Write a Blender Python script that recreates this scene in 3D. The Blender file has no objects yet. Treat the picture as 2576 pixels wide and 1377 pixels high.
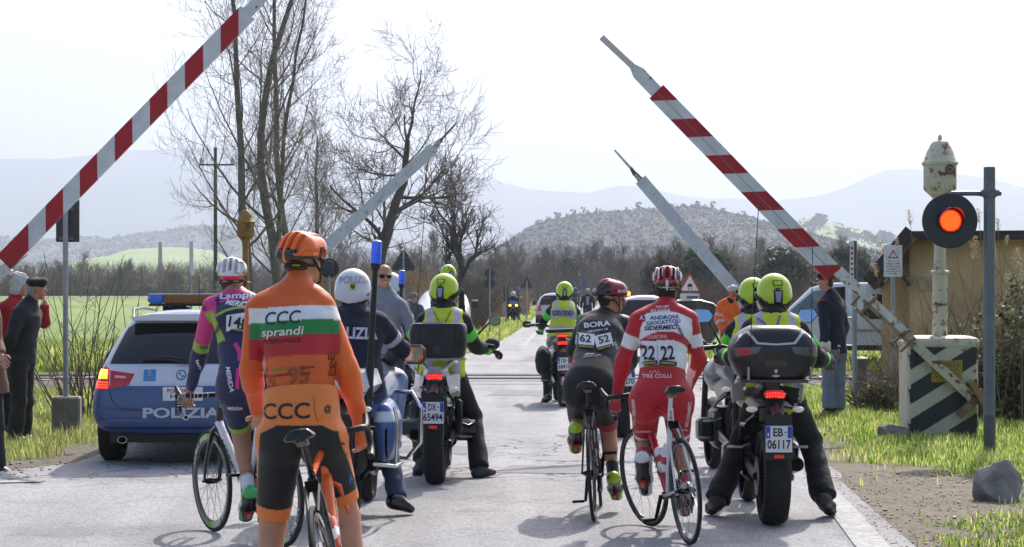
import bpy, bmesh, math, random
import numpy as np
from math import sin, cos, pi, radians as R
from mathutils import Vector, Matrix, noise
from mathutils.bvhtree import BVHTree
V = Vector
SC = bpy.context.scene
COL = SC.collection
random.seed(7)
# ---------------------------------------------------------------- camera, sky, sun, exposure
F, CX, HY, H = 5000.0, 1288.0, 740.0, 1.58          # focal length in px of a 2576 px wide frame, horizon row, eye height
cam = bpy.data.cameras.new('camera'); camo = bpy.data.objects.new('camera', cam); COL.objects.link(camo)
camo.location = (0, 0, H); camo.rotation_euler = (R(90), 0, 0)
cam.sensor_width = 36; cam.lens = F * 36 / 2576; cam.shift_y = 51.5 / 2576
cam.clip_start = 0.1; cam.clip_end = 40000
SC.camera = camo
SUN_EL, SUN_AZ = R(43), R(17)                        # azimuth to the right of the view direction
w = bpy.data.worlds.new('World'); SC.world = w; w.use_nodes = True
nt = w.node_tree; bg = nt.nodes['Background']
sky = nt.nodes.new('ShaderNodeTexSky'); sky.sky_type = 'NISHITA'; sky.sun_disc = False
sky.sun_elevation = SUN_EL; sky.sun_rotation = SUN_AZ; sky.air_density = 1.0; sky.dust_density = 5.0; sky.ozone_density = 1.5
nt.links.new(sky.outputs[0], bg.inputs[0]); bg.inputs[1].default_value = 0.15
sl = bpy.data.lights.new('sun', 'SUN'); sl.energy = 4.0; sl.angle = R(0.5); sl.color = (1, 0.96, 0.89)
so = bpy.data.objects.new('sun', sl); COL.objects.link(so)
sd = V((sin(SUN_AZ) * cos(SUN_EL), cos(SUN_AZ) * cos(SUN_EL), sin(SUN_EL)))
so.rotation_euler = sd.to_track_quat('Z', 'Y').to_euler()
SC.view_settings.view_transform = 'Standard'; SC.view_settings.look = 'None'
SC.view_settings.exposure = 0.84; SC.view_settings.gamma = 1
cy = SC.cycles
cy.use_denoising = True
cy.max_bounces = 6; cy.diffuse_bounces = 3; cy.glossy_bounces = 3; cy.transmission_bounces = 4; cy.volume_bounces = 1; cy.transparent_max_bounces = 12
cy.caustics_reflective = False; cy.caustics_refractive = False; cy.sample_clamp_indirect = 6
def P(px, py, d):
 return V(((px - CX) / F * d, d, H - (py - HY) / F * d))
def D(py):                                           # distance of the ground seen at row py
 return H * F / (py - HY)
# ---------------------------------------------------------------- colours and materials
def c(s):
 if not isinstance(s, str):
  return tuple(s)[:3]
 s = s.lstrip('#')
 if len(s) == 3: s = ''.join(q * 2 for q in s)
 o = []
 for i in (0, 2, 4):
  v = int(s[i:i + 2], 16) / 255
  o.append(v / 12.92 if v <= 0.04045 else ((v + 0.055) / 1.055) ** 2.4)
 return tuple(o)
_M = {}
def mat(name, rough=0.6, metal=0.0, bump=0.0, bscale=60, var=0.0, vscale=6, coat=0.0, emis=0, trans=0, ior=1.45, sheen=0, rust=0, col=None, spec=0.5, tl=0, alpha=1):
 """one principled material; base colour comes from the mesh's own paint attribute (or col)"""
 if name in _M:
  return _M[name]
 m = bpy.data.materials.new(name); m.use_nodes = True; n = m.node_tree.nodes; L = m.node_tree.links
 b = n['Principled BSDF']
 b.inputs['Roughness'].default_value = rough; b.inputs['Metallic'].default_value = metal
 b.inputs['Coat Weight'].default_value = coat; b.inputs['Coat Roughness'].default_value = 0.05
 b.inputs['Transmission Weight'].default_value = trans; b.inputs['IOR'].default_value = ior
 b.inputs['Sheen Weight'].default_value = sheen; b.inputs['Specular IOR Level'].default_value = spec
 if alpha < 1: b.inputs['Alpha'].default_value = alpha
 if col is None:
  a = n.new('ShaderNodeAttribute'); a.attribute_name = 'Col'; src = a.outputs['Color']
 else:
  a = n.new('ShaderNodeRGB'); a.outputs[0].default_value = (*c(col), 1); src = a.outputs[0]
 tc = n.new('ShaderNodeTexCoord')
 if var:
  t = n.new('ShaderNodeTexNoise'); t.inputs['Scale'].default_value = vscale; t.inputs['Detail'].default_value = 6
  L.new(tc.outputs['Object'], t.inputs['Vector'])
  mr = n.new('ShaderNodeMapRange'); mr.inputs[1].default_value = 0.3; mr.inputs[2].default_value = 0.7
  mr.inputs[3].default_value = 1 - var; mr.inputs[4].default_value = 1 + var
  L.new(t.outputs[0], mr.inputs[0])
  vm = n.new('ShaderNodeVectorMath'); vm.operation = 'SCALE'
  L.new(src, vm.inputs[0]); L.new(mr.outputs[0], vm.inputs['Scale']); src = vm.outputs[0]
 if rust:
  t = n.new('ShaderNodeTexNoise'); t.inputs['Scale'].default_value = 9; t.inputs['Detail'].default_value = 8
  t.inputs['Roughness'].default_value = 0.7
  L.new(tc.outputs['Object'], t.inputs['Vector'])
  cr = n.new('ShaderNodeValToRGB'); cr.color_ramp.elements[0].position = rust - 0.03; cr.color_ramp.elements[1].position = rust + 0.02
  L.new(t.outputs[0], cr.inputs[0])
  mx = n.new('ShaderNodeMix'); mx.data_type = 'RGBA'
  L.new(cr.outputs[0], mx.inputs[0]); mx.inputs[6].default_value = (*c('#6b3d20'), 1)
  mx.inputs[6].default_value = (*c('#6a4128'), 1)
  L.new(src, mx.inputs[7]); src = mx.outputs[2]
 L.new(src, b.inputs['Base Color'])
 if emis:
  L.new(src, b.inputs['Emission Color']); b.inputs['Emission Strength'].default_value = emis
 if bump:
  t = n.new('ShaderNodeTexNoise'); t.inputs['Scale'].default_value = bscale; t.inputs['Detail'].default_value = 5
  L.new(tc.outputs['Object'], t.inputs['Vector'])
  bp = n.new('ShaderNodeBump'); bp.inputs['Strength'].default_value = min(1, bump); bp.inputs['Distance'].default_value = 0.02 * bump
  L.new(t.outputs[0], bp.inputs['Height']); L.new(bp.outputs[0], b.inputs['Normal'])
 if tl:                                           # thin leaves and cloth let light through
  ts = n.new('ShaderNodeBsdfTranslucent'); L.new(src, ts.inputs[0])
  ms = n.new('ShaderNodeMixShader'); ms.inputs[0].default_value = tl
  out = n['Material Output']
  L.new(b.outputs[0], ms.inputs[1]); L.new(ts.outputs[0], ms.inputs[2]); L.new(ms.outputs[0], out.inputs[0])
 _M[name] = m
 return m
PAINT = mat('car_paint', 0.35, 0.0, coat=0.6, var=0.04, vscale=3)
PLAST = mat('plastic', 0.5, bump=0.1, bscale=200, var=0.08)
RUB = mat('rubber', 0.8, bump=0.3, bscale=120, var=0.15, vscale=20)
METAL = mat('metal', 0.3, 0.9, var=0.1, vscale=15)
CHROME = mat('chrome', 0.12, 1.0)
GALV = mat('galvanised', 0.5, 0.6, var=0.12, vscale=12)
LYCRA = mat('lycra', 0.55, bump=0.35, bscale=22, var=0.06, vscale=8, sheen=0.1)
CLOTH = mat('cloth', 0.85, bump=0.5, bscale=28, var=0.12, vscale=10, sheen=0.05)
SKIN = mat('skin', 0.5, bump=0.1, bscale=80, var=0.1, vscale=12)
GLOSS = mat('gloss', 0.22, coat=0.5, var=0.03)
LETTER = mat('printed_ink', 0.6)
RUSTY = mat('old_paint', 0.6, bump=0.3, bscale=30, var=0.12, vscale=5, rust=0.44)
RUSTY2 = mat('worn_paint', 0.6, bump=0.2, bscale=30, var=0.08, vscale=5, rust=0.385)
GLASS = mat('tinted_glass', 0.04, coat=0.0, spec=0.8)
LAMP = mat('lamp_lit', 0.3, emis=2.5)
LAMPW = mat('lamp_glow', 0.3, emis=7)
LENS = mat('lens', 0.12, coat=0.8, emis=0.12)
SCREEN = mat('windscreen', 0.05, trans=0.0, alpha=0.22, spec=0.5)
# ---------------------------------------------------------------- mesh builder
class MB:
 def __init__(s, col='#808080', T=None):
  s.v = []; s.f = []; s.c = []; s.col = c(col); s.T = T
 def color(s, col):
  s.col = c(col); return s
 def add(s, vs, fs):
  o = len(s.v)
  if s.T is not None:
   vs = [s.T @ V(p) for p in vs]
  s.v.extend([tuple(p) for p in vs])
  s.f.extend([tuple(i + o for i in f) for f in fs]); s.c.extend([s.col] * len(fs))
  return s
 def box(s, ctr, size, rot=None, taper=1.0, bev=0.0):
  x, y, z = [a / 2 for a in size]
  if bev:
   b = min(bev, x * .9, y * .9, z * .9); vs = []; fs = []
   lv = [(-z, b), (-z + b, 0), (z - b, 0), (z, b)]
   for (zz, q) in lv:
    for (sx, sy) in ((1, 1), (-1, 1), (-1, -1), (1, -1)):
     a = [(sx * (x - q), sy * (y - q - (b if q == 0 else 0) * 1), zz), (sx * (x - q - (b if q == 0 else 0)), sy * (y - q), zz)]
     if sx * sy < 0: a.reverse()
     k = taper if zz > 0 else 1
     vs += [(p[0] * k, p[1] * k, p[2]) for p in a]
   n = 8
   for l in range(3):
    for i in range(n):
     j = (i + 1) % n
     fs.append((l * n + i, l * n + j, (l + 1) * n + j, (l + 1) * n + i))
   fs.append(tuple(range(n))[::-1]); fs.append(tuple(range(3 * n, 4 * n)))
  else:
   vs = [(-x, -y, -z), (x, -y, -z), (x, y, -z), (-x, y, -z), (-x * taper, -y * taper, z), (x * taper, -y * taper, z), (x * taper, y * taper, z), (-x * taper, y * taper, z)]
   fs = [(3, 2, 1, 0), (4, 5, 6, 7), (0, 1, 5, 4), (1, 2, 6, 5), (2, 3, 7, 6), (3, 0, 4, 7)]
  M = Matrix.Translation(V(ctr))
  if rot is not None:
   M = M @ (rot.to_4x4() if isinstance(rot, Matrix) else Matrix.Rotation(rot[2], 4, 'Z') @ Matrix.Rotation(rot[1], 4, 'Y') @ Matrix.Rotation(rot[0], 4, 'X'))
  return s.add([M @ V(p) for p in vs], fs)
 def tube(s, pts, r, n=8, caps=True, flat=None, ref=None):
  pts = [V(p) for p in pts]; m = len(pts)
  rs = r if isinstance(r, (list, tuple)) else [r] * m
  vs = []; fs = []; u = None
  for i, p in enumerate(pts):
   a = pts[max(i - 1, 0)]; b = pts[min(i + 1, m - 1)]; t = (b - a)
   t = t.normalized() if t.length > 1e-9 else V((0, 0, 1))
   if u is None:
    q = V(ref) if ref is not None else (V((0, 0, 1)) if abs(t.z) < 0.9 else V((1, 0, 0)))
    u = (q - t * q.dot(t)).normalized()
   else:
    u = (u - t * u.dot(t)); u = u.normalized() if u.length > 1e-6 else t.orthogonal().normalized()
   w_ = t.cross(u)
   fl = flat if flat else 1
   for k in range(n):
    an = 2 * pi * k / n
    vs.append(p + (u * cos(an) + w_ * sin(an) * fl) * rs[i])
  for i in range(m - 1):
   for k in range(n):
    j = (k + 1) % n
    fs.append((i * n + k, i * n + j, (i + 1) * n + j, (i + 1) * n + k))
  if caps:
   fs.append(tuple(range(n))[::-1]); fs.append(tuple((m - 1) * n + k for k in range(n)))
  return s.add(vs, fs)
 def capsule(s, a, b, ra, rb, n=8):
  a = V(a); b = V(b); t = (b - a).normalized()
  return s.tube([a - t * ra * .95, a - t * ra * .7, a, b, b + t * rb * .7, b + t * rb * .95], [ra * .3, ra * .72, ra, rb, rb * .72, rb * .3], n)
 def lathe(s, prof, o=(0, 0, 0), axis='Z', n=24, a0=0, a1=2 * pi, rot=None):
  full = abs(a1 - a0 - 2 * pi) < 1e-6; m = n if full else n + 1
  vs = []; fs = []
  for r, z in prof:
   for k in range(m):
    an = a0 + (a1 - a0) * k / n
    x, y = r * cos(an), r * sin(an)
    vs.append({'Z': (x, y, z), 'X': (z, x, y), 'Y': (y, z, x)}[axis])
  for i in range(len(prof) - 1):
   for k in range(n):
    j = (k + 1) % m
    fs.append((i * m + k, i * m + j, (i + 1) * m + j, (i + 1) * m + k))
  M = Matrix.Translation(V(o))
  if rot is not None: M = M @ rot.to_4x4()
  return s.add([M @ V(p) for p in vs], fs)
 def disc(s, o, r, th, axis='Y', n=32, rot=None):
  return s.lathe([(0, -th / 2), (r, -th / 2), (r, th / 2), (0, th / 2)], o, axis, n, rot=rot)
 def torus(s, o, Rr, r, axis='X', n=40, m=8, rot=None, a0=0, a1=2 * pi, fl=1):
  prof = [(Rr + r * cos(2 * pi * k / m), r * fl * sin(2 * pi * k / m)) for k in range(m + 1)]
  return s.lathe(prof, o, axis, n, a0, a1, rot)
 def ball(s, o, r, n=12, m=8, rot=None):
  if not isinstance(r, (tuple, list)): r = (r, r, r)
  vs = []; fs = []
  for i in range(m + 1):
   th = pi * i / m
   for k in range(n):
    an = 2 * pi * k / n
    vs.append((r[0] * sin(th) * cos(an), r[1] * sin(th) * sin(an), r[2] * cos(th)))
  for i in range(m):
   for k in range(n):
    j = (k + 1) % n
    fs.append((i * n + k, (i + 1) * n + k, (i + 1) * n + j, i * n + j))
  M = Matrix.Translation(V(o))
  if rot is not None: M = M @ rot.to_4x4()
  return s.add([M @ V(p) for p in vs], fs)
 def prism(s, poly, th, M=None):
  """poly in local x-z plane, thickness along y"""
  n = len(poly)
  vs = [V((p[0], -th / 2, p[1])) for p in poly] + [V((p[0], th / 2, p[1])) for p in poly]
  if M is not None: vs = [M @ p for p in vs]
  fs = [tuple(range(n)), tuple(range(2 * n - 1, n - 1, -1))]
  for i in range(n):
   j = (i + 1) % n
   fs.append((j, i, n + i, n + j))
  return s.add(vs, fs)
 def loft(s, rings, closed=True, caps=True):
  n = len(rings[0]); vs = [p for r in rings for p in r]; fs = []
  for i in range(len(rings) - 1):
   for k in range(n if closed else n - 1):
    j = (k + 1) % n
    fs.append((i * n + k, i * n + j, (i + 1) * n + j, (i + 1) * n + k))
  if caps and closed:
   fs.append(tuple(range(n))[::-1]); fs.append(tuple((len(rings) - 1) * n + k for k in range(n)))
  return s.add(vs, fs)
 def build(s, name, m, parent=None, smooth=40, sub=0, bevel=0, fix=False):
  me = bpy.data.meshes.new(name)
  me.from_pydata(s.v, [], s.f); me.update()
  if fix:
   bm = bmesh.new(); bm.from_mesh(me); bmesh.ops.recalc_face_normals(bm, faces=bm.faces); bm.to_mesh(me); bm.free()
  ca = me.color_attributes.new('Col', 'FLOAT_COLOR', 'CORNER')
  cnt = [len(f) for f in s.f]
  arr = np.repeat(np.array(s.c, dtype=np.float32).reshape(-1, 3), cnt, axis=0)
  arr = np.concatenate([arr, np.ones((len(arr), 1), np.float32)], 1)
  ca.data.foreach_set('color', arr.ravel())
  return finish(me, name, m, parent, smooth, sub, bevel)
def finish(me, name, m, parent=None, smooth=40, sub=0, bevel=0):
 me.materials.append(m)
 if smooth:
  me.polygons.foreach_set('use_smooth', [True] * len(me.polygons))
  if smooth < 170: me.set_sharp_from_angle(angle=R(smooth))
 o = bpy.data.objects.new(name, me); COL.objects.link(o)
 if parent is not None:
  o.parent = parent
  if parent.get('_w'):                          # parts built in world space move into their thing's frame
   me.transform(Matrix.Translation(-V(parent['_w'])))
  if '_w' in parent: o['_w'] = (0, 0, 0) if False else parent['_w']
  if parent.type == 'MESH': pass
 if bevel:
  b = o.modifiers.new('bevel', 'BEVEL'); b.width = bevel; b.segments = 2; b.limit_method = 'ANGLE'; b.angle_limit = R(40)
 if sub:
  q = o.modifiers.new('sub', 'SUBSURF'); q.levels = sub; q.render_levels = sub
 return o
def thing(name, label, cat, loc=(0, 0, 0), rz=0, group=None, rot=None, world=False):
 o = bpy.data.objects.new(name, None); COL.objects.link(o); o.empty_display_size = 0.1
 o.location = loc; o.rotation_euler = rot if rot else (0, 0, rz)
 o['label'] = label; o['category'] = cat
 if group: o['group'] = group
 if world: o['_w'] = tuple(loc)
 return o
def tag(o, label=None, cat=None, group=None, kind=None):
 if label: o['label'] = label
 if cat: o['category'] = cat
 if group: o['group'] = group
 if kind: o['kind'] = kind
 return o
def dup(o, loc=None, rz=None, sc=None, label=None, parent=None):
 q = o.copy(); COL.objects.link(q)
 if parent is not None: q.parent = parent
 for ch in list(o.children): dup(ch, parent=q)
 if loc is not None: q.location = loc
 if rz is not None: q.rotation_euler = (0, 0, rz)
 if sc is not None: q.scale = sc if isinstance(sc, (tuple, list)) else (sc, sc, sc)
 if label: q['label'] = label
 return q
# ---------------------------------------------------------------- projecting flat shapes (print, panes, lamps) onto bodies
def bvh_of(*objs):
 vs = []; fs = []
 dg = None
 for o in objs:
  if o.modifiers:
   dg = dg or bpy.context.evaluated_depsgraph_get()
   me = o.evaluated_get(dg).to_mesh()
  else: me = o.data
  k = len(vs); off = V(o.get('_w', (0, 0, 0)))
  vs += [v.co + off for v in me.vertices]
  fs += [tuple(i + k for i in p.vertices) for p in me.polygons]
 return BVHTree.FromPolygons(vs, fs)
def poly_mesh(poly, maxlen=0.03):
 bm = bmesh.new(); f = bm.faces.new([bm.verts.new((p[0], p[1], 0)) for p in poly])
 return refine(bm, maxlen)
def refine(bm, maxlen):
 bmesh.ops.triangulate(bm, faces=bm.faces)
 for _ in range(7):
  es = [e for e in bm.edges if e.calc_length() > maxlen]
  if not es: break
  bmesh.ops.subdivide_edges(bm, edges=es, cuts=1, use_grid_fill=False)
  bmesh.ops.triangulate(bm, faces=[f for f in bm.faces if len(f.verts) > 3])
 vs = [v.co.copy() for v in bm.verts]; bm.verts.index_update()
 fs = [tuple(v.index for v in f.verts) for f in bm.faces]
 bm.free()
 return vs, fs
_tc = {}
def text_mesh(s, bold=0.0, shear=0.0, maxlen=0.2):
 key = (s, bold, shear, maxlen)
 if key in _tc: return _tc[key]
 cu = bpy.data.curves.new('t', 'FONT'); cu.body = s; cu.align_x = 'CENTER'; cu.align_y = 'CENTER'; cu.size = 1
 cu.resolution_u = 3; cu.offset = bold; cu.shear = shear; cu.fill_mode = 'FRONT' if hasattr(cu, 'fill_mode') else 'FULL'
 o = bpy.data.objects.new('t', cu)
 me = bpy.data.meshes.new_from_object(o)
 bm = bmesh.new(); bm.from_mesh(me)
 r = refine(bm, maxlen)
 bpy.data.objects.remove(o); bpy.data.meshes.remove(me); bpy.data.curves.remove(cu)
 xs = [v.x for v in r[0]] or [0]; ys = [v.y for v in r[0]] or [0]
 cx_, cy_ = (min(xs) + max(xs)) / 2, (min(ys) + max(ys)) / 2; w_, h_ = max(xs) - min(xs) or 1, max(ys) - min(ys) or 1
 vs = [V(((v.x - cx_) / w_, (v.y - cy_) / h_, 0)) for v in r[0]]
 _tc[key] = (vs, r[1])
 return _tc[key]
def project(mb, vs, fs, o, x, y, bvh, dirn, off=0.003, thick=0):
 """lay 2-D verts (already scaled) at o + vx*x + vy*y, cast along dirn onto bvh; keep what lands"""
 o = V(o); x = V(x); y = V(y); dirn = V(dirn).normalized()
 out = []; ok = []
 for v in vs:
  p = o + x * v.x + y * v.y
  if bvh is None:
   out.append(p - dirn * off); ok.append(True); continue
  h_, nn, _, _ = bvh.ray_cast(p - dirn * 1.0, dirn, 3.0)
  if h_ is None:
   out.append(p); ok.append(False)
  else:
   out.append(h_ - dirn * off); ok.append(True)
 if not all(ok) and any(ok):
  pass
 ff = [f for f in fs if all(ok[i] for i in f)]
 used = sorted({i for f in ff for i in f}); mp = {i: k for k, i in enumerate(used)}
 mb.add([out[i] for i in used], [tuple(mp[i] for i in f) for f in ff])
def frame(dirn, up=(0, 0, 1), roll=0):
 d = V(dirn).normalized(); x = d.cross(V(up)).normalized(); y = x.cross(d).normalized()
 if roll:
  q = Matrix.Rotation(roll, 3, d); x = q @ x; y = q @ y
 return x, y, d
def text(mb, s, o, w_, h_, bvh=None, dirn=(0, 1, 0), up=(0, 0, 1), roll=0, bold=0.02, shear=0, col='#ffffff', off=0.003, arc=0):
 x, y, d = frame(dirn, up, roll)
 n = max(0.05, 0.03 / max(w_, h_) * len(s) * 0.6)
 vs, fs = text_mesh(s, bold, shear, round(n, 1) or 0.1)
 mb.color(col)
 vs = [V((v.x * w_, v.y * h_ + arc * (v.x * v.x), 0)) for v in vs]
 project(mb, vs, fs, o, x, y, bvh, d, off)
def patch(mb, poly, o, bvh=None, dirn=(0, 1, 0), up=(0, 0, 1), col='#ffffff', off=0.002, res=0.03, roll=0):
 x, y, d = frame(dirn, up, roll)
 vs, fs = poly_mesh(poly, res)
 mb.color(col)
 project(mb, vs, fs, o, x, y, bvh, d, off)
# ---------------------------------------------------------------- smooth bodies from blended limbs
def surface_nets(g, org, h):
 s = g < 0
 cc = np.zeros(tuple(n - 1 for n in g.shape), np.int8)
 for a in (0, 1):
  for b in (0, 1):
   for d in (0, 1):
    cc += s[a:g.shape[0] - 1 + a, b:g.shape[1] - 1 + b, d:g.shape[2] - 1 + d]
 act = (cc > 0) & (cc < 8)
 idx = -np.ones(act.shape, np.int64); ii = np.argwhere(act); idx[act] = np.arange(len(ii))
 pos = np.zeros((len(ii), 3)); cnt = np.zeros(len(ii))
 for ax in range(3):
  e = np.zeros(3, int); e[ax] = 1; o1, o2 = [q for q in range(3) if q != ax]
  for a in (0, 1):
   for b in (0, 1):
    st = np.zeros(3, int); st[o1] = a; st[o2] = b
    A = ii + st; B = A + e
    va = g[A[:, 0], A[:, 1], A[:, 2]]; vb = g[B[:, 0], B[:, 1], B[:, 2]]
    m = (va < 0) != (vb < 0)
    t = np.where(m, va / np.where(m, va - vb, 1), 0)
    pos[m] += st + t[m, None] * e; cnt[m] += 1
 verts = org + h * (ii + pos / cnt[:, None])
 faces = []
 for ax in range(3):
  o1, o2 = (ax + 1) % 3, (ax + 2) % 3
  sl0 = [slice(None)] * 3; sl1 = [slice(None)] * 3; sl0[ax] = slice(0, -1); sl1[ax] = slice(1, None)
  ch = s[tuple(sl0)] != s[tuple(sl1)]
  e = np.argwhere(ch); e = e[(e[:, o1] > 0) & (e[:, o2] > 0) & (e[:, o1] < g.shape[o1] - 1) & (e[:, o2] < g.shape[o2] - 1)]
  if not len(e): continue
  u = np.zeros(3, int); u[o1] = 1; v = np.zeros(3, int); v[o2] = 1
  q = [e - u - v, e - v, e, e - u]
  f = np.stack([idx[a[:, 0], a[:, 1], a[:, 2]] for a in q], 1)
  ins = s[e[:, 0], e[:, 1], e[:, 2]]
  f[~ins] = f[~ins][:, ::-1]
  faces.append(f)
 return verts, np.concatenate(faces)
class Body:
 """blended tapered limbs; el() adds an elliptical limb a->b with half widths (rx,ry) at each end, x along `side`"""
 def __init__(s, k=0.03): s.p = []; s.k = k
 def el(s, a, b, ra, rb, side=(1, 0, 0), k=None, flat=(0, 0), neg=False):
  if not isinstance(ra, (tuple, list)): ra = (ra, ra)
  if not isinstance(rb, (tuple, list)): rb = (rb, rb)
  s.p.append((np.array(a, float), np.array(b, float), ra, rb, np.array(side, float), s.k if k is None else k, flat, neg)); return s
 def grow(s, e):
  for i, q in enumerate(s.p):
   q = list(q); q[2] = (q[2][0] + e, q[2][1] + e); q[3] = (q[3][0] + e, q[3][1] + e); s.p[i] = tuple(q)
  return s
 def mesh(s, h=0.01, fold=0, fscale=14, seed=0):
  lo = np.min([np.minimum(q[0], q[1]) - max(*q[2], *q[3]) for q in s.p if not q[7]], 0) - 4 * h
  hi = np.max([np.maximum(q[0], q[1]) + max(*q[2], *q[3]) for q in s.p if not q[7]], 0) + 4 * h
  n = np.ceil((hi - lo) / h).astype(int) + 1
  g = np.full(tuple(n), 1.0, np.float32)
  for a, b, ra, rb, side, k, flat, neg in s.p:
   m = max(*ra, *rb) + k + 3 * h
   l2 = np.maximum(((np.minimum(a, b) - m - lo) / h).astype(int), 0); h2 = np.minimum(((np.maximum(a, b) + m - lo) / h).astype(int) + 2, n)
   if (h2 <= l2).any(): continue
   ax = [lo[i] + h * np.arange(l2[i], h2[i]) for i in range(3)]
   X, Y, Z = np.meshgrid(*ax, indexing='ij', sparse=True)
   t = b - a; L = np.linalg.norm(t)
   if L < 1e-6: t = np.array([0, 0, 1.0]); L1 = 1e-6
   else: t = t / L; L1 = L
   u = side - t * side.dot(t)
   if np.linalg.norm(u) < 1e-4: u = np.cross(t, [0.3, 0.5, 0.8])
   u /= np.linalg.norm(u); v = np.cross(t, u)
   dx, dy, dz = X - a[0], Y - a[1], Z - a[2]
   q = dx * t[0] + dy * t[1] + dz * t[2]
   tt = np.clip(q / L1, 0, 1) if L > 1e-6 else np.zeros_like(q)
   over = q - tt * (L if L > 1e-6 else 0)
   pu = dx * u[0] + dy * u[1] + dz * u[2]; pv = dx * v[0] + dy * v[1] + dz * v[2]
   rx = ra[0] + (rb[0] - ra[0]) * tt; ry = ra[1] + (rb[1] - ra[1]) * tt
   rm = np.minimum(rx, ry)
   rz = np.maximum(rx, ry) * 0.5 + rm * 0.5 if L < 1e-6 else rm
   dd = (np.sqrt((pu / rx) ** 2 + (pv / ry) ** 2 + (over / rz) ** 2) - 1) * rm
   if flat[0]: dd = np.maximum(dd, -q - (flat[0] - 1))
   if flat[1]: dd = np.maximum(dd, q - L - (flat[1] - 1))
   sl_ = tuple(slice(l2[i], h2[i]) for i in range(3)); old = g[sl_]
   if neg:
    hh = np.clip(0.5 - 0.5 * (old + dd) / k, 0, 1); g[sl_] = old * (1 - hh) - dd * hh + k * hh * (1 - hh)
   else:
    hh = np.clip(0.5 + 0.5 * (old - dd) / k, 0, 1) if k > 0 else (old > dd).astype(float)
    g[sl_] = old * (1 - hh) + dd * hh - k * hh * (1 - hh)
  vs, fs = surface_nets(g, lo, h)
  if fold:
   rng = np.random.RandomState(seed); d = np.zeros(len(vs))
   for _ in range(7):
    kv = rng.normal(size=3); kv /= np.linalg.norm(kv); kv[2] *= 1.5; kv *= fscale * rng.uniform(0.6, 2.2)
    wv = rng.normal(size=3) * fscale * 0.3
    d += np.abs(np.sin(vs @ kv + 1.5 * np.sin(vs @ wv) + rng.uniform(0, 6))) - 0.6
   gx = np.gradient(g, axis=0), np.gradient(g, axis=1), np.gradient(g, axis=2)
   ij = np.clip(((vs - lo) / h).round().astype(int), 0, np.array(g.shape) - 1)
   nn = np.stack([q_[ij[:, 0], ij[:, 1], ij[:, 2]] for q_ in gx], 1); nn /= np.linalg.norm(nn, axis=1)[:, None] + 1e-9
   vs = vs + nn * (d * fold / 3)[:, None]
  return vs, fs
 def build(s, name, m, parent=None, h=0.01, colf='#808080', fold=0, fscale=14, seed=0, extra=None):
  vs, fs = s.mesh(h, fold, fscale, seed)
  if callable(colf): cols = colf(vs)
  else: cols = np.tile(np.array(c(colf)), (len(vs), 1))
  me = bpy.data.meshes.new(name)
  V_ = [tuple(p) for p in vs]; F_ = [tuple(int(i) for i in f) for f in fs]
  cc = [cols[list(f)] for f in fs]; corner = np.concatenate([cols[fs.ravel()]])
  if extra is not None and extra.v:
   k = len(V_); V_ += extra.v; F_ += [tuple(i + k for i in f) for f in extra.f]
   corner = np.concatenate([corner, np.repeat(np.array(extra.c), [len(f) for f in extra.f], axis=0)])
  me.from_pydata(V_, [], F_); me.update()
  ca = me.color_attributes.new('Col', 'FLOAT_COLOR', 'CORNER')
  ca.data.foreach_set('color', np.concatenate([corner, np.ones((len(corner), 1))], 1).astype(np.float32).ravel())
  return finish(me, name, m, parent, smooth=180)
# ================================================================ SETTING
def gz(y):                                           # the plain rises very slightly beyond the crossing
 t = min(max((y - 70) / 230, 0), 1)
 return 1.28 * t * t * (3 - 2 * t)
def smat(name, cols, scales, rough=0.9, bump=0.4, bs=40, detail=8, coord='Object', stretch=None, tl=0):
 """ground-like material: three colours mixed by noises at two scales"""
 m = bpy.data.materials.new(name); m.use_nodes = True; n = m.node_tree.nodes; L = m.node_tree.links
 b = n['Principled BSDF']; b.inputs['Roughness'].default_value = rough; b.inputs['Specular IOR Level'].default_value = 0.3
 tc = n.new('ShaderNodeTexCoord'); src = tc.outputs[coord]
 if stretch:
  mp = n.new('ShaderNodeMapping'); mp.inputs['Scale'].default_value = stretch; L.new(src, mp.inputs[0]); src = mp.outputs[0]
 prev = None
 for i, (s, (p0, p1)) in enumerate(scales):
  t = n.new('ShaderNodeTexNoise'); t.inputs['Scale'].default_value = s; t.inputs['Detail'].default_value = detail; t.inputs['Roughness'].default_value = 0.6
  L.new(src, t.inputs['Vector'])
  cr = n.new('ShaderNodeMapRange'); cr.inputs[1].default_value = p0; cr.inputs[2].default_value = p1; L.new(t.outputs[0], cr.inputs[0])
  mx = n.new('ShaderNodeMix'); mx.data_type = 'RGBA'; L.new(cr.outputs[0], mx.inputs[0])
  if prev is None: mx.inputs[6].default_value = (*c(cols[0]), 1)
  else: L.new(prev, mx.inputs[6])
  mx.inputs[7].default_value = (*c(cols[i + 1]), 1); prev = mx.outputs[2]
 L.new(prev, b.inputs['Base Color'])
 t = n.new('ShaderNodeTexNoise'); t.inputs['Scale'].default_value = bs; t.inputs['Detail'].default_value = 8; L.new(src, t.inputs['Vector'])
 bp = n.new('ShaderNodeBump'); bp.inputs['Strength'].default_value = bump; bp.inputs['Distance'].default_value = 0.03
 L.new(t.outputs[0], bp.inputs['Height']); L.new(bp.outputs[0], b.inputs['Normal'])
 return m
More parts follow.
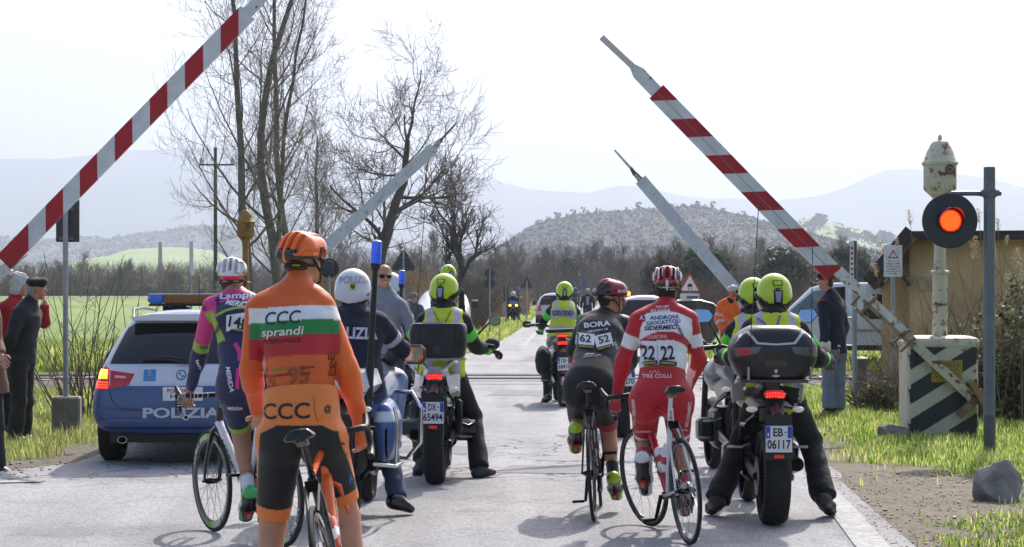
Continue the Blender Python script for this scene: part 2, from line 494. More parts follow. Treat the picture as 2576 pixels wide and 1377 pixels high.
def asphalt():
 m = smat('asphalt', ['#8e8d8f', '#9c9b9c', '#7a797c', '#a6a4a4'], [(0.35, (0.35, 0.65)), (2.2, (0.55, 0.75)), (420, (0.55, 0.75))], rough=0.85, bump=0.35, bs=160)
 n = m.node_tree.nodes; L = m.node_tree.links; b = n['Principled BSDF']
 src = b.inputs['Base Color'].links[0].from_socket
 tc = n.new('ShaderNodeTexCoord')
 # speckle of light and dark stones, tyre-worn lanes, cracks where the surface is tired
 v = n.new('ShaderNodeTexVoronoi'); v.inputs['Scale'].default_value = 95; L.new(tc.outputs['Object'], v.inputs['Vector'])
 mr = n.new('ShaderNodeMapRange'); mr.inputs[1].default_value = 0; mr.inputs[2].default_value = 1; mr.inputs[3].default_value = 0.62; mr.inputs[4].default_value = 1.38
 sp = n.new('ShaderNodeSeparateColor'); L.new(v.outputs['Color'], sp.inputs[0]); L.new(sp.outputs[0], mr.inputs[0])
 vm = n.new('ShaderNodeVectorMath'); vm.operation = 'SCALE'; L.new(src, vm.inputs[0]); L.new(mr.outputs[0], vm.inputs['Scale'])
 nz = n.new('ShaderNodeTexNoise'); nz.inputs['Scale'].default_value = 1.3; nz.inputs['Detail'].default_value = 4; L.new(tc.outputs['Object'], nz.inputs['Vector'])
 ad = n.new('ShaderNodeVectorMath'); ad.operation = 'SCALE'; L.new(nz.outputs['Color'], ad.inputs[0]); ad.inputs['Scale'].default_value = 0.7
 a2 = n.new('ShaderNodeVectorMath'); a2.operation = 'ADD'; L.new(tc.outputs['Object'], a2.inputs[0]); L.new(ad.outputs[0], a2.inputs[1])
 ve = n.new('ShaderNodeTexVoronoi'); ve.feature = 'DISTANCE_TO_EDGE'; ve.inputs['Scale'].default_value = 2.4; L.new(a2.outputs[0], ve.inputs['Vector'])
 lt = n.new('ShaderNodeMapRange'); lt.inputs[1].default_value = 0.012; lt.inputs[2].default_value = 0.035; lt.inputs[3].default_value = 1; lt.inputs[4].default_value = 0
 L.new(ve.outputs['Distance'], lt.inputs[0])
 # crack zone: a worn belt before the crossing
 sx = n.new('ShaderNodeSeparateXYZ'); L.new(tc.outputs['Object'], sx.inputs[0])
 z1 = n.new('ShaderNodeMapRange'); z1.inputs[1].default_value = 16.0; z1.inputs[2].default_value = 17.2; L.new(sx.outputs[1], z1.inputs[0])
 z2 = n.new('ShaderNodeMapRange'); z2.inputs[1].default_value = 23; z2.inputs[2].default_value = 20.5; L.new(sx.outputs[1], z2.inputs[0])
 n3 = n.new('ShaderNodeTexNoise'); n3.inputs['Scale'].default_value = 0.9; L.new(tc.outputs['Object'], n3.inputs['Vector'])
 n4 = n.new('ShaderNodeMapRange'); n4.inputs[1].default_value = 0.40; n4.inputs[2].default_value = 0.5; L.new(n3.outputs[0], n4.inputs[0])
 pr = lt.outputs[0]
 for q in (z1, z2, n4):
  mm = n.new('ShaderNodeMath'); mm.operation = 'MULTIPLY'; L.new(pr, mm.inputs[0]); L.new(q.outputs[0], mm.inputs[1]); pr = mm.outputs[0]
 m5 = n.new('ShaderNodeMath'); m5.operation = 'MULTIPLY'; m5.inputs[1].default_value = 1.0; L.new(pr, m5.inputs[0])
 mx = n.new('ShaderNodeMix'); mx.data_type = 'RGBA'; L.new(m5.outputs[0], mx.inputs[0]); L.new(vm.outputs[0], mx.inputs[6]); mx.inputs[7].default_value = (*c('#454547'), 1)
 mp = n.new('ShaderNodeMapping'); mp.inputs['Scale'].default_value = (1.1, .06, 1); L.new(tc.outputs['Object'], mp.inputs[0])
 tn = n.new('ShaderNodeTexNoise'); tn.inputs['Scale'].default_value = 1.6; tn.inputs['Detail'].default_value = 5; L.new(mp.outputs[0], tn.inputs['Vector'])
 n2 = n.new('ShaderNodeTexNoise'); n2.inputs['Scale'].default_value = .55; n2.inputs['Detail'].default_value = 7; n2.inputs['Roughness'].default_value = .7; L.new(tc.outputs['Object'], n2.inputs['Vector'])
 pr = mx.outputs[2]
 for q, a0, a1, lo in ((tn, .38, .6, .84), (n2, .34, .46, .78)):
  r_ = n.new('ShaderNodeMapRange'); r_.inputs[1].default_value = a0; r_.inputs[2].default_value = a1; r_.inputs[3].default_value = lo; r_.inputs[4].default_value = 1.04; L.new(q.outputs[0], r_.inputs[0])
  s_ = n.new('ShaderNodeVectorMath'); s_.operation = 'SCALE'; L.new(pr, s_.inputs[0]); L.new(r_.outputs[0], s_.inputs['Scale']); pr = s_.outputs[0]
 L.new(pr, b.inputs['Base Color'])
 return m
M_ASPH = asphalt()
M_PATCH = smat('road_patch', ['#807f82', '#8f8e90', '#6e6d70'], [(1.5, (0.3, 0.7)), (300, (0.5, 0.75))], rough=0.9, bump=0.4, bs=180)
M_MARK = smat('road_paint', ['#b4b3b3', '#a09fa0', '#8f8e90'], [(5, (0.35, 0.6)), (24, (0.45, 0.6))], rough=0.8, bump=0.3, bs=120)
M_SOIL = smat('soil', ['#625a4f', '#766d60', '#453e35', '#8b8375'], [(2.5, (0.35, 0.65)), (14, (0.5, 0.7)), (90, (0.6, 0.72))], bump=0.9, bs=25)
M_VERGE = smat('verge_ground', ['#55672a', '#6b7a36', '#6d6142'], [(1.5, (0.35, 0.65)), (7, (0.55, 0.75))], bump=0.8, bs=20)
M_FIELD = smat('field_crop', ['#637a35', '#7b8c46', '#506428'], [(0.05, (0.4, 0.6)), (0.9, (0.5, 0.75))], bump=0.9, bs=6, stretch=(1, 0.35, 1))
M_PLAIN = smat('plain', ['#6a6c45', '#75714f', '#4d5a30'], [(0.01, (0.4, 0.6)), (0.2, (0.5, 0.7))], bump=0.5, bs=3)
M_BALLAST = smat('ballast', ['#5d544b', '#7b7167', '#3d3731'], [(6, (0.35, 0.65)), (30, (0.45, 0.6))], bump=1.0, bs=28)
M_HILLW = smat('hill_woods', ['#262f33', '#3c4543', '#59605a'], [(0.004, (0.4, 0.6)), (0.03, (0.52, 0.7))], bump=0, bs=0.1)
M_HILLN = smat('hill_scrub', ['#262e2b', '#2f3733', '#222926'], [(0.012, (0.4, 0.6)), (0.09, (0.48, 0.56))], bump=0, bs=0.1)
M_MEADOW = smat('meadow', ['#7d8f5c', '#8c9c68'], [(0.02, (0.4, 0.6))], bump=0, bs=1)
def sheet(name, polys, z, m, kind='structure', div=None):
 """flat sheet(s) following the plain; poly = [(x,y)...] convex or strip list"""
 bm = bmesh.new()
 for poly in polys:
  bm.faces.new([bm.verts.new((p[0], p[1], gz(p[1]) + z)) for p in poly])
 me = bpy.data.meshes.new(name); bm.to_mesh(me); bm.free()
 o = finish(me, name, m, None, 0);
 for p in me.polygons:
  if p.normal.z < 0: p.flip()
 o['kind'] = kind
 return o
def strip(left, right):
 """quads between two polylines of the same length"""
 return [[left[i], right[i], right[i + 1], left[i + 1]] for i in range(len(left) - 1)]
# ground: one sheet to the horizon
ys = [-3000, -300, -40, 0, 30, 60, 70] + list(range(80, 301, 20)) + [400, 800, 2000, 5000, 11500]
me = bpy.data.meshes.new('ground')
xs_ = [-6000, -1500, -300, -60, 0, 60, 300, 1500, 6000]
me.from_pydata([(x, y, gz(y)) for y in ys for x in xs_], [], [(i * 9 + k, i * 9 + k + 1, (i + 1) * 9 + k + 1, (i + 1) * 9 + k) for i in range(len(ys) - 1) for k in range(8)])
finish(me, 'ground', M_PLAIN, None, 180)['kind'] = 'structure'
yy = [12, 16, 20, 26, 34, 40, 50, 60, 80, 100, 120, 150, 180, 220, 260, 300]
# green crop field on the left, verges, railway bed
fy = [54, 70, 100, 140, 180, 220, 260, 300]
sheet('field', strip([(-170, y) for y in fy], [(-1.5 - .0 * y, y) for y in fy]), 0.006, M_FIELD)
sheet('verge_left', strip([(-60, y) for y in [8, 17.5, 26, 33.2]], [(-4.3, 8), (-4.3, 17.5), (-4.1, 26), (-3.7, 33.2)]) + strip([(-60, 39.5), (-60, 56)], [(-2.6, 39.5), (-0.9, 56)]) + strip([(-1.2, 56), (-.6, 75), (.4, 105), (1.6, 150), (3.5, 200), (7, 300)], [(-.6, 56), (.1, 75), (1.1, 105), (2.3, 150), (4.2, 200), (8.5, 300)]), 0.010, M_VERGE)
sheet('verge_right', strip([(3.35, 8), (3.55, 16), (3.0, 18.4), (3.3, 26), (3.9, 33.5)], [(60, 8), (60, 16), (60, 18.4), (60, 26), (60, 33.5)]) + strip([(4.3, 39.5), (5.2, 60), (7.5, 100), (14, 200)], [(60, 39.5), (60, 60), (60, 100), (60, 200)]), 0.010, M_VERGE)
sheet('ground_soil', strip([(2.0, 8), (2.35, 12.5), (2.6, 14.5), (2.55, 16.5), (2.9, 19.5), (3.4, 26), (3.9, 33)], [(2.9, 8), (3.1, 12.5), (4.3, 14.2), (4.6, 16.2), (3.7, 18.2), (3.7, 26), (4.2, 33)]) + strip([(-30, 16.4), (-4.6, 16.6), (-3.9, 17.0)], [(-30, 17.7), (-5.0, 18.0), (-4.6, 18.9)]) + [[(-3.9, 17.0), (-3.7, 30), (-4.1, 30), (-4.6, 18.9)]], 0.014, M_SOIL)
sheet('railway_bed', [[(-80, 33.2), (80, 33.2), (80, 39.5), (-80, 39.5)]], 0.012, M_BALLAST)
# road
rl = [(-30, 3), (-30, 11), (-30, 16.7), (-4.7, 17.1), (-4.05, 18.4), (-3.8, 26), (-3.3, 34), (-2.4, 40), (-0.75, 56), (-.05, 75), (.95, 105), (2.2, 150), (4.0, 200), (8.4, 300)]
rr = [(2.3, 3), (2.42, 11), (2.75, 16.7), (2.85, 17.1), (2.9, 18.4), (3.2, 26), (3.8, 34), (4.25, 40), (5.1, 56), (6.1, 75), (7.0, 105), (8.6, 150), (10.6, 200), (15.0, 300)]
sheet('road', strip(rl, rr), 0.018, M_ASPH)
sheet('crossing_deck', [[(-3.5, 35.4), (3.95, 35.4), (4.2, 39.4), (-2.5, 39.4)]], 0.022, M_PATCH)
sheet('road_surface', [[(-1.7, 19.7), (-0.2, 19.3), (-.15, 20.3), (-1.6, 20.6)], [(-.4, 30.5), (2.0, 30.2), (2.3, 32.0), (-.2, 32.3)], [(.2, 46), (2.2, 46), (2.3, 50), (.4, 50)], [(-.2, 17.35), (0.9, 17.2), (1.0, 17.9), (0, 18.1)]], 0.022, M_PATCH)
mk = strip([(2.05, 9), (2.12, 12.3), (2.28, 14.3), (2.5, 16.6)], [(2.25, 9), (2.33, 12.3), (2.48, 14.3), (2.62, 16.6)])
mk += [[(-6.5, 15.75), (-3.9, 16.45), (-3.9, 16.65), (-6.5, 16.0)]]
mk += [[(.85, 45), (1.25, 45), (1.3, 46), (.9, 46)]] + [[(-1.6, 34.4), (3.6, 34.4), (3.6, 34.72), (-1.6, 34.72)]]
mk += strip([(.3, 60), (.75, 75), (1.7, 105), (3.0, 150)], [(.42, 60), (.87, 75), (1.84, 105), (3.2, 150)])
sheet('road_marking', mk, 0.027, M_MARK)
# rails
t = thing('railway_track', 'pair of steel rails crossing the road behind the waiting riders', 'rails', (0, 37, 0)); t['kind'] = 'structure'
for y in (-.55, .88):
 mb = MB('#8b8580'); mb.box((0, y, 0.03), (120, 0.07, 0.04)); mb.color('#6d4a35').box((0, y, 0.0), (120, 0.12, 0.03))
 if True: mb.build('rail', METAL, t, 0)
mb = MB('#6b5a4b')
for i in range(-60, 60):
 if -7 < i < 8: continue
 mb.box((i * .6 - .1, .16, -0.0), (.24, 2.4, .05))
mb.build('sleepers', PLAST, t, 0)
# hills -------------------------------------------------------------------
def hill(name, prof, dist, m, depth=0.35, nz=1.0, x0=None, x1=None, step=8, base_y=745, seed=1, pw=1.0):
 """ridge whose skyline passes through the given rows at this distance; slopes fall off before and behind"""
 xs = [p[0] for p in prof]; x0 = xs[0] if x0 is None else x0; x1 = xs[-1] if x1 is None else x1
 n = int((x1 - x0) / step) + 1; rows = 22; vs = []; fs = []
 for j in range(rows + 8):
  t = (j - rows) / rows
  d = dist * (1 + depth * t) if t <= 0 else dist * (1 + depth * t * 1.5)
  for i in range(n):
   px = x0 + i * step
   y = np.interp(px, xs, [p[1] for p in prof])
   hz = (HY - y) / F * dist + 1.58; X = (px - CX) / F * dist
   f = (1 - abs(t)) if t <= 0 else 1 - t * 1.2
   f = max(0, f) ** pw
   q = noise.fractal(V((X * 6 / dist, d * 6 / dist, seed)), 1.0, 2.0, 5)
   q2 = noise.fractal(V((X * 60 / dist, d * 60 / dist, seed + 9)), 1.0, 2.0, 3)
   vs.append((X * (1 + 0.0 * t), d, max(-2, hz * f + nz * dist * 0.004 * q * (1 - f * .9) * 2 + nz * dist * 0.00025 * q2)))
 for j in range(rows + 7):
  for i in range(n - 1):
   fs.append((j * n + i, j * n + i + 1, (j + 1) * n + i + 1, (j + 1) * n + i))
 me = bpy.data.meshes.new(name); me.from_pydata(vs, [], fs)
 finish(me, name, m, None, 180)['kind'] = 'structure'
hill('mountain', [(-500, 420), (0, 402), (150, 401), (250, 388), (330, 378), (430, 378), (560, 372), (700, 385), (850, 410), (1000, 440), (1110, 446), (1190, 441), (1250, 455), (1330, 477), (1400, 482), (1480, 486), (1515, 476), (1560, 468), (1620, 469), (1680, 485), (1730, 495), (1790, 502), (1870, 501), (1950, 507), (2050, 495), (2120, 475), (2180, 446), (2230, 428), (2290, 423), (2340, 430), (2420, 442), (2500, 452), (2576, 475), (3000, 500)], 7500, M_HILLW, seed=3)
hill('hill', [(-500, 575), (0, 592), (80, 600), (140, 603), (200, 594), (280, 603), (330, 590), (420, 582), (480, 570), (560, 568), (660, 590), (800, 610), (1000, 640), (1200, 660), (1300, 700), (1400, 760)], 3200, M_HILLW, depth=0.3, seed=5)
hill('hill', [(1050, 760), (1180, 700), (1260, 620), (1330, 572), (1380, 553), (1450, 538), (1540, 531), (1640, 522), (1720, 517), (1790, 523), (1880, 545), (1960, 565), (2080, 600), (2200, 640), (2300, 690), (2400, 760)], 1500, M_HILLN, depth=0.35, seed=8, step=5)
hill('hill', [(1750, 760), (1880, 640), (1960, 575), (2010, 552), (2060, 550), (2110, 565), (2200, 585), (2300, 600), (2420, 620), (2576, 640), (2900, 660)], 2300, M_MEADOW, depth=0.2, seed=11, step=8)
hill('hill', [(200, 760), (255, 690), (280, 645), (320, 628), (400, 622), (480, 624), (540, 632), (575, 655), (600, 700), (660, 760)], 1500, M_MEADOW, depth=0.3, seed=12)
# grass -------------------------------------------------------------------
M_GRASS = mat('grass_blade', 0.5, tl=0.6, spec=0.5)
def grass(name, label, n, region, hmin, hmax, seed, dens=None, cols=('#40591c', '#6f8b30', '#9db34c', '#c6cc80', '#c9b98a'), wd=0.0035, kindw=0.5):
 rng = np.random.RandomState(seed)
 x0, x1, y0, y1 = region
 x = rng.uniform(x0, x1, n * 3); u = rng.uniform(0, 1, n * 3)
 y = y0 * (y1 / y0) ** u                           # denser close by
 keep = np.ones(len(x), bool)
 if dens is not None: keep = rng.uniform(0, 1, len(x)) < dens(x, y)
 x = x[keep][:n]; y = y[keep][:n]; n = len(x)
 cl = np.sin(x * 2.1 + np.sin(y * 1.3) * 2) * np.sin(y * 1.7 + np.cos(x * 1.1) * 2)
 cl2 = np.sin(x * 7.3 + y * 3.1) * np.sin(y * 6.7 - x * 2.2)
 h_ = (hmin + (hmax - hmin) * rng.beta(2, 3, n)) * (1 + 0.3 * cl + 0.25 * cl2)
 a = rng.uniform(0, 2 * pi, n); ln = rng.uniform(0.1, 0.75, n) * h_; w_ = wd * rng.uniform(0.6, 1.5, n) * (1 + y / 60)
 dx, dy = np.cos(a), np.sin(a); z = np.array([gz(q) for q in y]) if y1 > 70 else np.zeros(n)
 px, py = -dy * w_, dx * w_
 vs = np.zeros((n, 5, 3))
 vs[:, 0] = np.stack([x - px, y - py, z], 1); vs[:, 1] = np.stack([x + px, y + py, z], 1)
 mx, my, mz = x + dx * ln * .35, y + dy * ln * .35, z + h_ * .6
 vs[:, 2] = np.stack([mx + px * .8, my + py * .8, mz], 1); vs[:, 3] = np.stack([mx - px * .8, my - py * .8, mz], 1)
 vs[:, 4] = np.stack([x + dx * ln, y + dy * ln, z + h_ * (1 - 0.1 * rng.uniform(0, 1, n))], 1)
 me = bpy.data.meshes.new(name)
 me.vertices.add(n * 5); me.vertices.foreach_set('co', vs.ravel())
 loops = np.concatenate([np.array([0, 1, 2, 3]), np.array([3, 2, 4])])
 li = (np.arange(n)[:, None] * 5 + loops[None]).ravel()
 me.loops.add(n * 7); me.loops.foreach_set('vertex_index', li.astype(np.int32))
 me.polygons.add(n * 2); st = (np.arange(n)[:, None] * 7 + np.array([0, 4])[None]).ravel()
 me.polygons.foreach_set('loop_start', st.astype(np.int32))
 me.update(calc_edges=True); me.validate()
 C3 = np.array([c(q) for q in cols]); t = np.clip(rng.normal(0.9, 0.55, n) + 0.25 * cl + .2 * cl2, 0, 1.999)
 i0 = t.astype(int) if len(cols) > 2 else np.zeros(n, int); t2 = t * (len(cols) - 1) / 2.0
 i0 = np.minimum(t2.astype(int), len(cols) - 2); fr = (t2 - i0)[:, None]
 cc = C3[i0] * (1 - fr) + C3[i0 + 1] * fr
 cc = np.repeat(np.concatenate([cc, np.ones((n, 1))], 1), 7, axis=0)
 ca = me.color_attributes.new('Col', 'FLOAT_COLOR', 'CORNER'); ca.data.foreach_set('color', cc.astype(np.float32).ravel())
 o = finish(me, name, M_GRASS, None, 0)
 return tag(o, label, 'grass', kind='stuff')
def d_right(x, y):
 e = np.interp(y, [10, 12.4, 13.2, 13.9, 14.4, 16.5, 17.6, 18.4, 26, 33.5], [2.45, 2.6, 2.8, 3.15, 3.7, 4.1, 3.7, 3.1, 3.6, 4.1]) + .12 * np.sin(y * 5)
 return np.maximum(np.clip((x - e + .15 * np.sin(x * 5 + y * 7)) / .35, 0, 1), .05 * (x > 2.75) * (np.sin(x * 9 + 2 * np.sin(y * 3)) * np.sin(y * 8) > .3))
def d_left(x, y):
 e = np.interp(y, [17.4, 18.2, 19, 30], [-5.4, -4.9, -4.35, -4.1])
 return np.clip((e - x + .2 * np.sin(x * 4 + y * 3)) / .4, 0, 1) * np.clip((y - 17.5 + .25 * np.sin(x * 5)) / .5, 0.0, 1)
grass('verge_grass', 'sunlit grass of the right verge round the striped barrier box', 120000, (2.4, 9.0, 10.5, 33.4), 0.03, 0.13, 1, d_right)
grass('verge_grass', 'sunlit grass under the two onlookers left of the police car', 45000, (-9.5, -3.9, 17.3, 33), 0.04, 0.15, 2, d_left, cols=('#4c5a28', '#828d45', '#b0b46a', '#c8c190'))
grass('bank_grass', 'tall bright grass bank behind the rails on the left', 45000, (-15, -1.6, 40, 54), 0.15, 0.55, 3, cols=('#80964a', '#a3b358', '#c6c880'), wd=0.012)
grass('bank_grass', 'bright grass beyond the rails by the orange worker', 16000, (4.0, 12, 39.8, 60), 0.1, 0.32, 4, cols=('#80964a', '#a3b358', '#c2bb7c'), wd=0.01)
grass('roadside_grass', 'green verge of the far left roadside by the round signs', 12000, (-3, 5, 56, 150), 0.08, 0.3, 5, lambda x, y: ((x < np.interp(y, [56, 75, 105, 150], [-.75, -.05, .95, 2.2])) & (x > np.interp(y, [56, 75, 105, 150], [-2.2, -1.5, -.6, 1.0]))) * 1.0, cols=('#80964a', '#a3b358', '#c2bb7c'), wd=0.012)
# haze --------------------------------------------------------------------
def haze(dens):
 mb = MB(); mb.box((0, 6000, 700), (14000, 12100, 1404))
 o = mb.build('haze', bpy.data.materials.new('haze_air'), None, 0); m = o.data.materials[0]; m.use_nodes = True
 n = m.node_tree.nodes; n.remove(n['Principled BSDF'])
 v = n.new('ShaderNodeVolumePrincipled'); v.inputs['Density'].default_value = dens; v.inputs['Color'].default_value = (0.565, 0.63, 0.77, 1); v.inputs['Anisotropy'].default_value = 0.35
 m.node_tree.links.new(v.outputs[0], n['Material Output'].inputs['Volume']); o['kind'] = 'stuff'; o['label'] = 'pale haze over the plain'; o['category'] = 'haze'
haze(0.00025)
def scrub(name, label, hillname, n, size, cols, seed, zmin, kinds_=5):
 """countless far bushes and trees clothing a hillside: one mesh of small ragged clumps"""
 h_ = bpy.data.objects[hillname].data; co = np.zeros(len(h_.vertices) * 3); h_.vertices.foreach_get('co', co); co = co.reshape(-1, 3)
 rg = np.random.RandomState(seed); nc = int(np.sum(np.abs(co[:, 1] - co[0, 1]) < .01)); G = co.reshape(-1, nc, 3); i, j = rg.randint(0, G.shape[0] - 1, n * 3), rg.randint(0, nc - 1, n * 3); u, v = rg.rand(n * 3, 1), rg.rand(n * 3, 1)
 p = (G[i, j] * (1 - u) + G[i + 1, j] * u) * (1 - v) + (G[i, j + 1] * (1 - u) + G[i + 1, j + 1] * u) * v; p = p[p[:, 2] > zmin][:n]; n = len(p)
 k = 7; q = np.repeat(p, k, axis=0); m = n * k; s = size * rg.uniform(.3, 1.3, n).repeat(k) ; q = q + rg.normal(size=(m, 3)) * s[:, None] * np.array([.55, .55, .35]) + np.array([0, 0, 1]) * s[:, None] * .25
 a = rg.normal(size=(m, 3)); b = rg.normal(size=(m, 3)); s3 = s[:, None] * .4
 vs = np.stack([q - a * s3, q + b * s3, q + a * s3 * .8], 1).reshape(-1, 3)
 me = bpy.data.meshes.new(name); me.vertices.add(m * 3); me.vertices.foreach_set('co', vs.ravel()); me.loops.add(m * 3); me.loops.foreach_set('vertex_index', np.arange(m * 3, dtype=np.int32)); me.polygons.add(m); me.polygons.foreach_set('loop_start', np.arange(0, m * 3, 3, dtype=np.int32)); me.update(calc_edges=True)
 cc = np.array([c(x) for x in cols])[rg.randint(0, len(cols), n)].repeat(k * 3, axis=0); ca = me.color_attributes.new('Col', 'FLOAT_COLOR', 'CORNER'); ca.data.foreach_set('color', np.concatenate([cc, np.ones((len(cc), 1))], 1).astype(np.float32).ravel())
 tag(finish(me, name, mat('far_foliage', .9), None, 0), label, 'woods', kind='stuff')
scrub('woods', 'scrub and small trees covering the round hill beyond the road', 'hill.001', 24000, 1.3, ['#262f2e', '#2c3532', '#333b35', '#29312f'], 1, 4)
scrub('woods', 'woodland on the low blue ridge behind the left field', 'hill', 14000, 3.5, ['#25302e', '#2d3733', '#353f38'], 2, 8)
scrub('woods', 'hedges and copses scattered over the green hill on the right', 'hill.002', 2200, 3.2, ['#27322a', '#333e32'], 3, 8)
# ================================================================ TREES AND PLANTS
BARK = mat('bark', 0.9, bump=0.8, bscale=14, var=0.25, vscale=5)
TWIG = mat('twigs', 0.85, var=0.15, vscale=2)
LEAF = mat('leaves', 0.55, tl=0.35, var=0.2, vscale=3)
def grow(rng, start, dirn, length, r, depth, mx, out, gravity=0.0, wob=0.18, kids=(3, 5), ang=(25, 60), up=0.15, taper=0.45, lenk=(0.5, 0.8), nseg=6, first=0.25, rk=(.5, .72)):
 pts = [V(start)]; rs = [r]; d = V(dirn).normalized(); n = max(2, nseg - depth)
 for i in range(n):
  d = (d + V((rng.gauss(0, wob), rng.gauss(0, wob), rng.gauss(0, wob) + up * 0.5 - gravity * depth))).normalized()
  pts.append(pts[-1] + d * (length / n)); rs.append(max(0.004, r * (1 - (1 - taper) * (i + 1) / n)))
 out.append((depth, pts, rs))
 if depth >= mx: return
 kk = kids[min(depth, len(kids) - 1)] if isinstance(kids, list) else kids; lk = lenk[min(depth, len(lenk) - 1)] if isinstance(lenk, list) else lenk
 k = rng.randint(*kk)
 for j in range(k + (1 if depth == 0 else 0)):
  t = first + (1 - first) * (j + rng.random()) / (k + 1) if j < k else 1.0
  t = min(t, 1.0); q = t * n; i = min(int(q), n - 1); f = q - i
  p = pts[i].lerp(pts[i + 1], f); rr = (rs[i] * (1 - f) + rs[i + 1] * f)
  dd = (pts[i + 1] - pts[i]).normalized(); ax = dd.orthogonal().normalized(); ax = Matrix.Rotation(rng.uniform(0, 2 * pi), 3, dd) @ ax
  a = R(rng.uniform(*ang)) if j < k else R(rng.uniform(5, 20))
  nd = Matrix.Rotation(a, 3, ax) @ dd
  grow(rng, p, nd, length * rng.uniform(*lk) * (1 - 0.35 * t * (depth == 0)), max(.004, rr * rng.uniform(*(rk if depth == 0 else (.5, .72)))), depth + 1, mx, out, gravity, wob * 1.1, kids, ang, up, taper, lenk, nseg, first, rk)
def tree_parts(out, root, bark, twigc, split=1, rmin=0.006, ns=(9, 7, 5, 4, 3, 3)):
 a = MB(bark); b = MB(twigc)
 for dep, pts, rs in out:
  mb = a if dep <= split else b
  if dep > split: mb.color(twigc)
  mb.tube(pts, [max(q, rmin) for q in rs], ns[min(dep, 5)], caps=False)
 a.build('trunk', BARK, root, 180)
 if b.v: b.build('crown', TWIG, root, 180)
def tree(label, loc, height, r, seed, mx=4, lean=(0, 0), bark='#4a433c', twig='#544a42', group=None, name='bare_tree', rmin=0.006, split=1, trunk=0.5, trunks=None, **k):
 rng = random.Random(seed); t = thing(name, label, 'tree', loc, 0, group); out = []
 for (ox, oy, hh, rr, lx, ly) in (trunks or [(0, 0, 1, 1, *lean)]):
  grow(rng, (ox, oy, -.1), (lx, ly, 1), height * trunk * hh, r * rr, 0, mx, out, **k)
 tree_parts(out, t, bark, twig, split, rmin)
 return t
# the two thin trunks and the broad oak behind the police car
TK = dict(mx=4, kids=[(17, 19), (5, 6), (4, 5), (3, 3)], ang=(35, 70), lenk=[(.16, .32), (.4, .6), (.4, .6), (.4, .6)], up=.16, wob=.07, nseg=14, taper=.22, first=.12, rmin=.0045, rk=(.24, .36), twig='#8a8077', bark='#6b6259', group='tall bare trees behind the police car')
tree('slender bare tree with one thin straight trunk, right of the wooden utility pole', (-7.75, 60, 0), 14.5, .15, 11, trunk=1.0, **TK)
tree('tall bare tree of several close upright stems behind the orange-helmeted rider', (-7.0, 61, 0), 16, .17, 12, trunk=1.0, trunks=[(0, 0, 1, 1, .0, 0), (.38, .2, .9, .8, .03, 0), (-.1, .3, .8, .6, .012, 0)], **TK)
tree('broad gnarled bare oak with a thick dark trunk behind the police motorcyclist', (-5.1, 75, .01), 15, .30, 45, mx=5, trunk=.56, kids=[(9, 9), (5, 5), (4, 4), (4, 4), (3, 3)], ang=(28, 66), lenk=[(.42, .6), (.45, .75), (.5, .75), (.5, .75), (.5, .7)], up=.16, wob=.12, nseg=9, taper=.35, first=.30, rmin=.007, rk=(.35, .6), bark='#4a433c', twig='#6a6057')
tree('thin bare tree between the upright stems and the oak', (-7.2, 74, .01), 9.5, .13, 52, trunk=.8, mx=4, kids=[(14, 15), (5, 6), (4, 5), (3, 3)], ang=(30, 62), lenk=[(.25, .4), (.4, .6), (.4, .6), (.4, .6)], up=.2, wob=.08, nseg=10, taper=.25, first=.15, rmin=.006, rk=(.3, .45), twig='#857a70', bark='#655c53')
tree('medium bare tree with a forked dark trunk left of the two round signs', (-2.0, 90, .05), 10, .2, 36, mx=4, lean=(-.06, 0), trunk=.55, kids=[(7, 7), (6, 6), (5, 5), (4, 4)], ang=(20, 50), lenk=(.4, .7), up=.2, wob=.16, nseg=8, rmin=.012, bark='#3c3732', twig='#4a433d')
tree('bare round-crowned tree seen under the far right barrier arm', (5.9, 82, .02), 5.9, .11, 45, mx=4, trunk=.4, kids=[(8, 8), (6, 6), (5, 5), (4, 4)], ang=(25, 65), lenk=(.5, .85), up=.2, wob=.13, nseg=7, rmin=.011, bark='#4a4541', twig='#57504a')
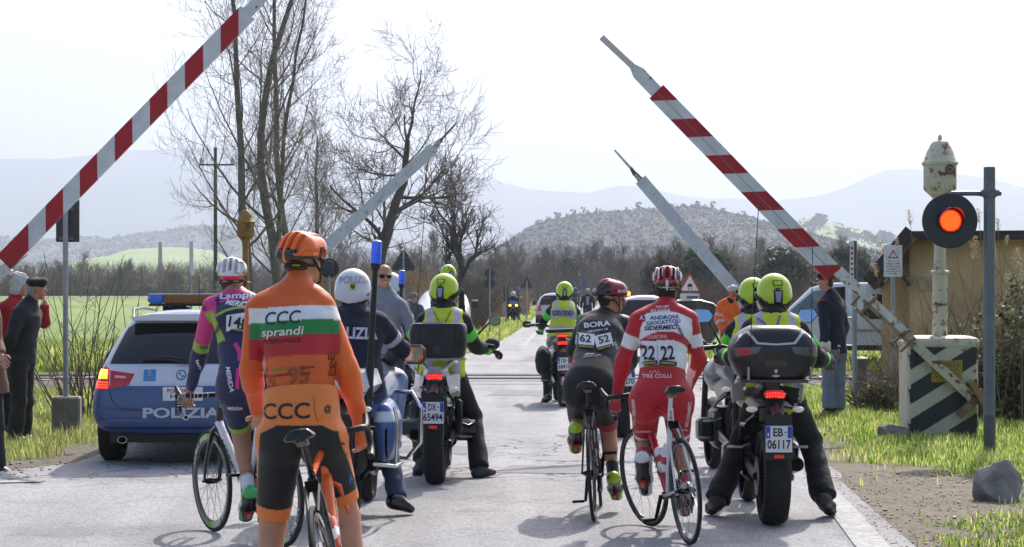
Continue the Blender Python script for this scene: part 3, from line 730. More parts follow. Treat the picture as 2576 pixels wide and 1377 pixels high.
# five kinds of winter tree, copied into the wood line
kinds = []
for i in range(5):
 rng = random.Random(100 + i); t = thing('bare_tree', 'x', 'tree', (0, 0, 0)); out = []
 grow(rng, (0, 0, -.3), (0, 0, 1), 4.2, .13, 0, 4, out, kids=(4, 6), ang=(18, 52), lenk=(.5, .82), up=.25, wob=.13, nseg=6, first=.15)
 tree_parts(out, t, '#6b645d', ['#7b726b', '#857a71', '#716c64', '#8a807a', '#786d66'][i], 1, .017, (6, 5, 3, 3, 3, 3)); kinds.append(t)
rng = random.Random(5); first = [True] * 5
LOOK = ['slim', 'bushy', 'leaning', 'wide', 'pale']
spots = []
for px, top, d in [(200, 600, 260), (245, 640, 280), (300, 625, 300), (350, 655, 270), (60, 640, 300), (110, 655, 280), (10, 650, 290), (150, 630, 310), (390, 660, 280), (430, 640, 300), (470, 655, 290), (510, 650, 270), (560, 640, 280), (600, 650, 300), (640, 660, 260), (780, 640, 240), (840, 600, 230), (900, 640, 200),
     (960, 600, 210), (1010, 560, 180), (1060, 600, 190), (1110, 620, 170), (1150, 600, 200), (1225, 620, 150), (1255, 560, 190), (1285, 545, 210), (1310, 590, 180), (1345, 610, 200), (1370, 590, 230), (1400, 600, 240), (1425, 570, 260), (1460, 590, 240), (1500, 560, 260), (1530, 600, 220), (1560, 570, 190), (1590, 580, 230),
     (1660, 590, 220), (1700, 560, 240), (1740, 600, 170), (1770, 580, 210), (1800, 540, 230), (1840, 570, 190), (1870, 600, 210), (1930, 560, 200), (1960, 610, 160), (2000, 590, 220), (2040, 600, 200), (2090, 590, 190), (2130, 560, 230), (2160, 600, 180), (2190, 580, 220), (2210, 620, 200), (2240, 640, 230), (1090, 540, 230), (1200, 640, 130), (870, 560, 260), (1035, 650, 130), (730, 650, 250)]:
 spots.append((px + rng.uniform(-8, 8), top, d))
places = ['beyond the field', 'in the distant wood line', 'on the far side of the plain']
for n, (px, top, d) in enumerate(spots):
 i = n % 5; hgt = (HY - top) / F * d + 1.58 - gz(d); s = hgt / 8.6
 where = ('left of the utility pole' if px < 540 else 'behind the police car and the oak' if px < 1200 else 'beyond the road between the two far barriers' if px < 1850 else 'behind the right-hand motorcyclists and the van')
 sc = (s * rng.uniform(.8, 1.25), s * rng.uniform(.8, 1.25), s)
 loc = ((px - CX) / F * d, d, gz(d))
 lab = 'hazy bare winter tree of the wood ' + where
 grp = 'hazy bare trees ' + where
 if first[i]:
  t = kinds[i]; first[i] = False; t.location = loc; t.scale = sc; t.rotation_euler = (0, 0, rng.uniform(0, 6)); t['label'] = lab
 else:
  t = dup(kinds[i], loc, rng.uniform(0, 6), sc, lab)
 t['group'] = grp
# the far thicket that reads as one mass: brush of countless stems
def thicket(name, label, n, region, h0, h1, col, seed, r=0.03, mats=TWIG, sp=.35, cols=None):
 rg = random.Random(seed); mb = MB(col)
 for _ in range(n):
  y = rg.uniform(*region[2:]); x = rg.uniform(*region[:2]) * (y / region[2]); z = gz(y)
  h_ = rg.uniform(h0, h1);
  if cols: mb.color(rg.choice(cols))
  p = V((x, y, z)); d = V((rg.gauss(0, sp), rg.gauss(0, sp * .5), 1))
  q1 = p + d * h_ * .5; q2 = q1 + (d + V((rg.gauss(0, sp), 0, 0))) * h_ * .5
  mb.tube([p, q1, q2], [r, r * .7, r * .2], 3, caps=False)
  for k in range(2):
   f = rg.uniform(.3, .9); b0 = p.lerp(q2, f); mb.tube([b0, b0 + V((rg.gauss(0, .35), 0, rg.uniform(.2, .5))) * h_ * .5], [r * .5, r * .15], 3, caps=False)
 o = mb.build(name, mats, None, 0)
 return tag(o, label, 'brush', kind='stuff')
thicket('undergrowth', 'grey-brown brush along the end of the left field', 7000, (-110, -20, 300, 330), 2.2, 5.6, '#6b5f56', 1, .05, cols=['#6b5f56', '#7b6c60', '#5f584c'])
thicket('undergrowth', 'brown brush of the wood closing the far end of the road', 5200, (-18, 38, 170, 330), 1.5, 6.0, '#66594f', 2, .045, cols=['#66594f', '#75665a', '#5a5548'])
thicket('undergrowth', 'dark brambly brush beside the medium tree and the round signs', 1500, (-4.6, -1.1, 82, 110), .7, 2.6, '#4c4038', 3, .016, sp=.5, cols=['#4c4038', '#5d5046', '#6b5d50'])
thicket('undergrowth', 'reddish brush behind the orange worker and the slippery-road sign', 2200, (5.3, 16, 75, 105), .8, 2.7, '#5f4c44', 4, .016, sp=.5, cols=['#5f4c44', '#6f5a4e', '#54483f'])
REED = mat('dry_reed', 0.8, tl=0.3, var=0.15)
thicket('dry_reeds', 'pale tan dry reeds under the oak behind the police riders', 3600, (-7.0, -2.2, 66, 78), 1.3, 2.6, '#b09a78', 5, .012, REED, sp=.09, cols=['#b09a78', '#c4ae8a', '#97825f', '#8a7656'])
thicket('dry_reeds', 'tan dry grass at the far bend of the road', 1500, (-1.6, 1.0, 120, 150), .7, 1.9, '#a98f68', 6, .014, REED, sp=.15, cols=['#a98f68', '#9a805a'])
# reed plumes
def reed(label, px, py, d, h=.16, lean=.1, seed=0, base=None, group='dry reed plumes'):
 top = P(px, py, d); rg = random.Random(seed); b = V((top.x - lean * (top.z), d + rg.uniform(-.1, .1), 0)) if base is None else V(base)
 t = thing('reed', label, 'reed', b, group=group)
 top = top - b; mb = MB('#8f7f63'); mb.tube([V((0, 0, -.02)), top * .5 + V((0.0, 0, .05)), top], [.006, .005, .003], 5, caps=False); mb.build('stem', REED, t, 180)
 mb = MB('#c9b99c')
 d_ = (top - top * .5).normalized()
 for _ in range(150):
  mb.color(rg.choice(['#c9b99c', '#b7a383', '#dccfb4', '#a08b6c']))
  f = rg.uniform(-.75, .35); w_ = h * .32 * (1 - abs(f + .15) * .9); a = rg.uniform(0, 6.28)
  p = top + d_ * h * f + V((cos(a), sin(a), 0)) * w_ * rg.random(); q = V((rg.gauss(0, 1), rg.gauss(0, 1), rg.gauss(0, 1))).normalized() * h * .13
  s_ = q.orthogonal().normalized() * .0055
  mb.add([p - s_, p + s_, p + q], [(0, 1, 2)])
 mb.build('plume', REED, t, 0)
for n, (px, py, d, h, ln, lb) in enumerate([(2210, 608, 26, .24, -.5, 'fluffy reed plume leaning left of the white notice sign'), (2287, 540, 26, .17, -.12, 'upright reed plume standing clear left of the red signal'), (2198, 668, 27, .2, -.3, 'ragged drooping reed plume between the white sign posts'), (2256, 605, 27, .12, -.1, 'small reed plume just above the white notice sign'),
  (2452, 612, 25, .26, .05, 'large fluffy reed plume touching the right rim of the signal disc'), (2461, 536, 26, .16, -.1, 'reed plume peeking out right of the signal disc'), (2500, 625, 26, .2, -.1, 'reed plume just right of the grey signal post, upper'), (2510, 560, 27, .15, -.05, 'small high reed plume right of the grey signal post'), (2538, 700, 25, .28, .1, 'drooping reed plume low by the right edge'), (2560, 640, 25, .26, .0, 'pale reed plume at the right edge, upper'), (2572, 680, 26, .25, .05, 'pale reed plume at the right edge, lower'), (2480, 735, 26, .14, 0, 'tiny reed plume low beside the grey signal post'), (2533, 600, 28, .12, .1, 'thin reed plume between the post and the right edge'), (2528, 745, 27, .16, .1, 'low reed plume above the bramble')]):
 reed(lb, px, py, d, h, ln, n)
for n, (px, py, d) in enumerate([(467, 705, 58), (482, 720, 57), (520, 712, 57), (546, 722, 58), (506, 700, 59), (425, 640, 0)][:5]):
 reed(['short tan plume left of the thin sign over the light bar', 'tan plume beside the thin sign post over the light bar', 'tan plume left of the pink-white helmet', 'broad tan plume touching the pink-white helmet', 'highest tan plume between the thin sign and the pink-white helmet'][n], px, py, d, .42, 0, 50 + n, group='tan plumes behind the light bar')
# leafy masses
def leafy(name, label, cat, ctr, rad, n, leaf, cols, seed, stems=0, kind=None, clumps=40, stemcol='#5a4a3c', group=None, trunk=None):
 rg = np.random.RandomState(seed); t = thing(name, label, cat, ctr, group=group)
 cc = rg.normal(size=(clumps, 3)); cc /= np.linalg.norm(cc, axis=1)[:, None]; cc *= (rg.uniform(0.2, 1, (clumps, 1)) ** .4)
 cc = cc * np.array(rad) * .82; cc[:, 2] = np.abs(cc[:, 2]) if trunk is None else cc[:, 2] + trunk
 cs = rg.uniform(.6, 1.2, clumps) * min(rad) * .36
 mb = MB(cols[0]); CL = [c(q) for q in cols]
 k = rg.randint(0, clumps, n); p = rg.normal(size=(n, 3)); p /= np.linalg.norm(p, axis=1)[:, None]; p = cc[k] + p * cs[k][:, None] * rg.uniform(.5, 1.05, (n, 1)) * np.array([1.25, 1, .9])
 a = rg.normal(size=(n, 3)); a /= np.linalg.norm(a, axis=1)[:, None]; b = np.cross(a, rg.normal(size=(n, 3))); b /= np.linalg.norm(b, axis=1)[:, None]
 sz = leaf * rg.uniform(.6, 1.4, n); tone = rg.uniform(0, 1, clumps)
 ci = np.clip((tone[k] * .6 + rg.uniform(0, .5, n)) * len(CL), 0, len(CL) - 1).astype(int)
 low = .02
 for i in range(n):
  z = max(p[i, 2], low if trunk is None else -9)
  q = V((p[i, 0], p[i, 1], z)); A = V(a[i]) * sz[i]; B = V(b[i]) * sz[i] * .6
  mb.col = CL[ci[i]]
  o = len(mb.v); mb.v.extend([tuple(q - A), tuple(q + B), tuple(q + A), tuple(q - B)]); mb.f.append((o, o + 1, o + 2, o + 3)); mb.c.append(mb.col)
 mb.build('foliage' if trunk is None else 'crown', LEAF, t, 0)
 sb = MB(stemcol); r2 = random.Random(seed)
 for _ in range(stems):
  x = r2.uniform(-1, 1) * rad[0]; y = r2.uniform(-1, 1) * rad[1] * .8; h_ = rad[2] * r2.uniform(.7, 1.35) * (1 - .3 * abs(x / rad[0]))
  p0 = V((x, y, 0)); p1 = p0 + V((r2.gauss(0, .15), r2.gauss(0, .15), h_ * .6)); p2 = p1 + V((r2.gauss(0, .3), r2.gauss(0, .3), h_ * .4)); sb.color(r2.choice(['#6b5847', '#7d6a55', '#4f4136']))
  sb.tube([p0, p1, p2], [.008, .006, .003], 4, caps=False)
 if trunk is not None: sb.tube([(0, 0, -.1 ), (0, 0, trunk)], [rad[0] * .09, rad[0] * .05], 8)
 if sb.v: sb.build('stems' if trunk is None else 'trunk', BARK, t, 180)
 return t
BR = ['#2c3320', '#3d4a2c', '#56663a', '#6a5c48', '#7f8a5c', '#3a3428']
for (x, y, rx, ry, rz, n, lb) in [(6.0, 25.6, .95, 1.0, 1.1, 4200, 'bramble bush behind the striped box, between the box and the white van'), (7.0, 25.0, 1.5, 1.2, 1.95, 10500, 'tall tangled bramble bush right behind the striped box and signal post'), (8.6, 24.6, 1.3, 1.1, 1.75, 6500, 'tangled bramble bush against the right edge of the picture'), (5.15, 27.2, .5, .6, .45, 1200, 'low end of the bramble next to the dead stump')]:
 leafy('bramble_bush', lb, 'bush', (x, y, 0), (rx, ry, rz), n, .038, BR, int(x * 10), 130, clumps=70, group='bramble bushes behind the barrier box')
# bare shrub left of the sign pole
t = thing('bare_shrub', 'thin leafless shrub of upright twigs behind the two onlookers on the left', 'shrub', (-5.35, 25.5, 0)); mb = MB('#5e5044'); rg = random.Random(3)
for _ in range(52):
 mb.color(rg.choice(['#5e5044', '#6f5f50', '#4a3f36'])); x = rg.gauss(0, .26); d = V((x * .8 + rg.gauss(0, .15), rg.gauss(0, .2), 1)); h_ = rg.uniform(.7, 2.1)
 p0 = V((x, rg.gauss(0, .2), 0)); p1 = p0 + d * h_ * .5; p2 = p1 + (d + V((rg.gauss(0, .25), 0, 0))) * h_ * .5; mb.tube([p0, p1, p2], [.009, .006, .003], 4, caps=False)
 for k in range(4):
  b0 = p0.lerp(p1, rg.uniform(.3, 1)) if rg.random() < .5 else p1.lerp(p2, rg.random()); mb.tube([b0, b0 + V((rg.gauss(0, .3), rg.gauss(0, .2), rg.uniform(.2, .6))) * .6], [.004, .002], 3, caps=False)
mb.build('stems', TWIG, t, 180)
EV = ['#333a31', '#3f473a', '#4b5344', '#5a6050']
thicket('undergrowth', 'tall dry brown stems and weeds in front of the yellow house', 420, (4.9, 9.6, 26.2, 27.6), .7, 1.9, '#7d6c56', 9, .005, sp=.28, cols=['#8a7860', '#6d5d4b', '#a08c6c', '#5a4d3e'])
leafy('evergreen_tree', 'rounded dark evergreen tree crossed by the far white barrier arm', 'tree', (14.5, 150, gz(150)), (2.2, 2.2, 1.6), 5000, .17, EV, 71, trunk=3.3, clumps=40, group='dark evergreen trees on the right')
leafy('evergreen_tree', 'dark evergreen tree above the two lime helmets on the right', 'tree', (20.6, 150, gz(150)), (2.6, 2.5, 1.8), 4500, .17, EV, 72, trunk=3.0, clumps=40, group='dark evergreen trees on the right')
leafy('evergreen_tree', 'dark evergreen tree above the white van by the thin sign post', 'tree', (27.3, 165, gz(165)), (2.4, 2.2, 2.0), 5000, .18, EV, 73, trunk=3.2, clumps=40, group='dark evergreen trees on the right')
leafy('evergreen_tree', 'narrow dark green cypress in the wood at the end of the road', 'tree', (6.6, 235, gz(235)), (1.3, 1.3, 2.6), 3000, .2, EV, 74, trunk=2.6, clumps=30)
# small trees standing along the ridge of the wooded hill and dark groves on the green hill
base = None; rg = random.Random(21)
for n in range(56):
 px = rg.uniform(1330, 2010); y = np.interp(px, [1330, 1380, 1450, 1540, 1640, 1720, 1790, 1880, 1960, 2080], [572, 553, 538, 531, 522, 517, 523, 545, 565, 600]); d = 1495
 hgt = rg.choice([rg.uniform(.6, 2.5), rg.uniform(2, 6.5)]); z = (HY - y) / F * 1500 + 1.58
 lab = 'tiny pale tree on the skyline ridge of the wooded hill'
 if base is None:
  base = leafy('ridge_tree', lab, 'tree', (0, 0, 0), (1.5, 1.5, 1.6), 150, .34, ['#3c4638', '#4d5646'], 80, trunk=3.6, clumps=6, group='small trees along the ridge'); t = base
 else: t = dup(base, sc=1)
 t.location = ((px - CX) / F * d, d, z - 3); s = (hgt + 3) / 5.6; t.scale = (s * rg.uniform(.5, 1.5), s * rg.uniform(.6, 1.2), s); t.rotation_euler = (0, 0, rg.uniform(0, 6))
base = None
for n in range(26):
 px = rg.choice([rg.uniform(2035, 2075), rg.uniform(2085, 2260), rg.uniform(2120, 2300)]); y = np.interp(px, [2010, 2060, 2110, 2200, 2300], [556, 556, 572, 590, 605]) + rg.uniform(-4, 26); d = 2250 if y < 580 else 2150
 lab = 'dark tree dotted over the green hill behind the policeman'
 if base is None:
  base = leafy('hill_tree', lab, 'tree', (0, 0, 0), (4, 4, 3), 300, .9, ['#2f3b2c', '#3f4a38'], 81, trunk=4, clumps=9, group='dark trees over the green hill'); t = base
 else: t = dup(base)
 t.location = ((px - CX) / F * d, d, (HY - y) / F * d - 3); s = rg.uniform(.9, 1.9); t.scale = (s * 1.3, s, s)
# ================================================================ BARRIERS, SIGNS, SIGNAL, HOUSE
WHITE, RED = '#c9c8cb', '#a3121f'
def beam(mb, a, b, wd, dp, col, taper=1.0):
 """rectangular bar from a to b: wd in the x-z plane, dp along y"""
 a = V(a); b = V(b); t = (b - a).normalized(); n = V((0, 1, 0)).cross(t).normalized(); y = t.cross(n)
 mb.color(col); vs = []
 for p, k in ((a, 1), (b, taper)):
  for sx, sy in ((-1, -1), (1, -1), (1, 1), (-1, 1)):
   vs.append(p + n * sx * wd * k / 2 + y * sy * dp * k / 2)
 mb.add(vs, [(0, 1, 2, 3), (7, 6, 5, 4), (4, 5, 1, 0), (5, 6, 2, 1), (6, 7, 3, 2), (7, 4, 0, 3)])
def striped_arm(root, base, top, wd, dp, skew, edges, o, pole_to=None):
 """striped panel between base and top (world), cut by skewed stripe edges given as fractions along the arm"""
 base = V(base) - o; top = V(top) - o; t = (top - base); L = t.length; t.normalize(); n = V((0, 1, 0)).cross(t).normalized()
 if n.x < 0: n = -n
 mb = MB()
 for i in range(len(edges) - 1):
  e0, e1 = edges[i], edges[i + 1]; mb.color(RED if i % 2 == 0 else WHITE); vs = []
  for y in (-dp / 2, dp / 2):
   for (e, sgn) in ((e0, -1), (e0, 1), (e1, 1), (e1, -1)):
    s = e * L + skew * sgn * wd / 2
    s = min(max(s, 0), L)
    vs.append(base + t * s + n * sgn * wd / 2 + V((0, y, 0)))
  mb.add(vs, [(3, 2, 1, 0), (4, 5, 6, 7), (0, 1, 5, 4), (2, 3, 7, 6), (1, 2, 6, 5), (3, 0, 4, 7)])
 return mb.build('striped_panel', mat('reflective_paint', 0.45, bump=0.15, bscale=20, var=0.14, vscale=5), root, 0, fix=True)
def bell_pole(root, x, h, white, s=1.0, y=0, z0=1.05):
 mb = MB(white)
 mb.tube([(x, y, z0), (x, y, h - .72 * s)], .068 * s, 14); mb.tube([(x, y, z0), (x, y, z0 + .75)], .085 * s, 14)
 for z in (z0 + .02, z0 + .75): mb.lathe([(.085 * s, 0), (.11 * s, .01), (.11 * s, .035), (.085 * s, .045)], (x, y, z), n=14)
 mb.build('pole', RUSTY, root, 50)
 mb = MB(white); z = h - .72 * s
 mb.lathe([(.07 * s, -.12 * s), (.07 * s, 0), (.175 * s, .10 * s), (.182 * s, .12 * s), (.182 * s, .37 * s), (.2 * s, .385 * s), (.2 * s, .41 * s), (.182 * s, .42 * s), (.15 * s, .52 * s), (.095 * s, .63 * s), (.05 * s, .655 * s), (.025 * s, .66 * s), (.02 * s, .70 * s), (.006 * s, .72 * s)], (x, y, z), n=22)
 b = mb.build('bell_housing', RUSTY, root, 45)
 mb = MB('#5b4b40'); mb.torus((x + .075 * s, y - .18 * s, z + .32 * s), .045 * s, .012, axis='Y', n=16, m=6); mb.disc((x + .075 * s, y - .18 * s, z + .32 * s), .02, .02, n=10); mb.build('bell_port', RUSTY, b, 40)
# --- the near right barrier: striped cabinet, bell pole, lever, striped arm
o = P(2360, 1088, 22.2); o.z = 0
t = thing('level_crossing_barrier', 'raised red and white barrier arm hinged on the striped cabinet with bell pole, right side', 'barrier', o)
w2, d2 = .39, .30
mb = MB('#b5b09c'); rr_ = .06
pts = []
for (cx_, cy_, a0) in ((w2 - rr_, -d2 + rr_, -90), (w2 - rr_, d2 - rr_, 0), (-w2 + rr_, d2 - rr_, 90), (-w2 + rr_, -d2 + rr_, 180)):
 for k in range(4): a = R(a0 + 30 * k); pts.append((cx_ + rr_ * cos(a), cy_ + rr_ * sin(a)))
mb.loft([[(x, y, z) for x, y in pts] for z in (-.05, 1.0)])
cab = mb.build('cabinet', RUSTY2, t, 40)
mb = MB('#b9b3a0'); mb.loft([[(x * k, y * k, z) for x, y in pts] for z, k in ((1.0, 1.03), (1.05, 1.06), (1.09, 1.0), (1.115, .8))]); mb.build('lid', RUSTY, cab, 40)
b_ = bvh_of(cab); mb = MB()                            # black slanting stripes on the front and around the left side
def band(z0, z1, sl, X0, X1, off=.003):
 vs, fs = poly_mesh([(X0, max(-.02, min(z0 + sl * (X0 + w2), .995))), (X1, max(-.02, min(z0 + sl * (X1 + w2), .995))), (X1, max(-.02, min(z1 + sl * (X1 + w2), .995))), (X0, max(-.02, min(z1 + sl * (X0 + w2), .995)))], .05)
 mb.color('#22262c'); project(mb, vs, fs, (0, -.6, 0), (1, 0, 0), (0, 0, 1), b_, (0, 1, 0), off)
for k in range(-2, 4):
 z0 = .38 * k - .03
 for q in range(26):
  xa = -w2 + 2 * w2 * q / 26; xb = xa + 2 * w2 / 26; sl = .62
  za, zb = z0 + sl * (xa + w2), z0 + sl * (xb + w2)
  if zb + .19 < 0 or za > .99: continue
  band(z0, z0 + .215, sl, xa, xb)
mb.build('stripes', mat('black_paint', .5, bump=.2, bscale=30, var=.2), cab, 0)
mb = MB('#a8892f'); mb.box((.03, -d2 - .008, .73), (.34, .006, .24)); pl = mb.build('warning_plate', RUSTY2, t, 0); lb = MB()
text(lb, 'ATTENZIONE!', (.03, -d2 - .013, .80), .30, .055, None, bold=.01, col='#4e421f', off=0)
for k, (s_, z) in enumerate([('NON SOSTARE', .745), ('SUI BINARI', .70), ('ATTRAVERSARE', .66)]): text(lb, s_, (.03, -d2 - .013, z), .27, .03, None, bold=.005, col='#6b5a28', off=0)
lb.build('lettering', LETTER, pl, 0)
bell_pole(t, .02, 3.36, '#b9b49e')
yA = -d2 - .10; oy = o.y + yA
S = lambda px, py: P(px, py, oy) - o
arm0 = S(2400, 965)
mb = MB()
beam(mb, S(2272, 838), S(2446, 1003), .105, .06, '#b5ae9c'); beam(mb, S(2270, 835), S(2108, 682), .115, .09, '#cdcbc4'); mb.color('#8a7a62')
beam(mb, S(2165, 755) + V((.02, -.03, 0)), S(2290, 872) + V((.02, -.03, 0)), .035, .05, '#8d7a5f'); beam(mb, S(2190, 748) + V((0, .05, 0)), S(2300, 850) + V((0, .05, 0)), .035, .05, '#97866c')
beam(mb, S(2150, 775) + V((0, -.02, 0)), S(2255, 880) + V((0, -.02, 0)), .03, .05, '#8a7860')
for (a, b) in (((2160, 745), (2140, 768)), ((2205, 745), (2165, 785)), ((2285, 830), (2245, 862)), ((2300, 850), (2262, 885))): beam(mb, S(*a) + V((0, -.05, 0)), S(*b) + V((0, -.05, 0)), .03, .04, '#7d6347')
mb.build('arm_lever', RUSTY, t, 0)
mb = MB(); beam(mb, S(2412, 1045) + V((0, .0, 0)), S(2475, 985), .085, .09, '#7a6447'); beam(mb, S(2440, 960), S(2492, 1050), .07, .2, '#8b6d45'); mb.color('#5f4b35').disc(S(2446, 1008) - V((0, .05, 0)), .035, .05, n=12); mb.build('counterweight', RUSTY, t, 0)
eR = [0, .0001]
top, bot = S(1651, 231), S(2098, 690); L = (top - bot).length
yb = [704, 667.6, 622, 576, 529.5, 483, 437, 391, 345, 300, 253.5, 208]
cy_ = lambda y: (bot.z - 0, )
fr = []
for y in yb:                                          # stripe edges are level: where the arm's centre line crosses that height
 z = H - (y - HY) / F * oy; fr.append(((z - (bot.z + o.z)) / (top.z - bot.z)))
fr[0] = -.2; fr[-1] = 1.2
striped_arm(t, bot + o, top + o, .207, .05, -.9, fr, o)
mb = MB('#55555a'); n_ = V((.7, 0, .7)); beam(mb, bot.lerp(top, .03) - V((0, .027, 0)), bot.lerp(top, .985) - V((0, .027, 0)), .006, .003, '#77777b'); mb.build('panel_seam', LETTER, t, 0)
mb = MB(); tp = S(1651, 231); beam(mb, tp, S(1604, 182), .14, .06, '#c9cacb'); beam(mb, S(1606, 184), S(1590, 166), .14, .06, '#c9cacb', .45); beam(mb, S(1594, 170), S(1513, 94), .062, .05, '#c2bfba'); mb.build('arm_tip', RUSTY2, t, 0)
# --- near left barrier (its cabinet stands just outside the picture)
oL = P(-215, 1088, 22.2); oL.z = 0
t = thing('level_crossing_barrier', 'long raised red and white barrier arm crossing the upper left sky', 'barrier', oL); o = oL; oy = o.y - .4
mb = MB('#c3bfae'); mb.loft([[(x, y, z) for x, y in pts] for z in (-.05, 1.0)]); mb.build('cabinet', RUSTY2, t, 40)
S = lambda px, py: P(px, py, oy) - o
mb = MB(); beam(mb, S(-300, 985), S(-150, 840), .105, .06, '#b5ae9c'); beam(mb, S(-150, 840), S(22, 672), .115, .09, '#cdcbc4'); beam(mb, S(2, 690), S(-120, 812) + V((0, .05, 0)), .04, .05, '#8d7a5f'); mb.build('arm_lever', RUSTY, t, 0)
xb = [0, 34, 82.5, 134, 185, 236, 290, 334, 378, 422, 466, 512, 556, 601, 640]
xb = [-15, 29, 73, 116, 160, 202, 246, 290, 334, 378, 422, 466, 512, 556, 601, 645]
bot, top = S(10, 660), S(623, 32); fr = []
for x in xb:
 X = (x - CX) / F * oy - o.x; fr.append((X - bot.x) / (top.x - bot.x))
fr = fr[1:]; fr[0] = .0; fr = [-.3] + fr[1:]; fr[-1] = 1.3
striped_arm(t, bot + o, top + o, .205, .05, -1.0, fr, o)
mb = MB(); beam(mb, S(622, 33), S(690, -38), .12, .06, '#c2c4c6'); beam(mb, S(690, -38), S(780, -130), .06, .05, '#c2bfba'); mb.build('arm_tip', RUSTY2, t, 0)
mb = MB('#9a9a9e'); mb.tube([S(0, 700), S(70, 640)], .006, 5); mb.build('stay_wire', GALV, t, 0)
# --- far barriers, seen from behind
def far_barrier(label, side, px0, base, rods, lamp, paint, root_px, wd=.25):
 d = 42.0; o = P(root_px, 0, d); o.z = 0
 t = thing('level_crossing_barrier', label, 'barrier', o, group=None); S = lambda px, py: P(px, py, d - .4) - o
 mb = MB('#b9b3a0'); mb.loft([[(x, y, z) for x, y in pts] for z in (-.05, 1.05)]); mb.build('cabinet', RUSTY2, t, 40)
 a, b = base; mb = MB(); beam(mb, S(*a), S(*b), wd, .14, '#c4c7cb'); mb.color('#8f9297')
 k = 14
 for i in range(k):
  p = S(*a).lerp(S(*b), (i + .5) / k); mb.box(p + V((.0, -.075, 0)), (.02, .012, .02))
 mb.build('arm_box', RUSTY2, t, 0)
 mb = MB()
 for (p, q, w_, cl, tp) in rods: beam(mb, S(*p), S(*q), w_, .05, cl, tp)
 mb.build('arm_rods', RUSTY, t, 0)
 if lamp: bell_pole(t, P(lamp, 0, d).x - o.x, 3.42, paint, 1.0, 0)
 return t
far_barrier('far left barrier arm, plain white from behind, with rusty yellow bell pole', -1, 0, ((770, 668), (1092, 372)), [((1088, 376), (1112, 350), .13, '#b6b2a9', .6), ((1108, 354), (1148, 310), .05, '#7b6a58', .6), ((772, 666), (640, 800), .14, '#b5ae9c', 1)], 618, '#8d6a2a', 622, .235)
far_barrier('far right barrier arm, plain white from behind, leaning over the slippery-road sign', 1, 0, ((1611, 452), (1848, 727)), [((1612, 454), (1596, 436), .12, '#b8b4ab', .8), ((1598, 440), (1585, 420), .10, '#6b4f38', .5), ((1587, 424), (1546, 378), .05, '#b3b1ad', .7), ((1846, 724), (1935, 835), .13, '#b3ac94', 1), ((1850, 740), (1900, 800), .05, '#8d7a5f', 1)], None, '#c9c5b8', 1935)
# --- the red signal on its grey post
o = P(2489, 1142, 19.7); o.z = 0
t = thing('crossing_signal', 'round dark signal disc with lit red light on a grey steel post, far right', 'signal', o)
mb = MB('#6c727a'); mb.tube([(0, 0, -.1), (0, 0, P(0, 421, 19.7).z)], .057, 18); mb.color('#5b5f66').tube([(0, 0, 0), (0, 0, .38)], .0585, 18); mb.color('#6c727a')
z = P(0, 487, 19.7).z
mb.tube([(.115, 0, z), (-.38, 0, z)], .024, 10); mb.box((0, 0, z), (.17, .13, .055)); mb.tube([(0, 0, z - .04), (0, 0, z + .04)], .068, 16)
for sx in (-.06, .06): mb.tube([(sx, -.09, z), (sx, .09, z)], .009, 6)
mb.build('post', GALV, t, 50)
dx, dz = (2388 - 2489) / F * 19.7, P(0, 556, 19.7).z; cy = -.02
mb = MB('#34343a'); mb.lathe([(0, -.02), (.265, -.02), (.274, -.012), (.274, .012), (.265, .02), (0, .02)], (dx, cy, dz), 'Y', 48)
mb.box((dx + .02, cy + .12, dz - .0), (.24, .2, .34), bev=.03); disc = mb.build('signal_disc', PLAST, t, 40)
# bell the hood out towards us
mb = MB('#2b2b30'); n = 28
for (r0, r1, sgn) in ((.132, .128, 1),):
 vs = []; fs = []
 for k in range(n + 1):
  a = R(-35) + R(250) * k / n; ln = .22 * (0.25 + .75 * max(0, sin(min(max(a, 0), pi)))) if True else 0
  for (rr0, yy) in ((r0, -.02), (r0 * .98, -.02 - ln), (r0 * .98 - .006, -.02 - ln), (r0 - .006, -.02)): vs.append((dx + rr0 * cos(a), cy + yy, dz + rr0 * sin(a)))
 for k in range(n):
  for j in range(4): fs.append((k * 4 + j, k * 4 + (j + 1) % 4, (k + 1) * 4 + (j + 1) % 4, (k + 1) * 4 + j))
 mb.add(vs, fs)
mb.lathe([(.132, -.022), (.118, -.03), (.118, -.05), (.112, -.05), (.112, -.02)], (dx, cy, dz), 'Y', 32)
mb.build('hood', PLAST, disc, 40)
mb = MB('#c81408'); mb.disc((dx, cy - .032, dz), .112, .012, n=32); mb.build('lens', mat('red_lens', .3, emis=.35), disc, 40)
mb = MB('#ff3a0a')
for i in range(-9, 10):
 for j in range(-9, 10):
  x = (i + .5 * (j % 2)) * .0118; zz = j * .0102
  if x * x + zz * zz < .098 ** 2: mb.ball((dx + x, cy - .039, dz + zz), .0042, 6, 4)
mb.build('led_dots', mat('led_red', .3, emis=5), disc, 40)
mb = MB('#34343a')
for a in (45, 135, 225, 315): mb.disc((dx + .165 * cos(R(a)), cy - .024, dz + .165 * sin(R(a))), .01, .01, n=8)
mb.build('bolts', PLAST, disc, 40)
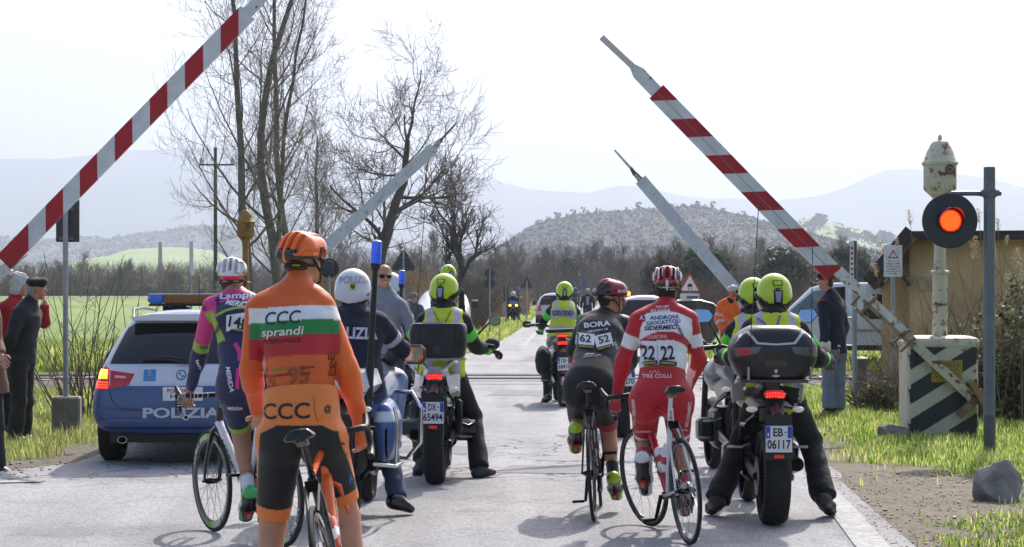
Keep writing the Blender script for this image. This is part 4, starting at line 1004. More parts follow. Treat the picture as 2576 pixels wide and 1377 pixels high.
# --- sign posts
def post(mb, x, y, z0, z1, r=.03, col='#8f959b'):
 mb.color(col).tube([(x, y, z0), (x, y, z1)], r, 12)
def signpost(label, px, d, ztop, r=.03, name='road_sign', lx=None):
 o = P(px, 0, d); o.z = gz(d)
 t = thing(name, label, 'sign', o); mb = MB(); post(mb, 0, 0, -.1, ztop - o.z, r); mb.build('post', GALV, t, 50)
 return t, o
dd = 23.0
t, o = signpost('dark rectangular sign back on a galvanised post set in a concrete block', 165, 22.5, P(0, 505, 22.5).z, .031)
S = lambda px, py, d=22.5: P(px, py, d) - o
a, b = S(138, 503), S(197, 609); mb = MB('#3a3b40'); mb.box(((a.x + b.x) / 2, .06, (a.z + b.z) / 2), (b.x - a.x, .02, a.z - b.z), bev=.005); mb.build('sign_panel', PLAST, t, 0)
mb = MB('#6a6c70')
for z in (S(0, 600).z, S(0, 525).z): mb.box((.0, .04, z), (.16, .03, .03))
mb.build('brackets', GALV, t, 0)
mb = MB('#7b766b'); z1 = S(0, 998).z + 0; a = S(133, 0); b = S(203, 0); mb.box(((a.x + b.x) / 2, .0, z1 / 2 - .05), (b.x - a.x, .34, z1 + .1), bev=.02, rot=(0, 0, R(8))); mb.build('concrete_block', mat('concrete', .95, bump=.8, bscale=30, var=.3, vscale=9), t, 0)
t, o = signpost('narrow plate sign seen edge-on behind the police light bar', 480, 30, P(0, 608, 30).z, .02)
mb = MB('#cfcfd1'); S = lambda px, py: P(px, py, 30) - o; mb.box((.02, -.03, (S(0, 608).z + S(0, 693).z) / 2), (.05, .16, S(0, 608).z - S(0, 693).z), rot=(0, 0, R(8))); mb.build('sign_panel', PLAST, t, 0)
t, o = signpost('narrow white plate sign with red marks on a grey post behind the policeman', 2150, 27, P(0, 606, 27).z, .034)
S = lambda px, py: P(px, py, 27) - o; mb = MB('#d6d6d6'); hgt = S(0, 608).z - S(0, 706).z
mb.box((-.045, -.045, (S(0, 608).z + S(0, 706).z) / 2), (.055, .012, hgt)); mb.color('#505358').box((.0, -.02, (S(0, 608).z + S(0, 706).z) / 2), (.035, .08, hgt)); q = mb.build('sign_panel', PLAST, t, 0)
lb = MB('#a03030')
for k in range(6): lb.box((-.046, -.053, S(0, 625 + k * 13).z), (.03, .003, .03))
lb.build('lettering', LETTER, q, 0)
mb = MB('#8f959b')
for z in (S(0, 800).z, S(0, 870).z): mb.tube([(-.28, .02, z), (0, .02, z)], .012, 6)
mb.build('cross_rails', GALV, t, 0)
# triangle backs and round backs beyond the crossing
def tri(s, up=True, r=.06):
 pts = []
 for k in range(3):
  a = R(90 + 120 * k); cx_, cz_ = (s / 1.732 - r * 2) * cos(a), (s / 1.732 - r * 2) * sin(a)
  for j in range(-3, 4):
   b = a + R(20 * j); pts.append((cx_ + r * 2 * cos(b) * .5, cz_ + r * 2 * sin(b) * .5))
 return pts
for (px, d, cyy, size, lab) in [(1015, 45, 662, .60, 'dark triangular sign back right of the blue beacon'), (1325, 110, 715, .75, 'small dark triangular sign back beside the far police motorcyclist')]:
 t, o = signpost(lab, px, d, P(0, 632 if d < 60 else 706, d).z, .025 if d < 60 else .05)
 z = P(0, cyy, d).z - o.z; mb = MB('#3d3f45'); mb.prism(tri(size), .02, Matrix.Translation((0, .04, z))); mb.build('sign_panel', PLAST, t, 0)
 mb = MB('#6a6c70'); [mb.box((0, .02, z + q), (.14, .03, .02)) for q in (-.12, .12)]; mb.build('brackets', GALV, t, 0)
t, o = signpost('two round dark sign backs stacked on one post by the far left verge', 1232, 75, P(0, 678, 75).z, .03)
mb = MB('#3d3f45')
for y in (689, 714): t2 = MB('#3d3f45'); t2.disc((0, .04, P(0, y, 75).z - o.z), .2, .02, n=28); t2.build('sign_panel', PLAST, t, 40)
t, o = signpost('round dark signal back left of the white police helmet', 828, 41, P(0, 655, 41).z, .03, 'crossing_signal'); t['category'] = 'signal'
mb = MB('#33353b'); mb.disc((0, .02, P(0, 675, 41).z - o.z), .205, .04, n=32); mb.box((0, -.08, P(0, 675, 41).z - o.z), (.2, .16, .3), bev=.03); mb.build('signal_disc', PLAST, t, 40)
t, o = signpost('two narrow dark sign backs on posts left of the far police motorcyclist', 1273, 100, P(0, 722, 100).z, .03)
mb = MB('#3f4146'); mb.box((0, .05, P(0, 742, 100).z - o.z), (.28, .04, .85)); mb.build('sign_panel', PLAST, t, 0)
mb = MB('#9a9c9f'); mb.box((-.1, -.05, .8), (.16, .05, .7)); mb.build('lower_plate', PLAST, t, 0)
t, o = signpost('small blue square sign far down the road', 1464, 180, P(0, 704, 180).z, .04)
mb = MB('#2f6fc0'); mb.box((0, -.03, P(0, 711, 180).z - o.z), (.42, .03, .46)); mb.build('sign_panel', PLAST, t, 0)
# slippery road sign with two panels
t, o = signpost('red-edged slippery road warning triangle above two white panels', 1735, 48, P(0, 694, 48).z, .03)
k = 48 / F; z = P(0, 719, 48).z - o.z
mb = MB('#b3242c'); mb.prism(tri(.56, r=.035), .02, Matrix.Translation((0, -.04, z))); mb.build('warning_triangle', PLAST, t, 0)
mb = MB('#d2d2d2'); mb.prism(tri(.42, r=.01), .02, Matrix.Translation((0, -.045, z))); q = mb.build('triangle_face', PLAST, t, 0)
lb = MB('#1d1d1f'); lb.box((0, -.057, z + .02), (.09, .003, .05)); lb.box((0, -.057, z - .01), (.12, .003, .035))
for sx in (-1, 1): lb.tube([(sx * .03, -.057, z - .03), (sx * .05, -.057, z - .06), (sx * .02, -.057, z - .085), (sx * .045, -.057, z - .11)], .007, 4)
lb.build('pictogram', LETTER, q, 0)
mb = MB('#cfd0d2'); mb.box((0, -.04, P(0, 749, 48).z - o.z), (.46, .02, .20)); q = mb.build('sign_panel', PLAST, t, 0)
lb = MB('#5c6066'); lb.box((.06, -.052, P(0, 748, 48).z - o.z), (.28, .003, .06)); lb.build('pictogram', LETTER, q, 0)
mb = MB('#bcc4d2'); mb.box((0, -.04, P(0, 774, 48).z - o.z), (.46, .02, .24)); mb.build('lower_plate', PLAST, t, 0)
# white notice with a red triangle
t, o = signpost('white notice plate with a red warning triangle in front of the yellow house', 2246, 29, P(0, 617, 29).z, .032)
S = lambda px, py: P(px, py, 29) - o; a, b = S(2222, 617), S(2268, 697)
mb = MB('#d3d3d6'); mb.box(((a.x + b.x) / 2, -.045, (a.z + b.z) / 2), (b.x - a.x, .012, a.z - b.z)); q = mb.build('sign_panel', PLAST, t, 0)
lb = MB('#b3202a'); M0 = Matrix.Translation(((a.x + b.x) / 2, -.054, S(0, 643).z)); lb.prism(tri(.15, r=.005), .003, M0); lb.color('#e8e8e8').prism(tri(.09, r=.004), .004, Matrix.Translation(((a.x + b.x) / 2, -.0545, S(0, 643).z))); lb.color('#b3202a').box(((a.x + b.x) / 2, -.058, S(0, 643).z), (.01, .003, .06))
mx_ = (a.x + b.x) / 2
for (s_, y, w_, h_, cl) in [('ATTENZIONE', 658, .15, .012, '#8a3038'), ('TELE ED ILLIMINI', 664, .2, .02, '#333'), ('VIETATO SUPERARE', 671, .2, .016, '#333'), ('LA BARRIERA', 677, .15, .016, '#333'), ('ATTENDERE IL PASSAGGIO', 683, .22, .014, '#333'), ('DEI TRENI', 689, .12, .016, '#333')]:
 text(lb, s_, (mx_, -.054, S(0, y).z), w_, h_, None, bold=.02, col='#3a3a3e' if cl == '#333' else cl, off=0)
lb.build('lettering', LETTER, q, 0)
# utility pole and chimney
o = P(542, 0, 75); o.z = gz(75)
t = thing('utility_pole', 'dark wooden utility pole with crossarm and two white insulators', 'pole', o); S = lambda px, py: P(px, py, 75) - o
mb = MB('#554c47'); mb.tube([(0, 0, -.2), S(542, 371)], [.085, .06], 10); mb.build('pole', BARK, t, 180)
mb = MB('#4b4a4c'); a, b = S(501, 415), S(590, 415); mb.box(((a + b) / 2), (b.x - a.x, .07, .06)); mb.build('crossarm', GALV, t, 0)
mb = MB('#d8dde0')
for px in (506, 584): mb = MB('#d8dde0'); mb.lathe([(.02, 0), (.07, .02), (.07, .08), (.05, .1), (.08, .14), (.06, .24), (0, .26)], S(px, 414), n=12); mb.build('insulator', GLOSS, t, 60)
mb = MB('#4a4a4c'); mb.tube([S(542, 371), S(542, 345)], .01, 5); mb.build('wires', GALV, t, 0)
o = P(403, 0, 900); o.z = 0
t = thing('brick_chimney', 'distant brown brick chimney rising from the wood', 'chimney', o); mb = MB('#7c6457'); z = P(0, 610, 900).z; mb.tube([(0, 0, 0), (0, 0, z - .6), (0, 0, z - .6), (0, 0, z)], [1.3, .85, 1.05, 1.0], 12); mb.build('shaft', PLAST, t, 40); mb = MB('#8d7568'); mb.box((6, 6, 4), (16, 10, 8)); mb.prism([(-8.5, 0), (8.5, 0), (0, 3)], 10.5, Matrix.Translation((6, 6, 8))); mb.build('kiln_house', PLAST, t, 0)
# --- yellow house
M_WALL = mat('house_plaster', .9, bump=.5, bscale=12, var=.3, vscale=1.1)
do = 38.0; o = P(2420, 0, do); o.z = 0
t = thing('yellow_house', 'low ochre plastered house with dark roof behind the brambles, right', 'house', o); S = lambda px, py, d=do: P(px, py, d) - o
zt = S(0, 600).z; xl = S(2290, 0).x; xr = 6.5
mb = MB('#c4a678')
mb.loft([[(x, y, 0), (x, y, zt)] for x, y in ((xl, .0), (xr, .0), (xr, 5), (xl, 5), (xl, 0))], closed=False, caps=False)
z2 = S(0, 725).z                                       # lean-to on the left
xe = S(2222, 0).x
mb.loft([[(xe, .3, 0), (xe, .3, z2)], [(xl, .3, 0), (xl, .3, zt)], ], closed=False, caps=False); mb.loft([[(xe, .3, 0), (xe, .3, z2)], [(xe, 5, 0), (xe, 5, z2)]], closed=False, caps=False)
wl = mb.build('wall', M_WALL, t, 0); t.rotation_euler = (0, 0, R(-11.5))
mb = MB('#3a3532'); mb.box(((xl + xr) / 2 + .1, 2.5, zt + .05), (xr - xl + .2, 6.0, .16)); a = S(2306, 592); b = S(2200, 722)
for (off, th, cl, yy0, yy1) in ((0, .24, '#3a3532', -.75, 5.3),):
 dx_ = V((b.x - a.x, 0, b.z - a.z)).normalized(); nn = V((-dx_.z, 0, dx_.x)); nn = nn if nn.z > 0 else -nn
 vs = [];
 for y in (yy0, yy1):
  for (p, q) in ((a, 0), (b, 0), (b, 1), (a, 1)): vs.append(V((p.x, y, p.z)) + nn * th * q)
 mb.color(cl); mb.add(vs, [(0, 1, 2, 3), (7, 6, 5, 4), (0, 4, 5, 1), (1, 5, 6, 2), (2, 6, 7, 3), (3, 7, 4, 0)])
mb.build('roof', mat('old_tiles', .9, bump=.8, bscale=20, var=.25), t, 0)
mb = MB('#6d5638')
for y in (-.55, .2): mb.tube([V((a.x, y, a.z - .05)), V((b.x, y, b.z - .03))], .05, 6)
mb.tube([V((a.x - .1, -.5, a.z - .75)), V((a.x - .75, -.5, a.z - .75))], .04, 6); mb.tube([V((xl, -.1, zt - .9)), V((xl - .35, -.5, zt - .35))], .04, 6)
mb.build('rafters', PLAST, t, 0)
mb = MB('#2d2a29'); mb.box((S(2276, 0).x, .6, S(0, 625).z), (.13, .13, .5)); mb.build('chimney', PLAST, t, 0)
lb = MB(); text(lb, '2IOM', (S(2322, 0).x, -.03, S(0, 715).z), .62, .32, None, bold=.02, col='#a79a80', off=0); lb.build('lettering', LETTER, wl, 0)
# --- stump, rocks
o = P(2168, 0, 29); o.z = 0
t = thing('concrete_stub', 'short weathered round stub post with pale top by the white van', 'post', o); z = P(0, 902, 29).z
mb = MB('#5b5146'); mb.lathe([(.085, -.05), (.08, .2), (.075, z - .02), (.07, z)], n=14); mb.build('stub', BARK, t, 60)
mb = MB('#a89e90'); mb.lathe([(.085, z - .015), (.088, z), (.06, z + .02), (0, z + .025)], n=14); mb.build('top', PLAST, t, 60)
def rock(label, px, py, sx, sy, sz, seed, col):
 sx, sy, sz = sx * 1.25, sy * 1.25, sz * 1.25
 d = D(py); o = P(px, py, d); o.z = 0
 bm = bmesh.new(); bmesh.ops.create_icosphere(bm, subdivisions=5, radius=1)
 rg = random.Random(seed); planes = [(V((rg.gauss(0, 1), rg.gauss(0, 1), rg.gauss(0, 1) + .3)).normalized(), rg.uniform(.55, .88)) for _ in range(16)]
 for v in bm.verts:
  p = v.co.copy()
  for n_, k in planes:
   q = p.dot(n_)
   if q > k: p -= n_ * (q - k)
  p *= 1 + .05 * noise.fractal(p * 3 + V((seed, 0, 0)), 1, 2, 5) + .02 * noise.noise(p * 14)
  v.co = V((p.x * sx, p.y * sy, p.z * sz + sz * .45))
 me = bpy.data.meshes.new('rock'); bm.to_mesh(me); bm.free()
 ob = finish(me, 'rock', mat('rock_stone' + col[1:], .9, bump=1, bscale=14, var=.35, vscale=7, col=col), None, 25); ob.location = o
 return tag(ob, label, 'rock', 'loose rocks on the right verge')
rock('large angular grey-brown boulder on the soil at the foot of the signal post', 2511, 1262, .185, .15, .19, 3, '#8d8783')
rock('smaller dark lumpy rock in the grass left of the striped cabinet', 2246, 1106, .175, .14, .115, 8, '#6d6a66')
# scattered clods and stones on the soil
mb = MB('#7a7064'); rg = random.Random(9)
for _ in range(1500):
 y = rg.uniform(11, 17.5); x = rg.uniform(2.5, 4.9) if y > 14 else rg.uniform(2.3, 3.8); s_ = rg.uniform(.003, .012) * (1 if rg.random() < .97 else 2)
 mb.color(rg.choice(['#7a7064', '#6a6156', '#8a8174', '#5a5248'])); mb.ball((x, y, .02), (s_, s_ * 1.1, s_ * .6), 5, 3)
for _ in range(250):
 y = rg.uniform(16.9, 18.6); x = rg.uniform(-7, -4.1); s_ = rg.uniform(.006, .022); mb.color(rg.choice(['#7a7064', '#5a5146', '#4a4238'])); mb.ball((x, y, .02), (s_, s_ * 1.1, s_ * .6), 5, 3)
tag(mb.build('gravel', PLAST, None, 0), 'loose stones and clods on the bare soil of the verges', 'gravel', kind='stuff')
# ================================================================ PEOPLE
def lp(a, b, t): return V(a).lerp(V(b), t)
def mk(d0, **j):
 """joints from image rows/columns plus a depth offset each"""
 return {k: P(v[0], v[1], d0 + (v[2] if len(v) > 2 else 0)) for k, v in j.items()}
def torso(B, J, e=0.0, m=1.0, hips=True, chest=1.0):
 s = (J['sR'] - J['sL']).normalized(); pe, ne = J['pel'], J['neck']; ch = lp(pe, ne, .72); wa = lp(pe, ne, .34)
 q = lambda x: x * m + e
 B.el(wa, ch, (q(.137), q(.10)), (q(.165 * chest), q(.115)), s)
 B.el(ch, lp(pe, ne, .9), (q(.160 * chest), q(.112)), (q(.115), q(.078)), s)
 B.el(lp(J['sL'], J['sR'], .12), lp(J['sL'], J['sR'], .88), q(.062), q(.062), s)
 for k in 'LR': B.el(ne, lp(ne, J['s' + k], .8), q(.045), q(.052), s)
 B.el(pe, wa, (q(.150), q(.112)), (q(.135), q(.10)), s)
 if hips:
  for k in 'LR': B.el(lp(pe, J['h' + k], .8), lp(pe, J['h' + k], .9), q(.098), q(.095), s)
def arm(B, J, k, e=0.0, m=1.0, t0=0.0, t1=1.0, flat=1):
 """t in 0..1 upper arm, 1..2 forearm"""
 s, el_, w = J['s' + k], J['e' + k], J['w' + k]; q = lambda x: x * m + e
 r = lambda t: (.054 - .012 * t if t < 1 else .044 - .017 * (t - 1)) * m + e
 pt = lambda t: lp(s, el_, t) if t <= 1 else lp(el_, w, t - 1)
 cut = [t0] + ([1.0] if t0 < 1 < t1 else []) + [t1]
 for a, b in zip(cut, cut[1:]): B.el(pt(a), pt(b), r(a + .0001), r(b - .0001), k=.02, flat=(flat if a == t0 and t0 > 0 else 0, flat if b == t1 and t1 < 2 else 0))
 if t0 < 1.2 and t1 > 1.3 and e < .02: B.el(lp(el_, w, .12), lp(el_, w, .35), q(.045), q(.040), k=.02)
def leg(B, J, k, e=0.0, m=1.0, t0=0.0, t1=2.0, back=(0, -1, 0), flare=0.0, flat=1):
 h_, kn, an = J['h' + k], J['k' + k], J['a' + k]
 r = lambda t: (.088 - .03 * t if t < 1 else .054 - .018 * (t - 1)) * m + e + flare * max(0, t - 1)
 pt = lambda t: lp(h_, kn, t) if t <= 1 else lp(kn, an, t - 1)
 cut = [t0] + ([1.0] if t0 < 1 < t1 else []) + [t1]
 for a, b in zip(cut, cut[1:]): B.el(pt(a), pt(b), r(a + .0001), r(b - .0001), k=.03, flat=(flat if a == t0 and t0 > 0 else 0, flat if b == t1 and t1 < 2 else 0))
 if t0 < 1.2 and t1 > 1.4 and flare == 0:
  bk = V(back); ax = (an - kn).normalized(); bk = (bk - ax * bk.dot(ax)).normalized()
  B.el(lp(kn, an, .15) + bk * .012, lp(kn, an, .42) + bk * .014, .052 * m + e, .047 * m + e, k=.03)
def foot(B, J, k, e=0.0, m=1.0, wd=1.0):
 a, t = J['a' + k], J['t' + k]; d = (t - a); fl = d.normalized(); up = V((0, 0, 1)) - fl * fl.z
 side = fl.cross(V((0, 0, 1))); side = side.normalized() if side.length > .2 else V((1, 0, 0))
 hl = a - fl * .03 - up * .02
 B.el(a, hl, .036 * m + e, .036 * m + e, k=.02)
 B.el(hl, lp(a, t, .55), (.036 * m * wd + e, .034 + e), (.046 * m * wd + e, .028 + e), side, k=.02)
 B.el(lp(a, t, .5), t, (.046 * m * wd + e, .028 + e), (.036 * m * wd + e, .02 + e), side, k=.02)
def head(B, c0, look, m=1.0, up=(0, 0, 1)):
 f = V(look).normalized(); u = V(up); u = (u - f * u.dot(f)).normalized(); s = f.cross(u)
 p = lambda x, y, z: c0 + s * x * m + f * y * m + u * z * m
 B.el(p(0, -.015, .03), p(0, -.01, .028), (.075 * m, .09 * m), (.075 * m, .09 * m), s)          # skull
 B.el(p(0, -.015, .045), p(0, .0, .02), (.074 * m, .088 * m), (.072 * m, .084 * m), s)
 B.el(p(0, .03, 0), p(0, .05, -.075), (.062 * m, .06 * m), (.042 * m, .034 * m), s, k=.02)      # face, jaw
 B.el(p(0, .092, .012), p(0, .108, -.022), .011 * m, .016 * m, s, k=.012)                       # nose
 B.el(p(-.02, .085, -.056), p(.02, .085, -.056), .008 * m, .008 * m, s, k=.012)                 # lips
 B.el(p(-.03, .078, .03), p(.03, .078, .03), .013 * m, .013 * m, s, k=.012)                     # brow
 for q in (-1, 1):
  B.el(p(q * .075, -.012, .015), p(q * .080, -.016, -.022), (.008 * m, .020 * m), (.007 * m, .013 * m), s, k=.006)
  B.el(p(q * .03, .092, .012), p(q * .03, .092, .0115), .009 * m, .009 * m, s, k=.008, neg=True)
 return p
def face_bits(root, p, m=1.0, eyes=True, brow='#4a3a2c'):
 mb = MB('#ddd8d0')
 for q in (-1, 1):
  mb.color('#ddd8d0').ball(p(q * .03, .078, .011), .0105 * m, 8, 6); mb.color('#2b2018').ball(p(q * .03, .086, .011), .0045 * m, 6, 4)
  mb.color(brow).tube([p(q * .018, .093, .028), p(q * .042, .083, .028)], .004 * m, 5)
 mb.color('#9a5a50').tube([p(-.02, .092, -.056), p(0, .096, -.056), p(.02, .092, -.056)], .003 * m, 5)
 return mb
def hand(B, X, w, d, pn, curl=.6, m=1.0, col='#c08a70', e=0.0, thumb=1, spread=1.0):
 """palm into body B, five fingers into X; d = direction of the hand, pn = palm-side normal (fingers curl that way)"""
 d = V(d).normalized(); pn = V(pn); pn = (pn - d * pn.dot(d)).normalized(); s = d.cross(pn)
 w = V(w); pe = w + d * .085 * m
 B.el(w + d * .015, pe - d * .015, (.028 * m + e, .016 * m + e), (.040 * m + e, .014 * m + e), s, k=.015)
 X.color(col)
 for i, (off, ln) in enumerate(((-.030, .070), (-.010, .080), (.010, .076), (.029, .060))):
  a = pe + s * off * m * 1.02 - d * .012; ln = ln * m; pts = [a]; ang = 0; dd = d + s * off * 1.5 * spread
  for q in (.45, .32, .23):
   ang += curl * (1.0 if q == .45 else 1.15) * (1 + .08 * (i - 1.5)); v = dd * cos(ang) + pn * sin(ang); pts.append(pts[-1] + v.normalized() * ln * q)
  pts.append(pts[-1] + v * .006); X.tube(pts, [(.0095 + e) * m, (.009 + e) * m, (.0085 + e) * m, (.0075 + e) * m, .004 * m], 8)
 a = w + d * .03 * m - s * thumb * .025 * m; t1 = a + (d * .5 - s * thumb * .75 + pn * .4).normalized() * .035 * m; t2 = t1 + (d * .8 - s * thumb * .15 + pn * .6).normalized() * .03 * m
 X.tube([a, t1, t2, t2 + (t2 - t1).normalized() * .008], [(.013 + e) * m, (.011 + e) * m, (.009 + e) * m, .004], 8)
SK = '#a9745b'
def person(label, loc, group=None):
 loc = V(loc); loc.z = gz(loc.y)
 return thing('person', label, 'person', loc, group=group, world=True)
def skinbody(t, J, look, hands=None, h=.011, m=1.0, skin=SK, headm=1.0, feet=True, up=(0, 0, 1)):
 B = Body(.03); X = MB(skin); torso(B, J, 0, m)
 for k in 'LR': arm(B, J, k, 0, m, 0, 2); leg(B, J, k, 0, m); foot(B, J, k, 0, m)
 hc = J['head']; f = V(look).normalized()
 B.el(J['neck'], hc - V((0, 0, .07)) - f * .015, .058 * m, .052 * m, k=.03)
 p = head(B, hc, look, headm, up)
 for k in 'LR':
  d, pn, cu, th = (hands or {}).get(k, ((J['w' + k] - J['e' + k]), (0, 1, 0), .5, 1 if k == 'L' else -1))
  hand(B, X, J['w' + k], d, pn, cu, m, skin, 0, th)
 ob = B.build('body', SKIN, t, h, skin, extra=X)
 return ob, p
def axes(look, up=(0, 0, 1)):
 f = V(look).normalized(); u = V(up); u = (u - f * u.dot(f)).normalized(); return f.cross(u), f, u
def zone(vs, o, s, f, u):
 q = vs - np.array(o); return q @ np.array(s), q @ np.array(f), q @ np.array(u)
def moto_helmet(t, c0, look, base, dark='#17181a', style='lime', h=.009, m=1.0, mark=None, name='helmet', up=(0, 0, 1), hi=None):
 """full-face helmet seen mostly from behind; s right, f forward, u up"""
 s, f, u = axes(look, up); p = lambda x, y, z: V(c0) + s * x * m + f * y * m + u * z * m
 B = Body(.02)
 B.el(p(0, -.02, .035), p(0, .01, .03), (.128 * m, .135 * m), (.122 * m, .128 * m), s)
 B.el(p(0, -.05, -.03), p(0, .03, -.04), (.118 * m, .10 * m), (.112 * m, .10 * m), s, k=.04)
 B.el(p(0, .07, -.075), p(0, .10, -.085), (.085 * m, .05 * m), (.07 * m, .04 * m), s, k=.04)
 B.el(p(0, -.05, -.19), p(0, .02, -.19), .07 * m, .075 * m, s, neg=True, k=.02)
 bc, dc = np.array(c(base)), np.array(c(dark))
 def col(vs):
  x, y, z = zone(vs, c0, s, f, u); x, y, z = x / m, y / m, z / m
  out = np.tile(bc, (len(vs), 1))
  out[(z < -.085 + .035 * np.abs(x) / .1 - .0 * y) & (y < .06)] = dc
  out[(y > .07) & (z > -.045) & (z < .055)] = np.array(c('#202428'))
  if style == 'lime':
   out[(z < -.055 + .9 * np.clip(np.abs(x) - .06, 0, 1)) & (y < .0)] = dc
   out[(np.abs(x) < .018) & (z < .06) & (z > -.08) & (y < 0)] = dc
  return out
 hm = B.build(name, GLOSS, t, h, col)
 mb = MB('#0f1011'); rr = []
 mb.torus(p(0, -.01, -.115), .088 * m, .018 * m, 'Z', 28, 8, fl=1.2, rot=Matrix((s, f, u)).transposed()); mb.build('neck_roll', CLOTH, hm, 180)
 mb = MB('#30353b'); n = 14                                                              # visor pushed against the brow
 for q in (-1, 1): mb.disc(p(q * .128, .02, .01), .022 * m, .012, 'X', 16, rot=Matrix((s, f, u)).transposed())
 mb.build('visor_pivots', PLAST, hm, 40)
 mb = MB('#2a2f35'); Rm = Matrix((s, f, u)).transposed()
 mb.lathe([(.134 * m, -.045 * m), (.139 * m, .0), (.135 * m, .05 * m), (.133 * m, .05 * m), (.136 * m, 0), (.131 * m, -.045 * m)], p(0, .012, .01), 'Z', 24, R(15), R(165), Rm); mb.build('visor', GLASS, hm, 60)
 if hi or style == 'lime':
  lb = MB(); bb = bvh_of(hm)
  patch(lb, [(-.030, -.085), (.030, -.085), (.034, .045), (-.034, .045)], p(0, -.3, .0), bb, f, u, '#15171a', .002)
  patch(lb, [(-.016, -.04), (.016, -.04), (.023, .036), (-.023, .036)], p(0, -.3, .0), bb, f, u, '#8f98b0', .004)
  patch(lb, [(-.034, .075), (.034, .075), (.036, .115), (-.036, .115)], p(0, -.3, .0), bb, f, u, '#2b3310', .002)
  patch(lb, [(-.026, .082), (.026, .082), (.028, .110), (-.028, .110)], p(0, -.3, .0), bb, f, u, base, .004)
  text(lb, 'LS2', p(0, -.3, .062), .06 * m, .012 * m, bb, f, u, bold=.02, col='#1a1d10', off=.004)
  for q in (1, -1):
   dr = (f * .35 - s * q * .94).normalized(); text(lb, 'LS2', p(q * .3, -.09, .0) , .085 * m, .04 * m, bb, dr, u, roll=R(-25 * q), bold=.03, col='#1a1d10', off=.003)
   patch(lb, [(-.012, -.05), (.016, -.045), (.01, .05), (-.02, .035)], p(q * .3, -.03, .035), bb, dr, u, '#8f98b0' if q == 1 else '#1a1d10', .003)
  lb.build('lettering', LETTER, hm, 0)
 return hm, p, f, u
def cyc_helmet(t, c0, look, colf, ribs='#222222', h=.006, m=1.0, up=(0, 0, 1), vents=5, tail=True, name='helmet'):
 s, f, u = axes(look, up); p = lambda x, y, z: V(c0) + s * x * m + f * y * m + u * z * m
 B = Body(.015)
 B.el(p(0, -.035, .055), p(0, .03, .055), (.100 * m, .085 * m), (.092 * m, .080 * m), s)
 if tail: B.el(p(-.03, -.105, .03), p(.03, -.105, .03), .032 * m, .032 * m, s, k=.04)
 B.el(p(0, -.05, -.045), p(0, .06, -.045), (.12 * m, .075 * m), (.12 * m, .075 * m), s, neg=True, k=.01)
 B.el(p(0, -.03, .02), p(0, .03, .02), .076 * m, .074 * m, s, neg=True, k=.005)
 for i in range(vents):                                   # long air vents front to back
  x = (i - (vents - 1) / 2) * .036
  zz = math.sqrt(max(.0, 1 - (x / .098) ** 2)) * .088 + .055
  B.el(p(x * 1.0, -.01, zz + .012), p(x * .9, .075, zz - .018), (.0095 * m, .024), (.008 * m, .02), s, neg=True, k=.004)
  B.el(p(x * 1.0, -.075, zz - .012), p(x * 1.0, -.125, .065 - abs(x) * .3), (.0105 * m, .026), (.009 * m, .022), s, neg=True, k=.004)
 for q in (-1, 1):
  B.el(p(q * .1, -.03, .045), p(q * .1, .03, .05), .011 * m, .009 * m, s, neg=True, k=.004)
  B.el(p(q * .085, -.085, .03), p(q * .098, -.05, .028), .011 * m, .011 * m, s, neg=True, k=.004)
 def col(vs):
  x, y, z = zone(vs, c0, s, f, u); return colf(x / m, y / m, z / m)
 hm = B.build(name, GLOSS, t, h, col)
 mb = MB('#141414'); Rm = Matrix((s, f, u)).transposed()
 mb.ball(p(0, -.0, .045), (.082 * m, .098 * m, .078 * m), 20, 12, rot=Rm); mb.build('padding', CLOTH, hm, 180)
 mb = MB('#151515')
 for q in (-1, 1):
  mb.tube([p(q * .083, .02, .03), p(q * .08, .03, -.03), p(q * .06, .045, -.085), p(0, .06, -.115)], .004, 5, flat=2)
  mb.tube([p(q * .083, -.045, .03), p(q * .082, .0, -.02), p(q * .078, .025, -.045)], .004, 5, flat=2)
 mb.build('straps', CLOTH, hm, 180)
 mb = MB('#1c1c1c'); mb.lathe([(.084 * m, -.008), (.088 * m, 0), (.084 * m, .008), (.08 * m, 0)], p(0, -.012, -.012), 'Z', 24, R(180), R(360), Rm)
 mb.color(ribs).lathe([(.088 * m, -.004), (.091 * m, 0), (.088 * m, .004)], p(0, -.012, -.012), 'Z', 16, R(235), R(305), Rm)
 mb.color('#1c1c1c').box(p(0, -.1, -.014), (.035, .018, .022), rot=Rm)
 mb.build('fit_band', PLAST, hm, 60)
 return hm, p, (s, f, u)
def shoe(t, J, k, col, sole='#1a1a1a', m=1.0, h=.007, cleat=True, accent=None, name='shoe', heel=0.0):
 B = Body(.02); foot(B, J, k, .008, m); a, tt = J['a' + k], J['t' + k]; fl = (tt - a).normalized()
 sd = fl.cross(V((0, 0, 1))); sd = sd.normalized() if sd.length > .25 else V((1, 0, 0)); up = sd.cross(fl).normalized()
 B.el(a + V((0, 0, .0)), a + (a - J['a' + k]) + (J['k' + k] - a).normalized() * .03, .046, .044, k=.02, flat=(0, 1))
 cb, cs = np.array(c(col)), np.array(c(sole)); ca = np.array(c(accent or col))
 def cf(vs):
  q = vs - np.array(a); z = q @ np.array(up); y = q @ np.array(fl); out = np.tile(cb, (len(vs), 1)); out[(y > .05) & (y < .13) & (z > -.02)] = ca
  out[(z < -.024 * m) & (y > -.02)] = cs; return out
 o = B.build(name, GLOSS if cleat else PLAST, t, h, cf)
 if cleat:
  mb = MB('#b02018'); mb.box(lp(a, tt, .62) - up * .062, (.045, .06, .012), rot=Matrix((sd, fl, up)).transposed()); mb.color('#8c8c8c').box(lp(a, tt, .62) - up * .068, (.02, .03, .01), rot=Matrix((sd, fl, up)).transposed()); mb.build('cleat', PLAST, o, 0)
 return o
